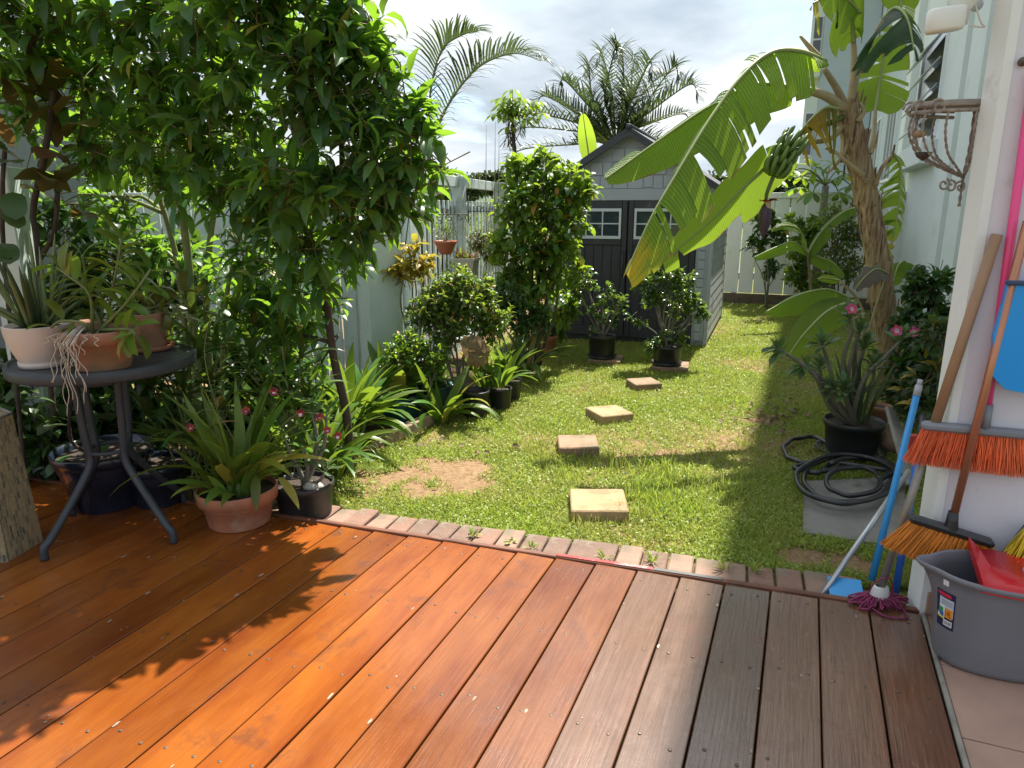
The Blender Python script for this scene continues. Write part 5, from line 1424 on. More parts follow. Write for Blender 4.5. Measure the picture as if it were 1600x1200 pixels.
# ---- rounded flowering shrub and its neighbours
b_ = W(720, 600, 5.0); b_.z = LAWN
blob_shrub('flowering_shrub', 'rounded small-leaved shrub with orange tips in front of the picket fence', b_,
    [B(690, 475, 5.0, .17), B(740, 480, 5.0, .18), B(715, 450, 5.05, .16), B(770, 505, 5.05, .14), B(662, 490, 4.95, .14), B(700, 515, 4.9, .15), B(755, 455, 5.1, .1)], 3000, .05, .024, M_['leaf_shrub'], 0)
b_ = W(650, 600, 4.7); b_.z = LAWN
blob_shrub('low_shrub', 'low fine-leaved shrub at the foot of the fence behind the trough planter', b_, [B(640, 545, 4.7, .13), B(675, 560, 4.7, .11), B(620, 560, 4.6, .09)], 800, .05, .02, M_['leaf_bush'], 0, stems=5)
# staghorn fern shield
b_ = W(742, 560, 4.75); b_.z = LAWN
root = thing('staghorn_fern', 'staghorn fern with big brown papery shield fronds in a dark pot', 'potted plant', b_)
pot_mesh(root, b_, .10, .08, .18, M_['black_plastic'], rim=.004, rimh=.02)
shm_ = leafmat('shield_frond', (.17, .12, .06), (.30, .21, .10), rough=.65, tfac=.25, vv=.35, hv=.04)
def shield(c, rad, nrm, seed, name='shield_frond'):
    rs = random.Random(seed); nrm = Vector(nrm).normalized(); x = nrm.cross(Vector((0, 0, 1))).normalized(); y = nrm.cross(x) * -1
    ph = [rs.uniform(0, 6.28) for _ in range(5)]; vv = [c]; ff = []; NA, NR = 30, 6
    for i in range(1, NR + 1):
        for k in range(NA):
            a = 2 * math.pi * k / NA; t = i / NR
            rr = rad * t * (1 + .16 * math.sin(2 * a + ph[0]) + .10 * math.sin(5 * a + ph[1]) * t + .06 * math.sin(11 * a + ph[2]) * t * t)
            h = -.45 * rad * t * t + rad * .10 * t * math.sin(6 * a + ph[3]) + rad * .07 * t * t * math.sin(13 * a + ph[4]) + (rad * .25 * max(0, t - .8) * 3 * (math.sin(a) > .2))
            vv.append(c + x * (rr * math.cos(a)) + y * (rr * 1.15 * math.sin(a)) + nrm * h)
    for k in range(NA): ff.append([0, 1 + k, 1 + (k + 1) % NA])
    for i in range(NR - 1):
        for k in range(NA): ff.append([1 + i * NA + k, 1 + (i + 1) * NA + k, 1 + (i + 1) * NA + (k + 1) % NA, 1 + i * NA + (k + 1) % NA])
    return MB().add(vv, ff, 0, True).build(name, shm_, root)
for (px, py, s_, nx2, sd) in ((735, 545, .085, -.5, 1), (752, 548, .075, .5, 2), (744, 562, .055, 0, 3)):
    shield(wv(px, py, 4.64 - .02 * sd), s_, (nx2, -1, .15), sd)
strap_leaves(root, b_ + Vector((0, -.03, .3)), 9, .24, .05, M_['leaf_strap'], (.0, .8), 'lance', .05, .25, (20, 80))
for (px, y, lab) in ((782, 4.95, 'bright broad-leaved orchid in a dark pot right of the staghorn fern'), (798, 5.2, 'shaded strap orchid in a black pot left of the white hanging pot')):
    b_ = W(px, 560, y); b_.z = LAWN
    root = thing('potted_strap_orchid', lab, 'potted plant', b_, 'dark pots of strap orchids along the bed')
    pot_mesh(root, b_, .085, .07, .15, M_['black_plastic'], rim=.004, rimh=.02)
    strap_leaves(root, b_ + Vector((0, 0, .14)), 13, .32, .05, M_['leaf_strap'], (.05, .9), 'lance', .05, .3, (20, 90))
q, r, h = pot_px(838, 872, 523, 552, LAWN)
root = thing('potted_agave', 'spiky grey green plant in a square-shouldered terracotta pot beside the shed door', 'potted plant', q)
pot_mesh(root, q, r, r * .75, h, M_['terracotta'], rim=.01, rimh=.05)
strap_leaves(root, q + Vector((0, 0, h * .85)), 34, .42, .028, leafmat('leaf_agave', (.06, .095, .05), (.12, .18, .07), rough=.45, tfac=.15), (.0, .9), 'sword', .05, .3, (10, 80))

# ---- the tall glossy bush at the end of the fence
b_ = W(840, 560, 6.35); b_.z = LAWN
blob_shrub('tall_bush', 'tall glossy green bush between the fence end and the shed', b_,
    [B(850, 270, 6.35, .22), B(815, 285, 6.4, .2), B(885, 290, 6.3, .2), B(830, 320, 6.3, .26), B(880, 340, 6.3, .24), B(850, 370, 6.2, .26), B(820, 400, 6.3, .2), B(870, 400, 6.2, .2), B(850, 440, 6.2, .18), B(800, 340, 6.4, .16), B(905, 300, 6.25, .12), B(820, 450, 6.2, .14), B(860, 250, 6.35, .12), B(805, 265, 6.4, .1), B(780, 380, 6.3, .14), B(895, 430, 6.4, .14), B(880, 480, 6.7, .16), B(865, 500, 7.2, .2), B(920, 300, 6.2, .08), B(795, 430, 6.2, .12)],
    2300, .115, .046, M_['leaf_bush'], 300, stems=14, cluster=5, smat=M_['bark'], r0=.016, droopy=.6)
b_ = W(800, 570, 5.9); b_.z = LAWN
blob_shrub('understorey_shrub', 'dark shaded shrub under the tall bush at the fence foot', b_, [B(790, 470, 5.9, .16), B(815, 500, 5.8, .16), B(775, 500, 5.9, .12), B(840, 500, 5.9, .12)], 1100, .07, .028, M_['leaf_dark'], 0, stems=7)

# ---- pots hung on the fence
def bracket(label, px, py, w=.0):
    p = wv(px, py, (FA + FD * fence_s(px)).y - .06)
    return p
iron = pbr('black_iron', (.018, .018, .02), .5, var=.2)
def scroll(c, r, a0, turns, ax1, ax2, n=18):
    return [c + (ax1 * math.cos(a0 + turns * 6.283 * t) + ax2 * math.sin(a0 + turns * 6.283 * t)) * r * (1 - .72 * t) for t in np.linspace(0, 1, n)]
for (px, py, lab) in ((675, 335, 'black scrolled iron plant bracket on the fence above the terracotta bowl'), (640, 335, 'black scrolled iron bracket on the thick left fence post'), (732, 330, 'black scrolled iron bracket on the fence beside the middle post')):
    p = bracket('', px, py); root = thing('plant_bracket', lab, 'bracket', p, 'scrolled iron brackets on the fence')
    dirs = Vector((.97, -.25, 0)).normalized() * 1.3; m = MB()
    m.tube([p + Vector((0, 0, -.12)), p + Vector((0, 0, .16))], .005, 6); m.build('back_bar', iron, root)
    MB().tube([p, p + dirs * .26], .0045, 6).build('arm', iron, root)
    for (o_, r_, a_) in ((.26, .028, 1.57), (.10, .032, -1.57), (.20, .026, 1.57)):
        c = p + dirs * o_ + Vector((0, 0, -.028 if a_ > 0 else .032)); MB().tube(scroll(c, r_, a_, 1.1 if a_ > 0 else -1.1, dirs, Vector((0, 0, 1))), .004, 6).build('scroll', iron, root)
p = wv(696, 376, 6.2)
root = thing('hanging_bowl', 'terracotta coloured hanging bowl with wiry stems in front of the fence', 'hanging pot', p)
rb = 18 / PXM(6.2, 1.1); hb = .115
MB().lathe([(.001, -hb), (rb * .5, -hb), (rb * .94, -.022), (rb, -.02), (rb, 0), (rb - .006, 0), (rb * .85, -.03), (.001, -.03)], p, 28).build('bowl', pbr('terracotta_plastic', (.40, .115, .06), .5, var=.15), root)
for k in range(3):
    an = k * 2.09; MB().tube(spline([p + Vector((math.cos(an) * rb, math.sin(an) * rb, 0)), p + Vector((math.cos(an) * rb * .8, math.sin(an) * rb * .8, .12)), p + Vector((0, 0, .27))], 4), .002, 5).build('hanger_wire', iron, root)
for k in range(30):
    a = rnd.uniform(0, 6.28); d = Vector((math.cos(a), math.sin(a), rnd.uniform(.2, 2))).normalized(); L = rnd.uniform(.1, .3)
    pts = [p + Vector((0, 0, -.02)), p + d * L * .6, p + d * L + Vector((0, 0, -.05 * rnd.random()))]
    MB().tube(spline(pts, 3), .0014, 4).build('stem', M_['twig'], root)
bush_leaves(root, [((p.x, p.y, p.z + .06), .11)], 120, .026, .009, M_['leaf_dark'], 0)
# grey window-box planter and the dark fern basket
p = wv(727, 432, 6.8)
root = thing('box_planter', 'beige grey box planter with reddish succulents hung on the fence', 'planter', p)
bxm = pbr('beige_planter', (.36, .35, .28), .65, var=.15, bump=.1)
wd = 19 / PXM(6.8, 1.0)
bax = (FD * .55 + FN * .84, Vector((0, 0, 0)), Vector((0, 0, 1)))
bx = Vector((.94, -.34, 0)); by = Vector((.34, .94, 0))
m = MB(); vv = []
for (s_, z) in ((.82, 0), (1, .15), (1.06, .153), (1.06, .175), (.94, .175), (.9, .14)):
    for (i, j) in ((-1, -1), (1, -1), (1, 1), (-1, 1)): vv.append(p + bx * (i * wd * s_) + by * (j * .07 * s_) + Vector((0, 0, z)))
ff = [[3, 2, 1, 0]] + [[4 * i + k, 4 * i + (k + 1) % 4, 4 * i + 4 + (k + 1) % 4, 4 * i + 4 + k] for i in range(5) for k in range(4)] + [[20, 21, 22, 23]]
m.add(vv, ff).build('box', bxm, root)
redl = leafmat('leaf_red_succulent', (.25, .12, .06), (.4, .2, .08), vv=.3, tfac=.2, hv=.06)
for k in range(5): strap_leaves(root, p + bx * (wd * (-.8 + .4 * k)) + Vector((0, 0, .15)), 10, .12, .016, redl if k % 2 == 0 else M_['leaf_shrub'], (.1, .9), 'sword', .02, .3, (10, 80), nobj=0)
p = wv(776, 400, 7.0)
root = thing('hanging_fern', 'dark hanging basket of fine-leaved fern on the fence', 'hanging pot', p)
MB().lathe([(.001, -.10), (.06, -.085), (.11, -.03), (.115, 0), (.10, 0), (.001, -.01)], p, 20).build('basket', M_['soil'], root)
bush_leaves(root, [((p.x - .02, p.y, p.z + .09), (.2, .17, .16)), ((p.x - .18, p.y, p.z + .12), .12)], 1100, .06, .012, leafmat('leaf_fern', (.12, .13, .03), (.26, .26, .05), tfac=.3), 0, cluster=3)
# yellow leaved shrub
b_ = W(640, 560, 5.2); b_.z = LAWN
blob_shrub('yellow_shrub', 'yellow variegated croton shrub in front of the fence column', b_, [B(650, 402, 5.2, .12), B(632, 425, 5.2, .10), B(662, 430, 5.15, .07)], 170, .10, .036, M_['leaf_yellow'], 60, stems=4, cluster=5, droopy=.4)
# wooden bracket high on the fence
p = wv(672, 303, 6.15); wm = pbr('raw_wood', (.45, .36, .25), .8, var=.3, vscale=10)
root = thing('wood_bracket', 'raw wooden triangular hanging bracket near the fence top', 'bracket', p)
MB().bar(wv(652, 302, 6.2), wv(694, 301, 6.0), .022, .022).build('arm', wm, root); MB().bar(wv(650, 318, 6.2), wv(683, 304, 6.02), .016, .014).build('brace', wm, root); MB().bar(wv(650, 295, 6.21), wv(651, 322, 6.21), .016, .016).build('back_bar', wm, root)
# ================================================================== PALMS AND TREES BEYOND
def frond(root, pts, mat, n=46, LL=.42, lw=.022, rr=.012, droop=.35, upv=(0, 0, 1), vee=.5, jag=.12, name='frond'):
    sp_ = spline(pts, 10); N = len(sp_) - 1
    m = MB()
    off = wloc(root)
    pos, dr, sc = [], [], []
    for k in range(n):
        t = .14 + .86 * k / (n - 1); f = t * N; i = min(N - 1, int(f)); p = sp_[i].lerp(sp_[i + 1], f - i)
        tg = (sp_[min(i + 1, N)] - sp_[max(i - 1, 0)]).normalized()
        s = tg.cross(Vector(upv))
        if s.length < .05: s = tg.cross(Vector((1, 0, 0)))
        s.normalize(); u_ = s.cross(tg)
        L = LL * (math.sin(math.pi * (.16 + .78 * t)) ** .7) * rnd.uniform(1 - jag, 1 + jag)
        for sg in (-1, 1):
            d = (s * sg + u_ * vee * rnd.uniform(.5, 1.3) + tg * (.45 + .7 * t)).normalized()
            pos.append(p); dr.append(d); sc.append(L)
    bases = [arch(1, lw / LL, 8, -55 * droop - 10 * i, 4, 'sword', .3, seed=i) for i in range(3)]
    M = frames(pos, dr, sc, nr.uniform(-.4, .4, len(pos)))
    me1 = scatter(name, bases, nr.randint(0, 3, len(pos)), M, mat, off)
    o = link(name, me1, root)
    MB().tube(sp_, [rr * (1 - .8 * i / N) for i in range(N + 1)], 6).build('rachis', M_['stem_green'], o)
    return o
Y1 = 8.6
cb = W(668, 262, Y1)
root = thing('palm_tree', 'feathery palm with two tall arching fronds beyond the picket fence', 'palm tree', (cb.x, cb.y, LAWN))
MB().tube([(cb.x, cb.y, LAWN), (cb.x, cb.y, cb.z)], [.09, .07], 10).build('trunk', M_['stem_grey'], root)
for pts, n, LL in (([(668, 262, 8.6), (672, 150, 8.5), (690, 80, 8.4), (722, 55, 8.3), (745, 50, 8.2)], 44, .52),
                   ([(668, 262, 8.6), (692, 180, 8.5), (742, 110, 8.3), (800, 84, 8.1), (845, 95, 8.0)], 56, .60),
                   ([(668, 262, 8.6), (640, 190, 8.7), (600, 130, 8.8), (560, 120, 8.9)], 40, .5),
                   ([(668, 262, 8.6), (640, 240, 8.6), (600, 220, 8.5), (570, 240, 8.5)], 36, .45)):
    frond(root, [W(*p) for p in pts], M_['leaf_palm'], n, LL, .026, .016, droop=.9)
Y2 = 13.5
cb = W(962, 232, Y2)
root = thing('palm_tree', 'grey green palm with many arching fronds rising behind the shed', 'palm tree', (cb.x, cb.y, LAWN))
MB().tube([(cb.x, cb.y, LAWN), (cb.x, cb.y, cb.z)], [.2, .17], 10).build('trunk', M_['bark'], root)
for (m1, tip, dy) in (((945, 150), (962, 74), -.2), ((975, 140), (972, 78), .3), ((990, 150), (1015, 98), -.4), ((1010, 160), (1052, 105), .2), ((1015, 175), (1078, 132), -.3), ((925, 150), (920, 100), .3), ((915, 160), (880, 125), -.3), ((905, 180), (850, 150), .2), ((900, 205), (815, 200), -.2), ((905, 225), (812, 235), .2), ((895, 190), (828, 178), -.6), ((955, 140), (940, 82), .5), ((1000, 150), (1035, 118), .6), ((985, 140), (990, 88), .5), ((1010, 195), (1068, 178), .3), ((1005, 215), (1052, 222), -.2)):
    mid = W(m1[0], m1[1], Y2 + dy); tp = W(tip[0], tip[1], Y2 + 2.2 * dy)
    ext = tp + (tp - mid) * .22 + Vector((0, 0, -.34))
    frond(root, [cb, cb.lerp(mid, .5) + Vector((0, 0, .08)), mid, tp, ext], M_['leaf_palm'], 54, .44, .036, .026, droop=.6, vee=.9, upv=(.1, -.5, 1))
# umbrella tree sprig
Y3 = 9.5
root = thing('umbrella_tree', 'thin umbrella tree with a tuft of palmate leaves against the sky', 'tree', W(808, 300, Y3) * 1.0)
root.location.z = LAWN
MB().tube(spline([Vector((root.location.x, Y3, LAWN)), W(806, 260, Y3), W(802, 215, Y3), W(800, 165, Y3)], 6), .018, 7).build('trunk', M_['bark_dark'], root)
pos, dr, sc = [], [], []
for k in range(34):
    c = W(808 + rnd.gauss(0, 17), 165 + rnd.gauss(0, 12), Y3 + rnd.uniform(-.25, .25))
    MB().tube([W(801, 180, Y3), c], .004, 4).build('stem', M_['stem_green'], root)
    for j in range(7):
        an = j * .9; d = Vector((math.cos(an), math.sin(an), -.35)); pos.append(c); dr.append(d); sc.append(rnd.uniform(.13, .2))
foliage(root, [arch(1, .3, 5, -40, 4, 'obov', .2)], np.zeros(len(pos), int), frames(pos, dr, sc), M_['leaf_bush'], 0)
# hanging aerial roots under the tuft
m = MB()
for k in range(14):
    p = W(800 + rnd.uniform(-8, 8), 175, Y3); m.tube(spline([p, p + Vector((rnd.uniform(-.05, .05), 0, -.2)), p + Vector((rnd.uniform(-.12, .1), 0, -.42))], 3), .005, 4)
setp(m.build('dry_stalks', M_['bark_dark'], root), kind='stuff')
for (px, yt) in ((760, 195), (774, 190), (780, 205)):
    p0 = W(px - 1, 300, 8.2); p1 = W(px, yt, 8.2)
    root = thing('tall_reed', {760: 'thin bare reed stalk left of the pair beyond the fence', 774: 'tallest thin bare reed stalk beyond the fence', 780: 'thin bare reed stalk closest to the umbrella tree'}[px], 'reed', (p0.x, p0.y, LAWN), 'bare reed stalks beyond the fence')
    MB().tube([(p0.x, p0.y, LAWN), p0, p1], [.006, .005, .002], 5).build('stalk', M_['twig'], root)
# young banana leaf behind the shed
def banana_mat(name, col, tr, tf=.46, edge=None):
    m = leafmat(name, col, tr, rough=.36, tfac=tf, vv=.12, hv=.01)
    n, l = m.node_tree.nodes, m.node_tree.links
    uv = n.new('ShaderNodeUVMap'); wv_ = n.new('ShaderNodeTexWave'); wv_.bands_direction = 'X'; wv_.inputs['Scale'].default_value = 28; wv_.inputs['Distortion'].default_value = 1.5; wv_.inputs['Detail'].default_value = 2
    l.new(uv.outputs[0], wv_.inputs['Vector'])
    bp = n.new('ShaderNodeBump'); bp.inputs['Strength'].default_value = .7; bp.inputs['Distance'].default_value = .006
    l.new(wv_.outputs['Fac'], bp.inputs['Height']); l.new(bp.outputs[0], n['Principled BSDF'].inputs['Normal'])
    # thin brown margin and paler ribs
    sy = n.new('ShaderNodeSeparateXYZ'); l.new(uv.outputs[0], sy.inputs[0])
    ne = n.new('ShaderNodeTexNoise'); ne.inputs['Scale'].default_value = 14; ne.inputs['Detail'].default_value = 6; l.new(uv.outputs[0], ne.inputs['Vector'])
    ae = n.new('ShaderNodeMath'); ae.operation = 'MULTIPLY_ADD'; ae.inputs[1].default_value = .34; l.new(ne.outputs['Fac'], ae.inputs[0]); l.new(sy.outputs['Y'], ae.inputs[2])
    re = n.new('ShaderNodeMapRange'); re.inputs['From Min'].default_value = 1.13; re.inputs['From Max'].default_value = 1.19; l.new(ae.outputs[0], re.inputs[0])
    rw = n.new('ShaderNodeMapRange'); rw.inputs['To Min'].default_value = .8; rw.inputs['To Max'].default_value = 1.15; l.new(wv_.outputs['Fac'], rw.inputs[0])
    for nd in list(n):
        if nd.type in ('BSDF_PRINCIPLED', 'BSDF_TRANSLUCENT'):
            s = nd.inputs['Base Color' if nd.type == 'BSDF_PRINCIPLED' else 'Color']; src = s.links[0].from_socket
            mu = n.new('ShaderNodeMix'); mu.data_type = 'RGBA'; mu.blend_type = 'MULTIPLY'; mu.inputs['Factor'].default_value = 1; l.new(src, mu.inputs['A']); l.new(rw.outputs[0], mu.inputs['B'])
            mx = n.new('ShaderNodeMix'); mx.data_type = 'RGBA'; mx.inputs['B'].default_value = (.26, .17, .06, 1); l.new(re.outputs[0], mx.inputs['Factor']); l.new(mu.outputs['Result'], mx.inputs['A']); l.new(mx.outputs['Result'], s)
    if edge:
        # yellowing towards the tip and the torn edge
        sx = n.new('ShaderNodeSeparateXYZ'); l.new(uv.outputs[0], sx.inputs[0])
        nz = n.new('ShaderNodeTexNoise'); nz.inputs['Scale'].default_value = 9; nz.inputs['Detail'].default_value = 5; l.new(uv.outputs[0], nz.inputs['Vector'])
        a = n.new('ShaderNodeMath'); a.operation = 'MULTIPLY_ADD'; a.inputs[1].default_value = .5; l.new(nz.outputs['Fac'], a.inputs[0]); l.new(sx.outputs['X'], a.inputs[2])
        r = n.new('ShaderNodeMapRange'); r.inputs['From Min'].default_value = edge[0]; r.inputs['From Max'].default_value = edge[1]; l.new(a.outputs[0], r.inputs[0])
        for nd in list(n):
            if nd.type in ('BSDF_PRINCIPLED', 'BSDF_TRANSLUCENT'):
                s = nd.inputs['Base Color' if nd.type == 'BSDF_PRINCIPLED' else 'Color']
                src = s.links[0].from_socket
                mx = n.new('ShaderNodeMix'); mx.data_type = 'RGBA'; mx.inputs['B'].default_value = c4(edge[2]); l.new(r.outputs[0], mx.inputs['Factor']); l.new(src, mx.inputs['A']); l.new(mx.outputs['Result'], s)
    return m
ban = banana_mat('banana_leaf', (.085, .17, .028), (.50, .72, .05), tf=.5)
ban_y = banana_mat('banana_leaf_yellowing', (.085, .17, .028), (.50, .72, .05), tf=.5, edge=(1.10, 1.26, (.62, .46, .03)))
ban_d = banana_mat('banana_leaf_old', (.10, .13, .03), (.34, .38, .05), edge=(.25, 1.0, (.55, .36, .04)))
ban_shade = banana_mat('banana_leaf_shaded', (.03, .08, .035), (.14, .28, .05), tf=.3)  # blade on the shaded side: shade put into the leaf colour
petm = pbr('banana_petiole', (.42, .36, .20), .5, var=.4, vscale=10, col2=(.30, .22, .13))
midm = pbr('banana_midrib', (.30, .36, .12), .45, var=.2)
def banana_leaf(root, petiole, mid, halves, mat, tears=0, rib=.014, petr=.022, bend=.55, seg=46, prof_pow=.55, jit=.03, name='leaf', wave=.0):
    """a blade of two halves either side of a midrib; tears split the halves into strips"""
    off = wloc(root); sp_ = spline(mid, 12); N = len(sp_)
    cum = [0.0]
    for a, b_ in zip(sp_[:-1], sp_[1:]): cum.append(cum[-1] + (b_ - a).length)
    tot = cum[-1]
    def at(t):
        s = t * tot; i = min(N - 2, max(0, int(np.searchsorted(cum, s) - 1))); f = (s - cum[i]) / max(1e-9, cum[i + 1] - cum[i])
        return sp_[i].lerp(sp_[i + 1], f), (sp_[i + 1] - sp_[i]).normalized()
    V_, F_, UV_ = [], [], []
    K = 4
    for (hd, wd) in halves:
        hd = Vector(hd).normalized()
        cuts = sorted([0.0] + [rnd.uniform(.06, .97) for _ in range(tears)] + [1.0])
        for g0, g1 in zip(cuts[:-1], cuts[1:]):
            if g1 - g0 < .012: continue
            ns = max(2, int(seg * (g1 - g0)) + 1)
            dz = rnd.uniform(-jit, jit * 2.2) if tears else 0; sh = rnd.uniform(-jit, jit) * .5 if tears else 0
            wmul = rnd.uniform(.86, 1.05) if tears else 1
            base = len(V_)
            for i in range(ns + 1):
                t = g0 + (g1 - g0) * i / ns; p, tg = at(min(.999, max(.001, t)))
                s = hd - tg * hd.dot(tg); s.normalize()
                w = wd * wmul * max(.02, (math.sin(math.pi * min(1, max(0, .06 + .92 * t ** .85)))) ** prof_pow)
                shrink = (i / ns - .5) * 2
                for k in range(K + 1):
                    q = k / K
                    gap = -shrink * min(.016, .10 * (g1 - g0)) * q * (1 if tears else 0)
                    d = p + s * (w * q * math.cos(bend * q)) + Vector((0, 0, -1)) * (w * math.sin(bend * q) * q * .9 + dz * q) + tg * (gap + sh * q + .10 * w * q) + Vector((0, 0, wave * math.sin(t * 19 + k) * q * w))
                    V_.append(tuple(d - off)); UV_.append((t, q))
            for i in range(ns):
                for k in range(K):
                    a = base + i * (K + 1) + k
                    F_.append((a, a + 1, a + K + 2, a + K + 1))
    me = bpy.data.meshes.new(name); me.from_pydata(V_, [], F_); me.materials.append(mat)
    me.polygons.foreach_set('use_smooth', [True] * len(F_))
    uvl = me.uv_layers.new(name='UVMap'); idx = np.array(F_).ravel(); uvl.data.foreach_set('uv', np.array(UV_)[idx].astype(np.float32).ravel())
    me.update()
    o = link(name, me, root)
    MB().tube(sp_, [rib * (1 - .8 * i / (N - 1)) + .0015 for i in range(N)], 7).build('midrib', midm, o)
    if petiole:
        pp = spline(petiole, 8); MB().tube(pp, [petr * (1.25 - .55 * i / (len(pp) - 1)) for i in range(len(pp))], 9).build('petiole', petm, o)
    return o
ILx, ILz = 1, 1
def im(dx, dy, dd=0.0):
    """direction from a step in the picture: right, down, away"""
    return Vector((dx, dd, -dy))
p = W(915, 250, 10.5)
root = thing('banana_plant', 'single upright banana leaf showing above the shed roof', 'plant', (p.x, p.y, LAWN))
banana_leaf(root, [(p.x, p.y, LAWN), (p.x, p.y, 1.0), W(922, 255, 10.5)], [W(922, 255, 10.5), W(916, 215, 10.5), W(911, 178, 10.4)], [(im(-1, 0, .3), .12), (im(1, .1, -.3), .14)], ban, 0, .012, .02, .2)

# distant planting beyond the fences
def far_tree(label, px, py, y, r, n, h0=None, group='trees beyond the garden', L=None, mat=None, trunk=True, fl=.8):
    c = W(px, py, y); root = thing('tree', label, 'tree', (c.x, c.y, LAWN), group)
    MB().tube([(c.x, c.y, LAWN), (c.x, c.y, c.z)], [r * .10, r * .05], 7).build('trunk', M_['bark'], root)
    bl = [((c.x + rnd.uniform(-.6, .6) * r, c.y + rnd.uniform(-.4, .4) * r, c.z + rnd.uniform(-.5, .45) * r), r * rnd.uniform(.38, .6)) for _ in range(9)] + [((c.x, c.y, c.z), r * .7)]
    bush_leaves(root, bl, n, L or r * .16, (L or r * .16) * .6, mat or M_['leaf_far'], 0, 'oval', shell=.6, cluster=1)
    for o in root.children:
        if o.name.startswith('foliage'): o.name = 'crown'
    return root
far_tree('round dark tree beyond the fence between the posts', 741, 292, 26, .55, 2600, L=.12)
far_tree('looser grey green tree right of the round dark tree', 769, 288, 24, .42, 1500, L=.12)
far_tree('broad tree behind the leafy tree, seen over the fence rail', 690, 300, 20, .6, 2200, L=.12)
far_tree('low bright tree behind the fence rail', 668, 292, 15, .45, 1500, mat=M_['leaf_bush'], L=.12)
for px, py, y, r, lab in ((1150, 300, 30, .9, 'dark tree beyond the board fence beside the shed'), (1190, 298, 33, .9, 'tree beyond the board fence, left of the papaya'), (1225, 294, 31, .9, 'tree on the slope behind the banana flower bud'), (1262, 292, 29, .9, 'tree beyond the board fence under the building wing'), (1120, 300, 28, .8, 'tree peeping over the shed side')):
    far_tree(lab, px, py, y, r, 1800, L=.2)
for px, py, y, r, lab in ((655, 370, 13, .8, 'sunlit bush behind the thick fence post'), (700, 390, 12.5, .7, 'sunlit bush behind the hanging bowl'), (745, 380, 14, .9, 'sunlit bush behind the middle fence post'), (780, 360, 15.5, .9, 'bush behind the last fence post'), (615, 380, 12, .7, 'sunlit bush behind the left pickets'), (560, 360, 11.5, .8, 'sunlit bush behind the fence column'), (480, 340, 9.5, .8, 'bush behind the close board fence, right of its middle'), (380, 300, 9, .9, 'tall bush behind the close board fence'), (250, 280, 8.5, 1.0, 'tall bush behind the fig trunk and garden wall'), (100, 260, 8.5, 1.0, 'tall bush behind the garden wall at far left')):
    far_tree(lab, px, py, y, r, 1500, group='bushes beyond the fence', L=.12, mat=M_['leaf_bush'])
# hills
hv, hf = [], []
nh = 90
for i in range(nh + 1):
    t = i / nh; x = -420 + 840 * t
    hh = 5 + 6 * abs(mnoise.fractal((x * .012, 3, 0), 1, 2, 5)) + 3 * math.sin(x * .016 + 1)
    hv += [(x, 240, -3), (x, 250, hh * .45), (x, 275, hh * .8), (x, 330, hh)]
for i in range(nh):
    for k in range(3): hf.append([i * 4 + k, (i + 1) * 4 + k, (i + 1) * 4 + k + 1, i * 4 + k + 1])
o = MB().add(hv, hf, 0, True).build('hills', pbr('hill_forest', (.045, .075, .05), .95, var=.5, vscale=.12, col2=(.07, .10, .055), bump=1.0, bscale=.3), None, label=None)
o['kind'] = 'structure'

# ================================================================== SIDE YARD PLANTS
def yard(y): return y
c = W(1255, 470, 9.6); c.z = LAWN
blob_shrub('tall_shrub', 'bushy tall shrub with pale fruit strings in front of the white board fence', c, [B(1255, 390, 9.6, .2), B(1245, 430, 9.6, .18), B(1270, 360, 9.6, .18), B(1262, 455, 9.6, .14), B(1240, 350, 9.7, .12)], 950, .085, .045, M_['leaf_bush'], 0, stems=6, r0=.014)
c = W(1200, 470, 10.2); c.z = LAWN
blob_shrub('dark_shrub', 'dark leaved shrub climbing the white board fence', c, [B(1195, 345, 10.2, .16), B(1180, 385, 10.2, .12), B(1205, 420, 10.3, .12), B(1215, 370, 10.2, .14)], 330, .13, .06, M_['leaf_dark'], 0, stems=5)
c = W(1310, 470, 9.0); c.z = LAWN
blob_shrub('feathery_shrub', 'light feathery shrub between the board fence and banana trunk', c, [B(1310, 345, 9, .24), B(1300, 390, 9, .22), B(1325, 420, 8.9, .2), B(1290, 440, 9, .16), B(1335, 370, 8.9, .18)], 2200, .055, .022, M_['leaf_shrub'], 0, stems=9, r0=.012)
# papaya crown
c = W(1290, 290, 10.0); root = thing('papaya_tree', 'papaya tree with big lobed leaves above the white board fence', 'tree', (c.x, c.y, LAWN))
MB().tube([(c.x, c.y, LAWN), (c.x, c.y, c.z)], [.07, .045], 9).build('trunk', M_['stem_grey'], root)
lob = arch(1, .34, 0, -30, 5, 'obov', .15)
for (px, py) in ((1235, 265), (1215, 280), (1255, 275), (1275, 262), (1300, 255), (1320, 270), (1330, 290), (1250, 292), (1290, 280), (1310, 300), (1270, 300), (1345, 280)):
    e = W(px, py, 10 + rnd.uniform(-.5, .4)); st = MB().tube(spline([c, c.lerp(e, .5) + Vector((0, 0, .1)), e], 4), .008, 5).build('stem', M_['stem_green'], root)
    dd = (e - c).normalized(); s_ = dd.cross(Vector((0, 0, 1)))
    pos, dr, sc = [], [], []
    for k in range(7):
        an = (k / 6 - .5) * 4.4; pos.append(e); dr.append(dd * math.cos(an) + s_ * math.sin(an) + Vector((0, -.1, -.25))); sc.append(.30 * (1 - .08 * abs(k - 3)))
    me = scatter('leaf', [lob], np.zeros(7, int), frames(pos, dr, sc), M_['leaf_bush'], wloc(root)); link('leaf', me, root)
c = W(1225, 470, 8.6); c.z = LAWN
root = thing('young_banana', 'young banana plant with leaves spreading before the board fence', 'plant', c)
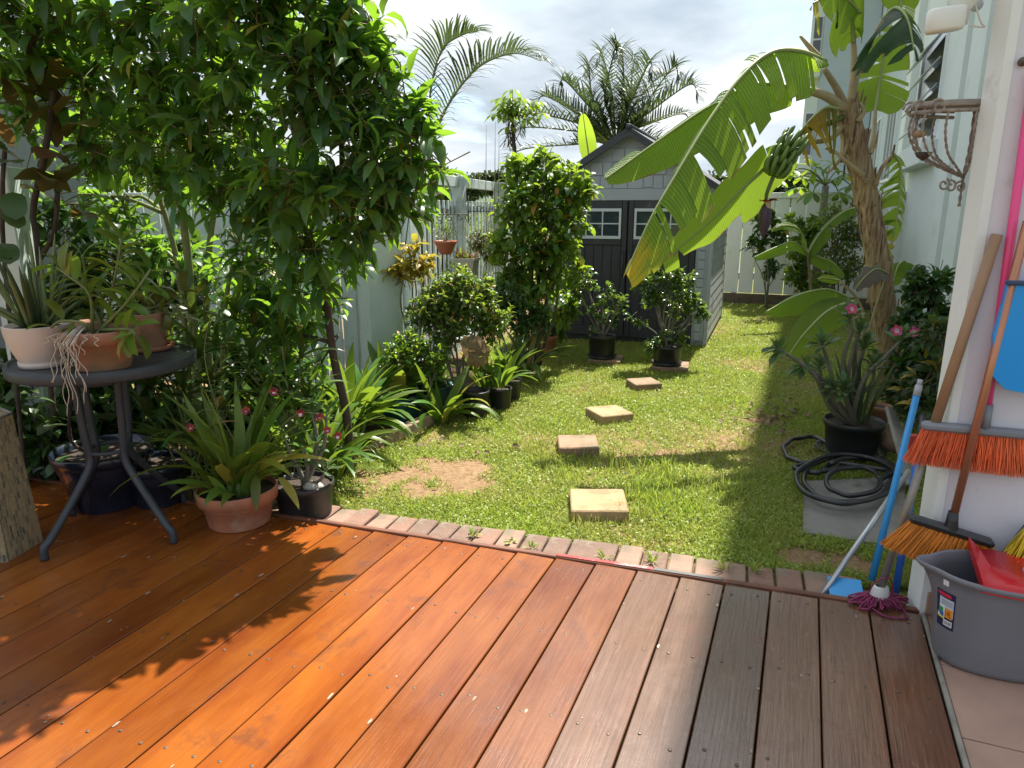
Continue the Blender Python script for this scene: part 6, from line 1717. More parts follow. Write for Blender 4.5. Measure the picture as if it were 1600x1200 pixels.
for mid, hw in (([(1262, 395, 8.6), (1240, 378, 8.5), (1215, 385, 8.4), (1178, 402, 8.3)], .10), ([(1262, 395, 8.6), (1285, 360, 8.6), (1320, 330, 8.5), (1345, 325, 8.6)], .11), ([(1262, 395, 8.6), (1250, 360, 8.6), (1225, 352, 8.5), (1205, 362, 8.6)], .08), ([(1262, 395, 8.6), (1300, 410, 8.6), (1320, 430, 8.6)], .09)):
    m_ = [W(*p) for p in mid]
    banana_leaf(root, [c + Vector((.3, 0, .0)), c + Vector((.32, 0, .35)), m_[0]], m_, [(im(0, 1, -.6), hw), (im(0, -.5, .8), hw)], ban, 1, .01, .02, .3)

# ================================================================== BANANA TREE
rnd.seed(77); nr.seed(77)
Yb = 4.95
tb = W(1398, 640, Yb); tb.z = LAWN
root = thing('banana_tree', 'tall banana tree with fibrous brown trunk, torn leaves and a hanging flower bud', 'tree', tb)
trm, n, l, b = nt('banana_trunk')
tc = node(n, 'ShaderNodeTexCoord'); mp = node(n, 'ShaderNodeMapping'); mp.inputs['Scale'].default_value = (34, 34, 2.6); l.new(tc.outputs['Object'], mp.inputs[0])
nz = node(n, 'ShaderNodeTexNoise', {'Scale': 1.6, 'Detail': 8, 'Roughness': .6, 'Distortion': .25}); l.new(mp.outputs[0], nz.inputs[0])
n2 = node(n, 'ShaderNodeTexNoise', {'Scale': 4.0, 'Detail': 6}); l.new(tc.outputs['Object'], n2.inputs[0])
rp = node(n, 'ShaderNodeValToRGB'); l.new(nz.outputs['Fac'], rp.inputs[0]); e = rp.color_ramp.elements
e[0].position = .32; e[0].color = (.07, .04, .025, 1); e[1].position = .66; e[1].color = (.42, .30, .18, 1); e3 = e.new(.48); e3.color = (.26, .17, .10, 1)
r2 = node(n, 'ShaderNodeMapRange', {'From Min': .45, 'From Max': .65}); l.new(n2.outputs['Fac'], r2.inputs[0])
mx = node(n, 'ShaderNodeMix', data_type='RGBA'); mx.inputs['B'].default_value = (.36, .27, .14, 1); l.new(r2.outputs[0], mx.inputs['Factor']); l.new(rp.outputs[0], mx.inputs['A'])
mxx = node(n, 'ShaderNodeMix', data_type='RGBA', blend_type='MULTIPLY'); mxx.inputs['Factor'].default_value = .8; l.new(mx.outputs['Result'], mxx.inputs['A'])
r4 = node(n, 'ShaderNodeMapRange', {'From Min': .3, 'From Max': .6, 'To Min': .35, 'To Max': 1.15}); l.new(nz.outputs['Fac'], r4.inputs[0]); l.new(r4.outputs[0], mxx.inputs['B'])
l.new(mxx.outputs['Result'], b.inputs['Base Color']); b.inputs['Roughness'].default_value = .8
bp = node(n, 'ShaderNodeBump', {'Strength': .7, 'Distance': .015}); l.new(nz.outputs['Fac'], bp.inputs['Height']); l.new(bp.outputs[0], b.inputs['Normal'])
tp = spline([tb, W(1385, 520, Yb), W(1372, 410, Yb), W(1350, 290, Yb), W(1330, 200, Yb), W(1322, 165, Yb)], 8)
nT = len(tp)
MB().tube(tp, [(.083 - .012 * i / nT) * (1 + .03 * math.sin(i * 1.7) + rnd.uniform(-.02, .02)) for i in range(nT)], 22).build('trunk', trm, root)
# old sheaths wrapping the trunk
for k in range(46):
    i = rnd.randint(5, nT - 4); c = tp[i]; an = rnd.uniform(0, 6.28); rr = .079 - .012 * i / nT
    d = Vector((math.cos(an), math.sin(an), 0)); x = Vector((-math.sin(an), math.cos(an), 0))
    L = rnd.uniform(.10, .30); wd = rnd.uniform(.02, .05); fl = rnd.uniform(.0, .03) * (1 if i > nT * .45 else .15)
    vv, ff = [], []
    for j in range(5):
        t = j / 4
        pc = c + Vector((0, 0, -.5 * L + L * t)) + d * (rr + .004 + fl * t * t)
        ww = wd * (1 - .6 * t)
        for s_ in (-1, 0, 1): vv.append(pc + x * (s_ * ww) - d * (abs(s_) * .008) + Vector((0, 0, rnd.uniform(-.01, .01))))
    for j in range(4): ff += [[j * 3, j * 3 + 1, j * 3 + 4, j * 3 + 3], [j * 3 + 1, j * 3 + 2, j * 3 + 5, j * 3 + 4]]
    MB().add(vv, ff, 0, True).build('sheath', trm, root)
# cut-off and dry petiole stubs
for pts, r_ in (([(1350, 275), (1322, 252), (1305, 238), (1290, 232)], .014), ([(1355, 285), (1335, 262), (1320, 240)], .012), ([(1330, 215), (1312, 250), (1292, 272)], .012), ([(1368, 290), (1378, 262), (1392, 248), (1398, 226)], .012), ([(1360, 240), (1368, 225), (1372, 205)], .010), ([(1340, 190), (1350, 175), (1345, 160)], .014), ([(1280, 90), (1262, 70), (1250, 56)], .016)):
    pp = spline([W(x_, y_, Yb - .09) for x_, y_ in pts], 5); MB().tube(pp, [r_ * (1.3 - .8 * i / (len(pp) - 1)) for i in range(len(pp))], 7).build('stub', petm if r_ > .0135 else trm, root)
ct = W(1326, 178, Yb)
def BW(L): return [W(*p) for p in L]
# A: the great torn leaf
banana_leaf(root, [ct, W(1308, 140, 4.9), W(1288, 108, 4.75)], BW([(1290, 96, 4.72), (1250, 80, 4.6), (1205, 82, 4.5), (1160, 118, 4.38), (1110, 185, 4.25), (1055, 275, 4.1), (1015, 345, 4.0), (978, 428, 3.92)]),
            [(im(.75, .75, -.25), .235), (im(-.6, -.2, .75), .09)], ban_y, 24, .014, .024, .45, jit=.05)
# B: broad smooth leaf pointing left
banana_leaf(root, [ct, W(1290, 150, 4.85), W(1242, 137, 4.8)], BW([(1242, 137, 4.8), (1180, 132, 4.8), (1110, 165, 4.7), (1040, 212, 4.6), (945, 280, 4.5)]),
            [(im(.2, 1, -.35), .20), (im(.0, -.5, 1), .22)], ban, 1, .013, .03, .35)
# C: lower leaf, grey sheen above, bright below
banana_leaf(root, [ct, W(1300, 215, 4.9), W(1262, 222, 4.85)], BW([(1250, 228, 4.82), (1215, 245, 4.75), (1165, 290, 4.62), (1105, 350, 4.5), (1035, 408, 4.4)]),
            [(im(.5, .85, .35), .145), (im(-.5, -.6, -.25), .125)], ban, 2, .012, .02, .18, wave=.12)
# D: old hanging leaf
banana_leaf(root, [ct, W(1310, 168, 4.85)], BW([(1308, 170, 4.83), (1290, 168, 4.75), (1268, 185, 4.7), (1246, 212, 4.68)]), [(im(.15, 1, -.2), .26), (im(-.2, .6, .6), .14)], ban_d, 9, .010, .012, .3, jit=.05)
# E: upright leaf leaving the frame
banana_leaf(root, [ct, W(1334, 110, 4.95), W(1333, 55, 4.9)], BW([(1333, 66, 4.9), (1330, 10, 4.85), (1326, -60, 4.75), (1300, -120, 4.6)]), [(im(-1, .5, -.2), .20), (im(1, .6, .1), .17)], ban, 6, .014, .022, .9, jit=.05)
banana_leaf(root, None, BW([(1345, 20, 4.8), (1310, -10, 4.7), (1270, 5, 4.6)]), [(im(-.2, 1, -.2), .18), (im(.1, -.7, .6), .14)], ban_y, 6, .010, .02, .5, jit=.05)
# F: dark drooping leaf on the right
banana_leaf(root, [ct, W(1345, 100, 4.95), W(1380, 30, 4.85)], BW([(1380, 30, 4.85), (1400, 12, 4.75), (1418, 30, 4.6), (1428, 78, 4.5)]), [(im(-1, .75, -.1), .31), (im(1, .55, .1), .17)], ban_shade, 5, .012, .018, .5, jit=.04)
# G: leaf behind, light shining through
banana_leaf(root, [W(1345, 260, 5.0), W(1363, 220, 5.1), W(1368, 170, 5.15)], BW([(1368, 172, 5.15), (1374, 130, 5.2), (1382, 80, 5.2), (1392, 40, 5.2)]), [(im(-1, .1, .2), .16), (im(1, .0, .1), .22)], ban, 3, .012, .016, .1)
banana_leaf(root, None, BW([(1405, 20, 5.0), (1412, -20, 5.0), (1425, -60, 5.0)]), [(im(-1, .2, 0), .14), (im(1, .3, 0), .14)], ban, 3, .012, .02, .3)
# H: hanging torn leaf in front of the building
banana_leaf(root, [W(1362, 300, 4.95), W(1378, 262, 5.0), W(1396, 240, 5.05)], BW([(1396, 240, 5.05), (1407, 262, 5.05), (1404, 320, 5.0), (1392, 390, 4.95)]), [(im(-1, .35, -.1), .15), (im(.8, .4, .2), .07)], ban_y, 16, .010, .014, .35, jit=.03)
banana_leaf(root, None, BW([(1385, 380, 5.0), (1383, 420, 5.0), (1382, 470, 5.0)]), [(im(-1, .2, 0), .05), (im(1, .2, 0), .06)], ban, 1, .008, .014, .2)
# bunch and flower bud
st = spline([ct, W(1290, 195, 4.8), W(1255, 205, 4.7), W(1230, 235, 4.62), W(1212, 268, 4.6), W(1199, 300, 4.6), W(1197, 312, 4.6)], 6)
MB().tube(st, [.020 - .010 * i / (len(st) - 1) for i in range(len(st))], 9).build('fruit_stalk', pbr('fruit_stalk', (.12, .16, .04), .6, var=.5), root)
fm_ = pbr('green_banana', (.13, .22, .035), .4, var=.3, vscale=12)
for hnd in range(4):
    i = int(len(st) * (.46 + .075 * hnd)); c = st[i]; ax = (st[i + 1] - st[i - 1]).normalized(); x = ax.orthogonal().normalized(); y = ax.cross(x)
    for k in range(9):
        an = k * .7 + hnd * .4; d = x * math.cos(an) + y * math.sin(an)
        q0 = c + d * .015; q1 = c + d * .055 - ax * .01; q2 = c + d * .075 - ax * .06; q3 = c + d * .07 - ax * .105
        MB().tube(spline([q0, q1, q2, q3], 3), [.006, .009, .0125, .0135, .014, .014, .0135, .012, .008, .003], 7).build('banana_fruit', fm_, root)
bd = W(1195, 340, 4.6); budm = pbr('flower_bud', (.075, .04, .07), .45, var=.35, vscale=14, stretch=(1, 1, .3))
MB().lathe([(.001, -.125), (.014, -.10), (.034, -.04), (.040, .01), (.036, .05), (.022, .085), (.01, .10)], bd + Vector((0, 0, -.01)), 18).build('flower_bud', budm, root)
brc = pbr('red_bract', (.33, .06, .055), .5, var=.3)
bv, bf = arch(1, .8, 20, -30, 6, 'oval', .5)
for (dx, dy, s_) in ((.9, -.3, .075), (-.8, -.5, .06), (.2, -1, .06)):
    M = frames([bd + Vector((0, 0, .085))], [(dx, dy, .25)], s_)[0]; M[:3, 3] -= np.array(wloc(root)); lo = np.concatenate([np.array(f) for f in bf]); to = np.array([len(f) for f in bf])
    link('bract', npmesh('bract', bv, (lo, to), brc), root, M=Matrix(M.tolist()))
MB().lathe([(.012, 0), (.02, .02), (.018, .05), (.01, .06)], bd + Vector((.01, -.01, .045)), 10).build('flower_cluster', pbr('bud_cream', (.6, .45, .25), .7), root)
# sucker with two broad leaves and a dead one
sk = W(1330, 560, 4.7); sk.z = LAWN
root = thing('banana_sucker', 'banana sucker with two low broad leaves behind the pink desert rose', 'plant', sk)
banana_leaf(root, [sk, W(1338, 520, 4.7), W(1325, 468, 4.6)], BW([(1322, 463, 4.6), (1290, 452, 4.5), (1245, 462, 4.4), (1197, 487, 4.3)]), [(im(0, 1, -.5), .10), (im(0, -.5, 1), .13)], ban, 1, .008, .014, .3)
banana_leaf(root, [sk, W(1342, 520, 4.7), W(1335, 475, 4.5)], BW([(1335, 470, 4.5), (1295, 485, 4.35), (1258, 520, 4.2), (1232, 556, 4.1)]), [(im(.6, .8, -.3), .11), (im(-.6, -.6, .5), .11)], ban, 0, .009, .014, .25)
banana_leaf(root, [sk, W(1350, 500, 4.75), W(1312, 438, 4.7)], BW([(1312, 438, 4.7), (1290, 434, 4.7), (1278, 436, 4.7)]), [(im(0, 1, -.4), .03), (im(0, -1, .3), .03)], ban, 0, .006, .010, .2)
banana_leaf(root, [sk, W(1362, 500, 4.75), W(1385, 430, 4.75)], BW([(1388, 428, 4.75), (1370, 420, 4.68), (1352, 432, 4.62), (1336, 452, 4.6)]), [(im(.3, 1, -.3), .07), (im(-.3, -.8, .5), .07)], banana_mat('dry_leaf', (.24, .20, .16), (.3, .25, .2), tf=.15), 0, .006, .008, .5, wave=.2)
sk2 = W(1415, 560, 5.3); sk2.z = LAWN
root = thing('banana_sucker', 'small banana sucker leaf against the building wall right of the trunk', 'plant', sk2)
banana_leaf(root, [sk2, W(1412, 480, 5.3), W(1418, 420, 5.25)], BW([(1418, 418, 5.25), (1412, 408, 5.2), (1402, 418, 5.15), (1395, 445, 5.1)]), [(im(1, .4, -.2), .08), (im(-1, .3, .2), .08)], ban, 0, .008, .012, .3)

# shrubs between the banana and the near wall
def wshrub(label, px, y, blobs, n, L, Wd, mat, **kw):
    c = W(px, 600, y); c.z = LAWN
    return blob_shrub('wall_shrub', label, c, blobs, n, L, Wd, mat, **kw)
wshrub('dark glossy shrub by the building wall right of the banana trunk', 1445, 4.6, [B(1440, 450, 4.6, .13), B(1455, 500, 4.5, .14), B(1425, 520, 4.6, .13), B(1450, 560, 4.4, .14), B(1415, 570, 4.5, .13), B(1440, 610, 4.3, .13), B(1400, 620, 4.4, .1), B(1465, 440, 4.5, .08)], 1500, .085, .036, M_['leaf_dark'], nobj=200, stems=8, cluster=5)
wshrub('shaded shrub with a few yellow leaves low beside the white wall edge', 1470, 3.7, [B(1460, 520, 3.7, .09), B(1468, 580, 3.6, .09), B(1452, 630, 3.6, .10), B(1440, 600, 3.7, .09), B(1420, 640, 3.75, .08)], 420, .09, .03, leafmat('leaf_yellowgreen', (.05, .09, .03), (.14, .22, .03), yellow=(.4, .3, .05), yfac=.14), nobj=120, stems=6, cluster=5)

# ---- pink desert rose in the black pot
q, r, h = pot_px(1282, 1373, 655, 717, LAWN)
root = thing('potted_desert_rose', 'large pink-flowering desert rose in a black pot by the coiled hose', 'potted plant', q)
MB().lathe([(.001, .0), (r * 1.05, .0), (r * 1.18, .025), (r * 1.14, .025), (r * 1.0, .006), (.001, .006)], q, 32).build('saucer', M_['black_plastic'], root)
pot_mesh(root, q + Vector((0, 0, .008)), r, r * .82, h, M_['black_plastic'], rim=.006, rimh=.035)
top = q + Vector((0, 0, h * .85)); yq = q.y
T = lambda *L: [W(*p) for p in L]
drm = pbr('desert_rose_bark', (.17, .165, .12), .7, var=.4, vscale=18, bump=.3)
rose_plant(root, top, [T((1300, 640, yq), (1275, 590, yq - .05), (1240, 560, yq - .08), (1212, 545, yq - .1)), T((1310, 630, yq), (1295, 570, yq), (1283, 535, yq - .02)), T((1322, 620, yq + .03), (1318, 560, yq + .03), (1330, 520, yq), (1326, 492, yq)), T((1335, 640, yq - .02), (1352, 590, yq - .03), (1385, 555, yq - .03), (1412, 528, yq - .02)), T((1315, 640, yq - .05), (1305, 620, yq - .08), (1300, 605, yq - .1)), T((1328, 640, yq - .06), (1322, 625, yq - .1), (1318, 608, yq - .12)), T((1300, 630, yq + .05), (1285, 600, yq + .05), (1280, 570, yq + .06)), T((1330, 620, yq + .06), (1345, 560, yq + .08), (1352, 540, yq + .08)), T((1330, 630, yq + .04), (1362, 600, yq), (1365, 570, yq)), T((1322, 610, yq + .05), (1335, 540, yq + .06), (1345, 515, yq + .06)), T((1290, 600, yq), (1262, 575, yq - .02), (1250, 572, yq - .02))], M_['leaf_rose'], .019, .105, .034, 20, 300, drm)
strap_leaves(root, top + Vector((.03, .03, 0)), 12, .42, .045, M_['leaf_snake'], (.0, .25), 'sword', .06, .25, (5, 30))
for (px, py, s_) in ((1330, 483, .036), (1400, 517, .038), (1427, 519, .036)):
    bloom(root, W(px, py, yq - .08), (rnd.uniform(-.3, .2), -1, .35), s_, [M_['petal_pink']])
    bloom(root, W(px, py, yq - .086), (rnd.uniform(-.3, .2), -1, .35), s_ * .5, [M_['petal_pale']], name='flower_centre')

# ---- coiled hose
hm = pbr('black_hose', (.025, .025, .027), .38, var=.3, vscale=20, dirt=((.09, .08, .07), 9, .62))
def loop(cx, cy, rx, ry, n, a0, a1, z):
    return [P(cx + rx * math.cos(a) + rnd.uniform(-2, 2), cy + ry * math.sin(a) + rnd.uniform(-1, 1), z + .004 * math.sin(a * 2)) for a in np.linspace(a0, a1, n)]
zl = LAWN + .035
hp = loop(1262, 703, 37, 20, 14, -.4, -5.2, zl - .012) + loop(1275, 712, 46, 26, 12, 2.4, .5, zl) + loop(1325, 748, 70, 36, 18, -.4, -6.6, zl + .012) + loop(1335, 752, 44, 22, 14, -.2, -6.4, zl + .026) + loop(1322, 748, 78, 38, 18, -.3, -6.5, zl + .03) + loop(1345, 735, 55, 20, 10, .2, -2.6, zl + .012) + [P(1300, 722, zl), P(1285, 735, LAWN + .02)]
root = None
hs = MB().tube(spline(hp, 5), .0125, 9).build('garden_hose', hm, None, hp[0], label='black garden hose coiled loosely on the concrete slab', cat='hose')
# ---- clay urn and grey board behind the pot
q, r, h = pot_px(1368, 1420, 668, 712, LAWN)
root = thing('clay_urn', 'round tan clay urn with dark curled decoration behind the black pot', 'urn', q)
um = pbr('urn_clay', (.30, .20, .14), .8, var=.3, vscale=8, bump=.2)
MB().lathe([(.001, 0), (r * .55, 0), (r * .95, h * .35), (r, h * .6), (r * .8, h * .9), (r * .45, h * 1.05), (r * .5, h * 1.2), (r * .42, h * 1.2), (r * .35, h * 1.0)], q, 26).build('body', um, root)
for k in range(3):
    c = q + Vector((-.2 + .1 * k, -1, 0)).normalized() * r * .99 + Vector((0, 0, h * .5))
    MB().tube(scroll(c, .02, 0, 1.2, Vector((1, 0, 0)), Vector((0, 0, 1)), 12), .003, 5).build('decoration', M_['bark_dark'], root)
q2 = W(1372, 650, 4.15)
root = thing('broken_pot', 'old terracotta pot leaning behind the clay urn', 'pot', (q2.x, q2.y, LAWN + .12))
pot_mesh(root, Vector((q2.x, q2.y, LAWN + .12)), .075, .05, .12, M_['terracotta_old'], rim=.006, rimh=.03)
gb = pbr('weathered_grey_board', (.26, .25, .22), .9, var=.4, vscale=10, bump=.4, stretch=(1, 1, .3))
a_, b2 = W(1392, 640, 3.75), W(1432, 722, 3.35)
b2.z = LAWN + .03
MB().bar(a_, b2, .085, .02, up=(.5, -.6, .6), ch=.003).build('grey_board', gb, None, b2, label='weathered grey board leaning over the clay urn', cat='board')

# ---- citrus in black pots before the shed
def citrus(label, x0, x1, ytop, ybot, blobs, n, pave):
    q, r, h = pot_px(x0, x1, ytop, ybot, LAWN + .03)
    root = thing('potted_citrus', label, 'potted plant', q)
    MB().lathe([(.001, -.0), (r * .95, 0), (r * 1.06, .03), (r * 1.02, .03), (r * .9, .008), (.001, .008)], q, 30).build('saucer', M_['black_plastic'], root)
    pot_mesh(root, q + Vector((0, 0, .01)), r, r * .88, h, M_['black_plastic'], rim=.006, rimh=.03)
    stems_to(root, q + Vector((0, 0, h * .8)), [(tuple(W(px, py, q.y + dy)), rr) for px, py, dy, rr in blobs], M_['stem_grey'], .009, len(blobs) + 7, bend=.06)
    bush_leaves(root, [(tuple(W(px, py, q.y + dy)), rr) for px, py, dy, rr in blobs], n, .06, .028, M_['leaf_citrus'], 300, 'oval', cluster=4, stem_mat=M_['twig'], shell=.5)
    o = MB().cbox((0, 0, 0), (r * pave, r * pave, .018), ch=.005).build('paver', stm2, None, (0, 0, 0), label=('square paver under the left potted citrus' if x0 < 980 else 'square paver under the right potted citrus'), cat='paver', group='pavers under the citrus pots')
    o.location = (q.x + .04, q.y, LAWN + .013); o.rotation_euler = (0, 0, R(-15))
citrus('open-branched citrus bush in a black pot before the left shed door', 918, 962, 524, 562, [(915, 440, 0, .11), (900, 455, 0, .07), (945, 460, -.03, .10), (965, 480, 0, .09), (935, 490, 0, .09), (955, 500, .05, .08), (930, 515, -.04, .06), (975, 470, .03, .06)], 330, 1.15)
citrus('dense rounded citrus bush in a black pot before the right shed door', 1018, 1064, 540, 573, [(1010, 440, 0, .12), (1040, 430, 0, .14), (1065, 450, 0, .12), (1085, 475, 0, .11), (1055, 480, .05, .12), (1020, 465, .0, .1), (1095, 490, 0, .07), (1040, 530, 0, .09), (1020, 535, -.03, .08), (1060, 528, 0, .08), (1000, 500, 0, .06), (1075, 435, 0, .08)], 900, 1.2)

# ================================================================== WALL FITTINGS AND TOOLS
rnd.seed(91); nr.seed(91)
rust = pbr('twisted_rusty_wire', (.42, .35, .31), .7, metal=.3, var=.5, vscale=40)
gw = pbr('grey_shelf_wood', (.34, .31, .28), .85, var=.4, vscale=8, stretch=(1, 1, 1), bump=.3)
yw = (wa.y + wb.y) / 2 + .06
pc = W(1526, 166, yw + .09)
root = thing('wall_planter', 'half round wall planter of twisted rusty wire scrolls with a wooden rim', 'wall planter', pc)
pdx, pdy = Vector((-1, -.10, 0)).normalized(), Vector((-.10, 1, 0)).normalized()
PR = .205
def hc(a, r_, z): return pc + pdx * (r_ * math.sin(a)) + pdy * (r_ * .5 * math.cos(a)) + Vector((0, 0, z))
poly = [hc(a, PR, 0) for a in np.linspace(0, math.pi, 17)]
MB().prism([tuple(p_[:2]) for p_ in poly], pc.z - .004, pc.z + .008).build('rim_board', gw, root)
MB().tube([hc(a, PR * .97, -.022) for a in np.linspace(0, math.pi, 17)], .006, 7).build('ring', rust, root)
MB().tube([hc(a, PR * .97, -.006) for a in np.linspace(0, math.pi, 17)], .004, 7).build('ring', rust, root)
btm = pc + Vector((0, 0, -.215)) + pdx * .01
def twist(pts, r_=.0034, turns=9):
    sp_ = spline(pts, 8); a_, b2 = [], []
    N = len(sp_)
    for i, p_ in enumerate(sp_):
        t = (sp_[min(i + 1, N - 1)] - sp_[max(i - 1, 0)]).normalized(); x = t.orthogonal().normalized(); y = t.cross(x); an = i * 1.25
        o_ = (x * math.cos(an) + y * math.sin(an)) * r_ * .7; a_.append(p_ + o_); b2.append(p_ - o_)
    return MB().tube(a_, r_ * .75, 5).tube(b2, r_ * .75, 5)
for a in (.35, .8, 1.25, 1.57, 1.9, 2.35, 2.8):
    twist([hc(a, PR * .97, -.025), hc(a, PR * .99, -.08), hc(a, PR * .80, -.145), hc(a, PR * .42, -.185), btm + Vector((0, 0, .0))]).build('wire_rib', rust, root)
twist([hc(1.57, PR * .72, -.165), hc(1.57, PR * .4, -.19), btm]).build('wire_rib', rust, root)
twist([pc + Vector((0, 0, 0)) + pdx * .005, pc + Vector((0, 0, -.12)) + pdx * .003, btm, btm + Vector((0, 0, -.09))], .004).build('back_wire', rust, root)
for a in (.9, 1.45, 1.8, 2.2):
    c = hc(a, PR * 1.03, -.012); MB().tube(scroll(c, .026, 0, 1.3, pdx, Vector((0, 0, 1)), 16), .0038, 6).build('scroll', rust, root)
for k, (dx_, dz_) in enumerate(((.012, -.03), (.045, -.028), (.07, -.022))):
    MB().tube(scroll(btm + pdx * dx_ + Vector((0, -.01, dz_)), .02, k, 1.2, pdx, Vector((0, 0, 1)), 16), .0035, 6).build('scroll', rust, root)
c = hc(1.5, PR * .9, -.085) + Vector((0, -.02, 0)); MB().lathe([(.001, -.012), (.016, -.008), (.019, 0), (.016, .008), (.001, .012)], c, 12).build('rosette', pbr('rusty_rosette', (.33, .24, .13), .7, var=.4), root)
c = hc(1.5, PR * .75, -.145); MB().lathe([(.001, -.02), (.018, -.008), (.026, .006), (.001, .006)], c, 12).build('leaf_ornament', pbr('dark_ornament', (.05, .03, .03), .6), root)

lampm = pbr('lamp_white_plastic', (.74, .73, .70), .4, var=.05, dirt=((.55, .5, .42), 5, .62))
pl_ = W(1502, 22, yw)
root = thing('security_lamp', 'white security lamp with rounded sensor head at the top of the wall edge', 'wall lamp', pl_)
z0 = pl_.z
MB().lathe([(.001, -.03), (.020, -.028), (.022, .01), (.04, .03), (.043, .06), (.04, .10), (.001, .105)], pl_, 24).build('lamp_head', lampm, root)
sb = pl_ + Vector((-.055, -.02, -.018))
vv, ff = [], []
N = 20
for z in (-.034, -.026, .024, .03):
    s_ = .9 if z in (-.034, .03) else 1
    for k in range(N):
        a = 2 * math.pi * k / N; ex = math.copysign(abs(math.cos(a)) ** .5, math.cos(a)) * .052 * s_; ey = math.copysign(abs(math.sin(a)) ** .7, math.sin(a)) * .03 * s_
        vv.append(sb + Vector((ex, ey, z + ex * .12)))
for i in range(3):
    for k in range(N): ff.append([i * N + k, i * N + (k + 1) % N, (i + 1) * N + (k + 1) % N, (i + 1) * N + k])
ff += [list(range(N))[::-1], [3 * N + k for k in range(N)]]
MB().add(vv, ff, 0, True).build('sensor_box', lampm, root)
MB().tube([pl_ + Vector((0, 0, -.01)), sb + Vector((.03, .01, 0))], .018, 10).build('arm', lampm, root)
MB().tube(spline([pl_ + Vector((.03, .0, .04)), pl_ + Vector((.06, .0, -.02)), pl_ + Vector((.085, .02, -.03)), pl_ + Vector((.06, .05, -.02))], 5), .0025, 6).build('cable', lampm, root)
MB().tube([pl_ + Vector((0, .0, .05)), pl_ + Vector((.1, .10, .05))], .02, 10).build('mount', lampm, root)

def bristles(root, a, b2, n, L, drop, fan, mat, r_=.0016, back=Vector((0, 0, 0)), rows=4, ragged=.08, depth=.03, rspread=.22):
    """rows of bristles below a head that runs from a to b2"""
    m = MB(); ax = (b2 - a); Lx = ax.length; ax.normalize(); drop = drop.normalized(); dn = ax.cross(drop).normalized()
    for i in range(n):
        t = (i + rnd.random()) / n; row = rnd.uniform(-1, 1)
        p0 = a.lerp(b2, t) + dn * row * depth * .5
        d = (drop + ax * (fan[0] + (fan[1] - fan[0]) * t) + dn * row * rspread + Vector((rnd.gauss(0, .06), rnd.gauss(0, .06), rnd.uniform(-.03, .03)))).normalized()
        l_ = L * rnd.uniform(1 - ragged, 1)
        p1 = p0 + d * l_; pm_ = p0.lerp(p1, .55) + ax * rnd.uniform(-.004, .004)
        m.tube([p0, pm_, p1], [r_, r_, r_ * .6], 3, caps=False)
    o = m.build('bristles', mat, root); o['kind'] = 'stuff'
    return o
def bmat(name, c, tip):
    m, n, l, b = nt(name); ge = node(n, 'ShaderNodeNewGeometry'); hs = node(n, 'ShaderNodeHueSaturation', {'Color': c4(c)})
    mv = node(n, 'ShaderNodeMapRange', {'To Min': .6, 'To Max': 1.25}); l.new(ge.outputs['Random Per Island'], mv.inputs[0]); l.new(mv.outputs[0], hs.inputs['Value'])
    tc = node(n, 'ShaderNodeTexCoord'); sp_ = node(n, 'ShaderNodeSeparateXYZ'); l.new(tc.outputs['Generated'], sp_.inputs[0])
    r_ = node(n, 'ShaderNodeMapRange', {'From Min': .0, 'From Max': .3, 'To Min': 1, 'To Max': 0}); l.new(sp_.outputs['Z'], r_.inputs[0])
    mx = node(n, 'ShaderNodeMix', data_type='RGBA'); mx.inputs['B'].default_value = c4(tip); mu = node(n, 'ShaderNodeMath', operation='MULTIPLY'); mu.inputs[1].default_value = .45
    l.new(r_.outputs[0], mu.inputs[0]); l.new(mu.outputs[0], mx.inputs['Factor']); l.new(hs.outputs[0], mx.inputs['A']); l.new(mx.outputs['Result'], b.inputs['Base Color']); b.inputs['Roughness'].default_value = .45
    return m
# broom with pink handle, coral bristles
ca_, cb_ = on_wall(1440, 664, .024), on_wall(1612, 680, .022)
root = thing('broom', 'coral red broom with grey head and pink handle hung against the lavender wall', 'broom', (ca_ + cb_) / 2)
hd = pbr('grey_broom_head', (.20, .21, .24), .4, var=.1)
MB().bar(ca_, cb_, .042, .026, up=(0, 0, 1), ch=.008).build('head', hd, root)
bristles(root, ca_ + Vector((.004, 0, -.012)), cb_ + Vector((0, 0, -.012)), 900, .125, Vector((-.05, -.12, -1)), (-.32, .15), bmat('coral_bristles', (.92, .17, .05), (.8, .3, .18)), .0016, depth=.022, rspread=.06)
h0 = on_wall(1538, 668, .026); h1 = on_wall(1608, 165, .02)
MB().tube([h0 + (h1 - h0) * -.01, h0.lerp(h1, .08)], .016, 12).build('socket', hd, root)
pkm = pbr('pink_handle', (.82, .07, .25), .35, var=.08)
MB().tube([h0.lerp(h1, .02), h1 + (h1 - h0) * .1], .0125, 12).build('handle', pkm, root)
# broom with copper handle, orange bristles
oa, ob = on_wall(1420, 808, .060), on_wall(1552, 850, .045)
root = thing('broom', 'orange bristled broom with black head and copper handle behind the bucket', 'broom', (oa + ob) / 2)
bkm = pbr('black_broom_head', (.02, .02, .022), .35, var=.1)
MB().bar(oa, ob, .045, .026, ch=.009).build('head', bkm, root)
mid = oa.lerp(ob, .5)
MB().lathe([(.022, 0), (.018, .03), (.015, .06), (.012, .06)], mid + Vector((0, 0, .005)), 14).build('socket', bkm, root)
bristles(root, oa + Vector((.004, 0, -.012)), ob + Vector((0, 0, -.012)), 950, .125, Vector((-.25, -.1, -1)), (-.55, .1), bmat('orange_bristles', (.85, .30, .03), (.35, .25, .15)), .0016, depth=.03, rspread=.10)
h0 = mid + Vector((0, 0, .02)); h1 = on_wall(1606, 345, .058)
cpm = pbr('copper_handle', (.50, .22, .13), .3, metal=.55, var=.15, vscale=5)
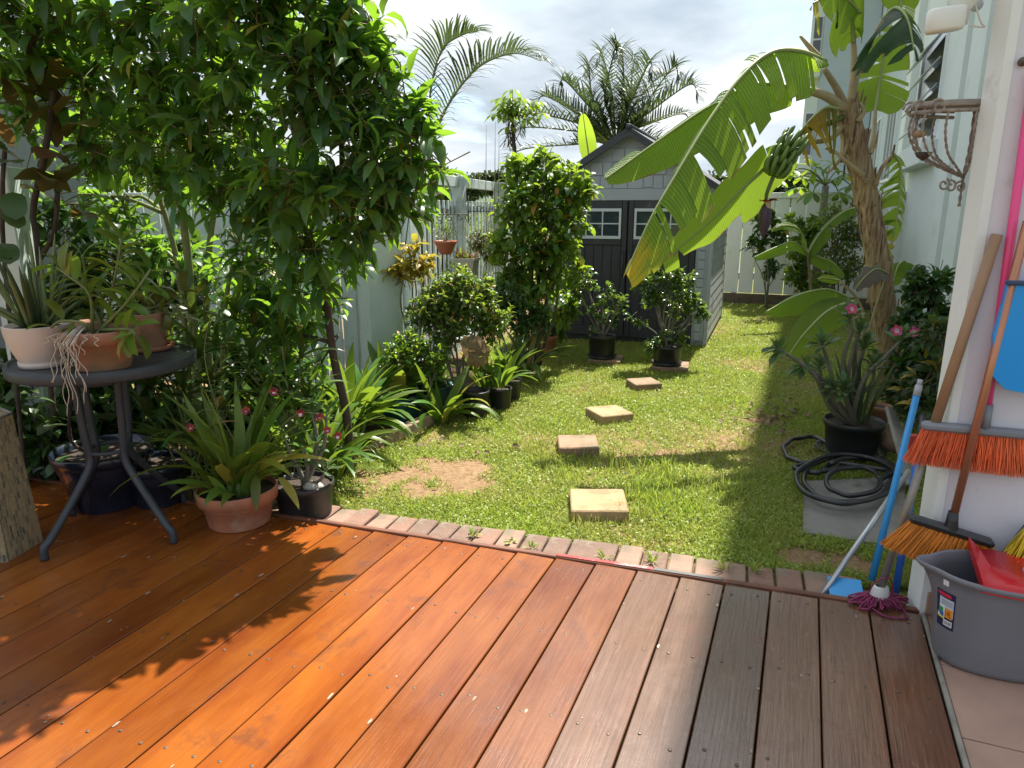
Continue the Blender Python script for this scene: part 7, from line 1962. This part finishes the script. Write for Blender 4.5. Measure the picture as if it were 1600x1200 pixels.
MB().tube([h0, h1], .0125, 14).build('handle', cpm, root)
# string mop
m0 = P(1373, 930, .03); m1 = on_wall(1558, 366, .03)
root = thing('string_mop', 'string mop with magenta cord head and long worn wooden handle', 'mop', (m0.x, m0.y, 0))
wdm = pbr('mop_handle_wood', (.36, .21, .12), .6, var=.35, vscale=8, stretch=(1, 1, .2))
grm = pbr('mop_sleeve', (.34, .31, .28), .45, metal=.4, var=.3)
MB().tube([m0.lerp(m1, .48), m1], .0155, 12).build('handle', wdm, root)
MB().tube([m0.lerp(m1, .03), m0.lerp(m1, .50)], .0125, 12).build('sleeve', grm, root)
MB().lathe([(.032, 0), (.034, .02), (.028, .045), (.018, .05)], m0 + Vector((.002, 0, -.012)), 14, sq=.8).build('socket', M_['white_plastic'], root)
ym = pbr('magenta_cord', (.25, .028, .10), .7, var=.35, vscale=60)
for k in range(64):
    a = rnd.uniform(0, 6.28); L = rnd.uniform(.06, .115); d = Vector((math.cos(a), math.sin(a) * .55, 0)); x = Vector((-d.y, d.x, 0)) * rnd.uniform(-.3, .3)
    c0_ = m0 + Vector((0, 0, -.01)); z_ = rnd.uniform(-.026, .012)
    pts = [c0_, c0_ + d * L * .5 + Vector((0, 0, .012)), c0_ + d * L + Vector((0, 0, z_ * .6 - .008)), c0_ + d * L * .85 + x * L + Vector((0, 0, z_)), c0_ + d * L * .3 + x * L * .6 + Vector((0, 0, z_ * .5))]
    MB().tube(spline(pts, 4), .0032, 5).build('cord', ym, root)
MB().tube(spline([m0 + Vector((-.04, 0, 0)), m0 + Vector((-.03, -.02, .06)), m0 + Vector((.01, -.03, .085)), m0 + Vector((.035, -.02, .03)), m0 + Vector((.03, -.01, -.01))], 6), .0032, 5).build('cord', ym, root)
MB().tube(spline([m0 + Vector((-.05, -.03, -.02)), m0 + Vector((-.02, -.09, -.026)), m0 + Vector((.05, -.10, -.026)), m0 + Vector((.06, -.05, -.022))], 6), .0032, 5).build('cord', ym, root)
# light blue pole
bl_ = pbr('sky_blue_handle', (.035, .30, .68), .4, var=.08); b0_ = P(1372, 918, -.02) + Vector((0, .05, 0)); b1_ = W(1437, 598, b0_.y + .28)
root = thing('mop_pole', 'light blue pole with grey cap leaning on the white wall edge', 'pole', (b0_.x, b0_.y, -.02))
MB().tube([b0_, b0_.lerp(b1_, .93)], .0128, 12).build('pole', bl_, root)
MB().tube([b0_.lerp(b1_, .93), b0_.lerp(b1_, .985)], .0138, 12).tube([b0_.lerp(b1_, .985), b0_.lerp(b1_, 1.015)], .010, 10).build('cap', pbr('pole_cap', (.42, .42, .45), .5), root)
# silver handled dustpan
s0, s1 = P(1284, 930, -.02), W(1420, 735, 2.75)
root = thing('long_handled_dustpan', 'silver tube handle with flat blue dustpan lying behind the deck edge', 'dustpan', (s0.x, s0.y, -.02))
alm = pbr('silver_tube', (.45, .46, .48), .35, metal=.7, var=.15)
MB().tube([s0, s1], .0105, 10).build('handle', alm, root)
a_, b2 = P(1296, 934, -.02), P(1350, 941, -.02)
dn_ = EN
vv = [a_, b2, b2 + dn_ * .10, a_ + dn_ * .10]; vv = [v + Vector((0, 0, -.02)) for v in vv] + [v + Vector((0, 0, .012 + (.022 if i > 1 else 0))) for i, v in enumerate(vv)]
MB().add(vv, [[3, 2, 1, 0], [4, 5, 6, 7], [0, 1, 5, 4], [1, 2, 6, 5], [2, 3, 7, 6], [3, 0, 4, 7]]).build('pan', bl_, root)
# dark blue pole with black top
d0, d1 = P(1408, 936, -.02), W(1442, 650, 2.62)
root = thing('pole', 'dark blue pole with black grip standing at the foot of the white wall edge', 'pole', (d0.x, d0.y, -.02))
MB().tube([d0 + Vector((0, .04, 0)), d0.lerp(d1, .78)], .0125, 12).build('shaft', pbr('royal_blue', (.02, .11, .45), .4), root)
MB().tube([d0.lerp(d1, .78), d1], .0115, 10).build('grip', bkm, root)
MB().cbox(W(1426, 690, 2.7), (.02, .012, .03), ch=.004).build('red_clip', pbr('red_clip', (.6, .05, .03), .5), root)
# hanging blue dustpan at the frame edge
c = on_wall(1612, 525, .035)
root = thing('dustpan', 'bright blue dustpan hanging on the lavender wall at the right edge', 'dustpan', c)
vv, ff = [], []
zt, zb_ = on_wall(1600, 438, .03).z, on_wall(1600, 612, .03).z
N = 18
prof_ = [(V * (-.085 - .004), zt), (V * -.092, zt - .06), (V * -.102, (zt + zb_) / 2), (V * -.09, zb_ + .05), (V * -.05, zb_ + .01), (V * .02, zb_), (V * .08, zb_ + .02), (V * .11, zb_ + .09), (V * .11, zt)]
c2_ = Vector((c.x, c.y, 0))
n0 = len(prof_)
for off in (.0, -.03):
    for (v_, z) in prof_: vv.append(c2_ + v_ + U * off + Vector((0, 0, z)))
ff = [list(range(n0)), [2 * n0 - 1 - k for k in range(n0)]] + [[k, n0 + k, n0 + (k + 1) % n0, (k + 1) % n0] for k in range(n0)]
MB().add(vv, ff).build('pan', pbr('bright_blue_plastic', (.01, .30, .80), .3, var=.05), root)
MB().bar(c2_ + V * -.095 - U * .032 + Vector((0, 0, zt - .005)), c2_ + V * .11 - U * .032 + Vector((0, 0, zt - .005)), .012, .014, ch=.003).build('lip', pbr('dark_blue_plastic', (.03, .06, .14), .4), root)
# green dustpan and yellow brush behind the bucket
c = on_wall(1590, 850, .05); c.z = 0
root = thing('hand_brush_set', 'dark green dustpan with yellow bristled brush standing behind the bucket', 'dustpan', c)
a_, b2 = on_wall(1568, 866, .05), on_wall(1612, 812, .05)
dgm = pbr('dark_green_plastic', (.01, .07, .06), .4)
vv = [on_wall(1560, 874, .04), on_wall(1606, 818, .04), on_wall(1640, 830, .04), on_wall(1640, 900, .04)]
vv += [v - U * .012 for v in vv]
MB().add(vv, [[0, 1, 2, 3], [7, 6, 5, 4], [0, 4, 5, 1], [1, 5, 6, 2], [2, 6, 7, 3], [3, 7, 4, 0]]).bar(a_, b2, .02, .012, ch=.003).build('pan', dgm, root)
bristles(root, on_wall(1602, 826, .09), on_wall(1650, 836, .09), 260, .11, Vector((-.2, -.1, -1)), (-.3, .1), bmat('yellow_bristles', (.85, .62, .02), (.8, .6, .1)), .0018)
# ---- grey mop bucket with red wringer
bc = on_wall(1570, 896, .232); BH = bc.z; bc.z = .002
root = thing('mop_bucket', 'oval grey plastic mop bucket with red wringer and pouring lip on the tiles', 'bucket', bc)
BX, BY = .180, .122
bum = pbr('grey_bucket_plastic', (.165, .165, .185), .38, var=.06, vscale=6, bump=.02, bscale=200)
NB = 64
def bsurf(th, z, o_=0.0, lip=True):
    f = .865 + .135 * (z / BH)
    da = (th - math.pi + math.pi) % (2 * math.pi) - math.pi
    sp_ = .032 * math.exp(-(da / .20) ** 2) * max(0, (z / BH - .72) / .28) ** 1.5 if lip else 0
    ex = math.copysign(abs(math.cos(th)) ** .85, math.cos(th)); ey = math.copysign(abs(math.sin(th)) ** .85, math.sin(th))
    return bc + V * (ex * (BX * f + o_) - (sp_ if True else 0)) + U * (ey * (BY * f + o_)) + Vector((0, 0, z))
LIPA = math.pi
def bs(th, z, o_=0.0):
    f = .865 + .135 * (z / BH); da = abs(((th - LIPA) + math.pi) % (2 * math.pi) - math.pi)
    sp_ = .045 * math.exp(-(da / .26) ** 2) * max(0, (z / BH - .6) / .4) ** 1.6
    ex = math.copysign(abs(math.cos(th)) ** .85, math.cos(th)); ey = math.copysign(abs(math.sin(th)) ** .85, math.sin(th))
    return bc + V * (ex * (BX * f + o_) - sp_) + U * (ey * (BY * f + o_)) + Vector((0, 0, z))
rows_ = [(z * BH / .275, o_) for z, o_ in [(.0, -.012), (.006, -.003), (.02, 0), (.09, 0), (.16, 0), (.2, 0), (.235, 0), (.258, 0), (.262, .007), (.270, .010), (.277, .007), (.279, .003), (.275, -.003), (.24, -.004), (.15, -.004), (.03, -.004)]]
print('bucket', tuple(bc), BH)
vv, ff = [], []
for z, o_ in rows_:
    for k in range(NB): vv.append(bs(2 * math.pi * k / NB, z, o_))
for i in range(len(rows_) - 1):
    for k in range(NB): ff.append([i * NB + k, i * NB + (k + 1) % NB, (i + 1) * NB + (k + 1) % NB, (i + 1) * NB + k])
ff += [list(range(NB))[::-1], [(len(rows_) - 1) * NB + k for k in range(NB)]]
MB().add(vv, ff, 0, True).build('bucket', bum, root)
wrm = pbr('red_wringer', (.55, .012, .02), .28, var=.06)
# wringer plate: from the middle of the rim to the right end, with a raised tongue and a round basket
vv, ff = [], []
ths = np.linspace(-1.95, 1.75, 26)
c_in = bc + V * .10 + Vector((0, 0, BH + .012))
for th in ths: vv.append(bs(th, BH, .006) + Vector((0, 0, .012)))
for th in ths: vv.append(c_in + V * (.072 * math.cos(th)) + U * (.062 * math.sin(th)) + Vector((0, 0, .006)))
for th in ths: vv.append(c_in + V * (.06 * math.cos(th)) + U * (.05 * math.sin(th)) + Vector((0, 0, -.06)))
n_ = len(ths)
for r_ in range(2):
    for k in range(n_ - 1): ff.append([r_ * n_ + k, r_ * n_ + k + 1, (r_ + 1) * n_ + k + 1, (r_ + 1) * n_ + k])
ff += [[n_ - 1, 0, n_, 2 * n_ - 1], [2 * n_ - 1, n_, 2 * n_, 3 * n_ - 1]]
k_ = len(vv); vv += [v + Vector((0, 0, -.03)) for v in vv[:n_]]
for k in range(n_ - 1): ff.append([k, k_ + k, k_ + k + 1, k + 1])
ff.append([n_ - 1, k_ + n_ - 1, k_, 0])
MB().add(vv, ff, 0, True).build('wringer', wrm, root)
tg0, tg1 = bs(1.75, BH, .004) + Vector((0, 0, .012)), bs(-1.95, BH, .004) + Vector((0, 0, .012))
tw_ = [tg0, tg0 - V * .035 + Vector((0, 0, .035)), tg0.lerp(tg1, .55) - V * .012 + Vector((0, 0, .006)), tg1, tg0.lerp(tg1, .5) + V * .03]
vv = tw_ + [p_ + Vector((0, 0, -.03)) for p_ in tw_]
MB().add(vv, [[0, 1, 2, 4], [4, 2, 3], [9, 7, 6, 5], [8, 7, 9], [0, 5, 6, 1], [1, 6, 7, 2], [2, 7, 8, 3]]).build('wringer_tongue', wrm, root)
MB().tube([c_in + V * (.05 * math.cos(t)) + U * (.042 * math.sin(t)) + Vector((0, 0, .004)) for t in np.linspace(0, 6.283, 25)], .008, 8, caps=False).build('wringer_ring', pbr('pale_blue_plastic', (.34, .48, .68), .4), root)
MB().lathe([(.001, .002), (.02, .0), (.03, -.012), (.035, -.02)], c_in + Vector((0, 0, -.008)), 16).build('wringer_cone', wrm, root)
e_ = bs(-1.0, .235, .012)
MB().cbox(bs(-1.15, .245, .012), (.035, .012, .03), AX, .006).build('handle_clip', wrm, root)
# printed label on the bucket side
LT0, LT1 = math.pi + .30, math.pi + .78
def sticker(name, t0, t1, z0, z1, o_, mat, par=None):
    K = 8; vv = []; ff = []
    for i in range(K + 1):
        th = t0 + (t1 - t0) * i / K
        vv += [bs(th, z0, o_), bs(th, z1, o_)]
    for i in range(K): ff.append([2 * i, 2 * i + 2, 2 * i + 3, 2 * i + 1])
    return MB().add(vv, ff, 0, True).build(name, mat, par or root)
def flat(name, c, r_=.5): return pbr(name, c, r_, var=.04)
lt = lambda f: LT0 + (LT1 - LT0) * f
z0, z1 = BH * .40, BH * .80
lz = lambda f: z0 + (z1 - z0) * f
lab = sticker('label', LT0, LT1, z0, z1, .0006, flat('label_navy', (.012, .014, .06)))
sticker('label_header', lt(.06), lt(.8), lz(.86), lz(.95), .0010, flat('label_red', (.6, .02, .06)), lab)
sticker('label_panel', lt(.06), lt(.94), lz(.34), lz(.82), .0010, flat('label_pale', (.52, .56, .62)), lab)
for k, f in enumerate((.74, .69, .64)): sticker('label_line', lt(.30), lt(.9), lz(f), lz(f + .02), .0014, flat('label_ink', (.2, .22, .3)), lab)
sticker('label_swoosh', lt(.06), lt(.50), lz(.24), lz(.60), .0012, flat('label_white', (.75, .75, .75)), lab)
sticker('label_picture', lt(.14), lt(.42), lz(.34), lz(.54), .0016, flat('label_green', (.03, .28, .10)), lab)
sticker('label_picture', lt(.24), lt(.46), lz(.30), lz(.42), .0019, flat('label_blue', (.03, .12, .45)), lab)
sticker('label_picture', lt(.08), lt(.46), lz(.24), lz(.29), .0019, flat('label_yellow', (.7, .6, .05)), lab)
sticker('label_volume', lt(.52), lt(.92), lz(.30), lz(.56), .0014, flat('label_orange', (.8, .3, .02)), lab)
sticker('barcode', lt(.46), lt(.92), lz(.08), lz(.24), .0014, flat('label_paper', (.75, .75, .75)), lab)
bkl = flat('barcode_ink', (.02, .02, .02))
for k in range(14): sticker('barcode_bar', lt(.50 + .028 * k), lt(.50 + .028 * k + rnd.choice((.008, .014))), lz(.11), lz(.21), .0018, bkl, lab)
sticker('price_tag', math.pi + .46, math.pi + .60, BH * .865, BH * .925, .0008, flat('price_white', (.72, .70, .74)))
cu = bpy.data.curves.new('volume_text', 'FONT'); cu.body = '14L'; cu.size = 1.0; cu.align_x = 'CENTER'
to = bpy.data.objects.new('volume_text_curve', cu); COL.objects.link(to)
dg = bpy.context.evaluated_depsgraph_get(); tme = bpy.data.meshes.new_from_object(to.evaluated_get(dg)); bpy.data.objects.remove(to)
xs = [v.co.x for v in tme.vertices]; ys = [v.co.y for v in tme.vertices]
x0_, x1_, y0_, y1_ = min(xs), max(xs), min(ys), max(ys)
off = wloc(root)
for v in tme.vertices:
    fx = .56 + .32 * (v.co.x - x0_) / (x1_ - x0_); fy = .34 + .18 * (v.co.y - y0_) / (y1_ - y0_)
    v.co = bs(lt(fx), lz(fy), .0022) - off
tme.materials.append(flat('volume_ink', (.35, .01, .01))); link('volume_text', tme, lab)

# ================================================================== GRASS, WEEDS AND LITTER
def gz(x, y): return LAWN + 0.010 * mnoise.fractal((x * 3, y * 3, 1), 1, 2, 4) - 0.012
edge_pt = start + EN * .24
def on_lawn(x, y):
    u_, v_ = x * U.x + y * U.y, x * V.x + y * V.y
    if v_ > BV - .05 or v_ < -3.0: return False
    if (x - edge_pt.x) * EN.x + (y - edge_pt.y) * EN.y < .0: return False
    if x < FA.x + FD.x / FD.y * (y - FA.y) + .1 or bedf(x, y) > .5: return False
    dx_, dy_ = x - F0.x, y - F0.y
    a_ = -(dx_ * VS.x + dy_ * VS.y); d_ = dx_ * US.x + dy_ * US.y
    if -.02 < a_ < SW + .6 and d_ > -.01 and d_ < SD: return False
    if a_ > SW - .2 and d_ > 0: return False
    if u_ > G0[0] - .1: return False
    c_ = sl4
    ins = True
    for i in range(4):
        p_, q_ = c_[i], c_[(i + 1) % 4]
        if (q_.x - p_.x) * (y - p_.y) - (q_.y - p_.y) * (x - p_.x) < 0: ins = False
    ins2 = all(((c_[(i + 1) % 4].x - c_[i].x) * (y - c_[i].y) - (c_[(i + 1) % 4].y - c_[i].y) * (x - c_[i].x)) > 0 for i in range(4))
    return not (ins or ins2)
stones = [(o.location.x, o.location.y) for o in COL.objects if o.name.startswith('stepping_stone')]
pos, dr, sc, cp, cd, cs = [], [], [], [], [], []
rnd.seed(5)
tries = 0
while len(pos) < 190000 and tries < 1000000:
    tries += 1
    y = 2.45 + 8.6 * rnd.random() ** 1.9; x = rnd.uniform(-1.25, 4.3)
    if rnd.random() > 1.0: continue
    if x / y > .62 or not on_lawn(x, y): continue
    bq = bare(x, y)
    if rnd.random() < bq * 1.08 - .06: continue
    if any(abs(x - s0_) < .10 and abs(y - s1_) < .10 for s0_, s1_ in stones): continue
    z = gz(x, y); h_ = rnd.uniform(.012, .034) * (1 + .9 * max(0, mnoise.noise((x * 2.1, y * 2.1, 7))))
    if rnd.random() < .25:
        cp.append((x, y, z + h_ * .5)); cd.append((rnd.uniform(-1, 1), rnd.uniform(-1, 1), rnd.uniform(-.1, .5))); cs.append(rnd.uniform(.007, .014) * (1 + y * .03))
    else:
        pos.append((x, y, z)); dr.append((rnd.gauss(0, .75), rnd.gauss(0, .75), 1.0)); sc.append(h_ * 1.25)
blade = [(np.array([(-.06, 0, 0), (.06, 0, 0), (.045, .6, .06), (-.045, .6, .06), (.0, 1, .2)]), [(0, 1, 2, 3), (3, 2, 4)])]
Mg = frames(pos, dr, sc, nr.uniform(0, 6.28, len(pos)), up=(0.01, 1, .02))
o = link('grass', scatter('grass', blade, np.zeros(len(pos), int), Mg, M_['grass'])); o['kind'] = 'stuff'
leaf3 = [(np.array([(0, 0, 0), (.45, .35, .05), (.3, .9, .0), (-.3, .9, .0), (-.45, .35, .05)]), [(0, 1, 2, 3, 4)])]
Mc = frames(cp, cd, cs, nr.uniform(-.6, .6, len(cp)))
o = link('clover', scatter('clover', leaf3, np.zeros(len(cp), int), Mc, M_['clover'])); o['kind'] = 'stuff'
# longer tufts round the first stepping stone and along the shade
pos, dr, sc = [], [], []
for (px, py, rad, n_, hh) in ((1000, 775, .12, 150, .10), (1055, 785, .16, 150, .09), (920, 712, .12, 100, .08), (990, 805, .1, 90, .10), (935, 815, .14, 120, .06), (952, 662, .12, 90, .05), (903, 705, .12, 90, .05), (1006, 612, .12, 80, .05), (905, 815, .14, 130, .07), (1110, 760, .2, 160, .11), (880, 745, .12, 120, .10), (1030, 740, .15, 140, .12), (960, 725, .15, 120, .10), (800, 800, .25, 160, .07), (700, 800, .2, 140, .06), (1200, 850, .2, 160, .07), (630, 650, .1, 60, .08), (1010, 560, .12, 60, .16), (600, 790, .15, 100, .06)):
    c = P(px, py, LAWN)
    for k in range(n_):
        pos.append((c.x + rnd.gauss(0, rad * .5), c.y + rnd.gauss(0, rad * .5), LAWN - .012)); dr.append((rnd.gauss(0, .45), rnd.gauss(0, .45), 1)); sc.append(hh * rnd.uniform(.4, 1.1))
bl2 = [arch(1, .045, 80, 80 - 50 * i, 4, 'sword', .2, seed=i) for i in range(3)]
d_ = np.array(dr); d_[:, 2] = .05
Mt = frames(pos, d_, sc, nr.uniform(-.3, .3, len(pos)))
o = link('tall_grass', scatter('tall_grass', bl2, nr.randint(0, 3, len(pos)), Mt, M_['grass'])); o['kind'] = 'stuff'
for (px, py, lab, n_, L) in ((1018, 878, 'grass tuft growing between two bricks of the edging, nearest the red strip', 22, .05), (832, 857, 'small broad-leaved weed on the brick edging left of the red strip', 9, .03), (945, 872, 'thin weed in a joint of the brick edging left of centre', 12, .045), (1132, 890, 'leafy weed tuft on the brick edging near its right end', 20, .05), (1178, 893, 'tall narrow weed on the brick edging, furthest right', 14, .055), (800, 848, 'tiny weed in the brick joint near the flower bed', 8, .03), (738, 838, 'grass sprout on the brick edging close to the soil patch', 8, .035)):
    c = P(px, py, -.03); root = thing('weed', lab, 'weed', c, 'weeds on the brick edging')
    strap_leaves(root, c, n_, L, L * (.35 if n_ < 10 else .13), M_['clover'] if n_ < 10 else M_['grass'], (.2, 1), 'lance' if n_ < 10 else 'sword', .02, .3, (20, 100), nobj=0)
# dead leaves and soil clods in the shade
pos, dr, sc = [], [], []
for k in range(170):
    if k < 95: c = P(rnd.gauss(1205, 30), rnd.gauss(652, 13), LAWN)
    elif k < 130: c = P(rnd.gauss(1330, 45), rnd.gauss(700, 25), LAWN)
    else: c = P(rnd.uniform(560, 840), rnd.uniform(575, 720), LAWN)
    pos.append((c.x, c.y, LAWN + rnd.uniform(.002, .015))); dr.append((rnd.gauss(0, 1), rnd.gauss(0, 1), rnd.uniform(-.2, .3))); sc.append(rnd.uniform(.02, .065))
o = link('leaf_litter', scatter('leaf_litter', [arch(1, .45, 30, -60, 4, 'oval', .4)], np.zeros(len(pos), int), frames(pos, dr, sc, nr.uniform(-1, 1, len(pos))), M_['leaf_dead'])); o['kind'] = 'stuff'
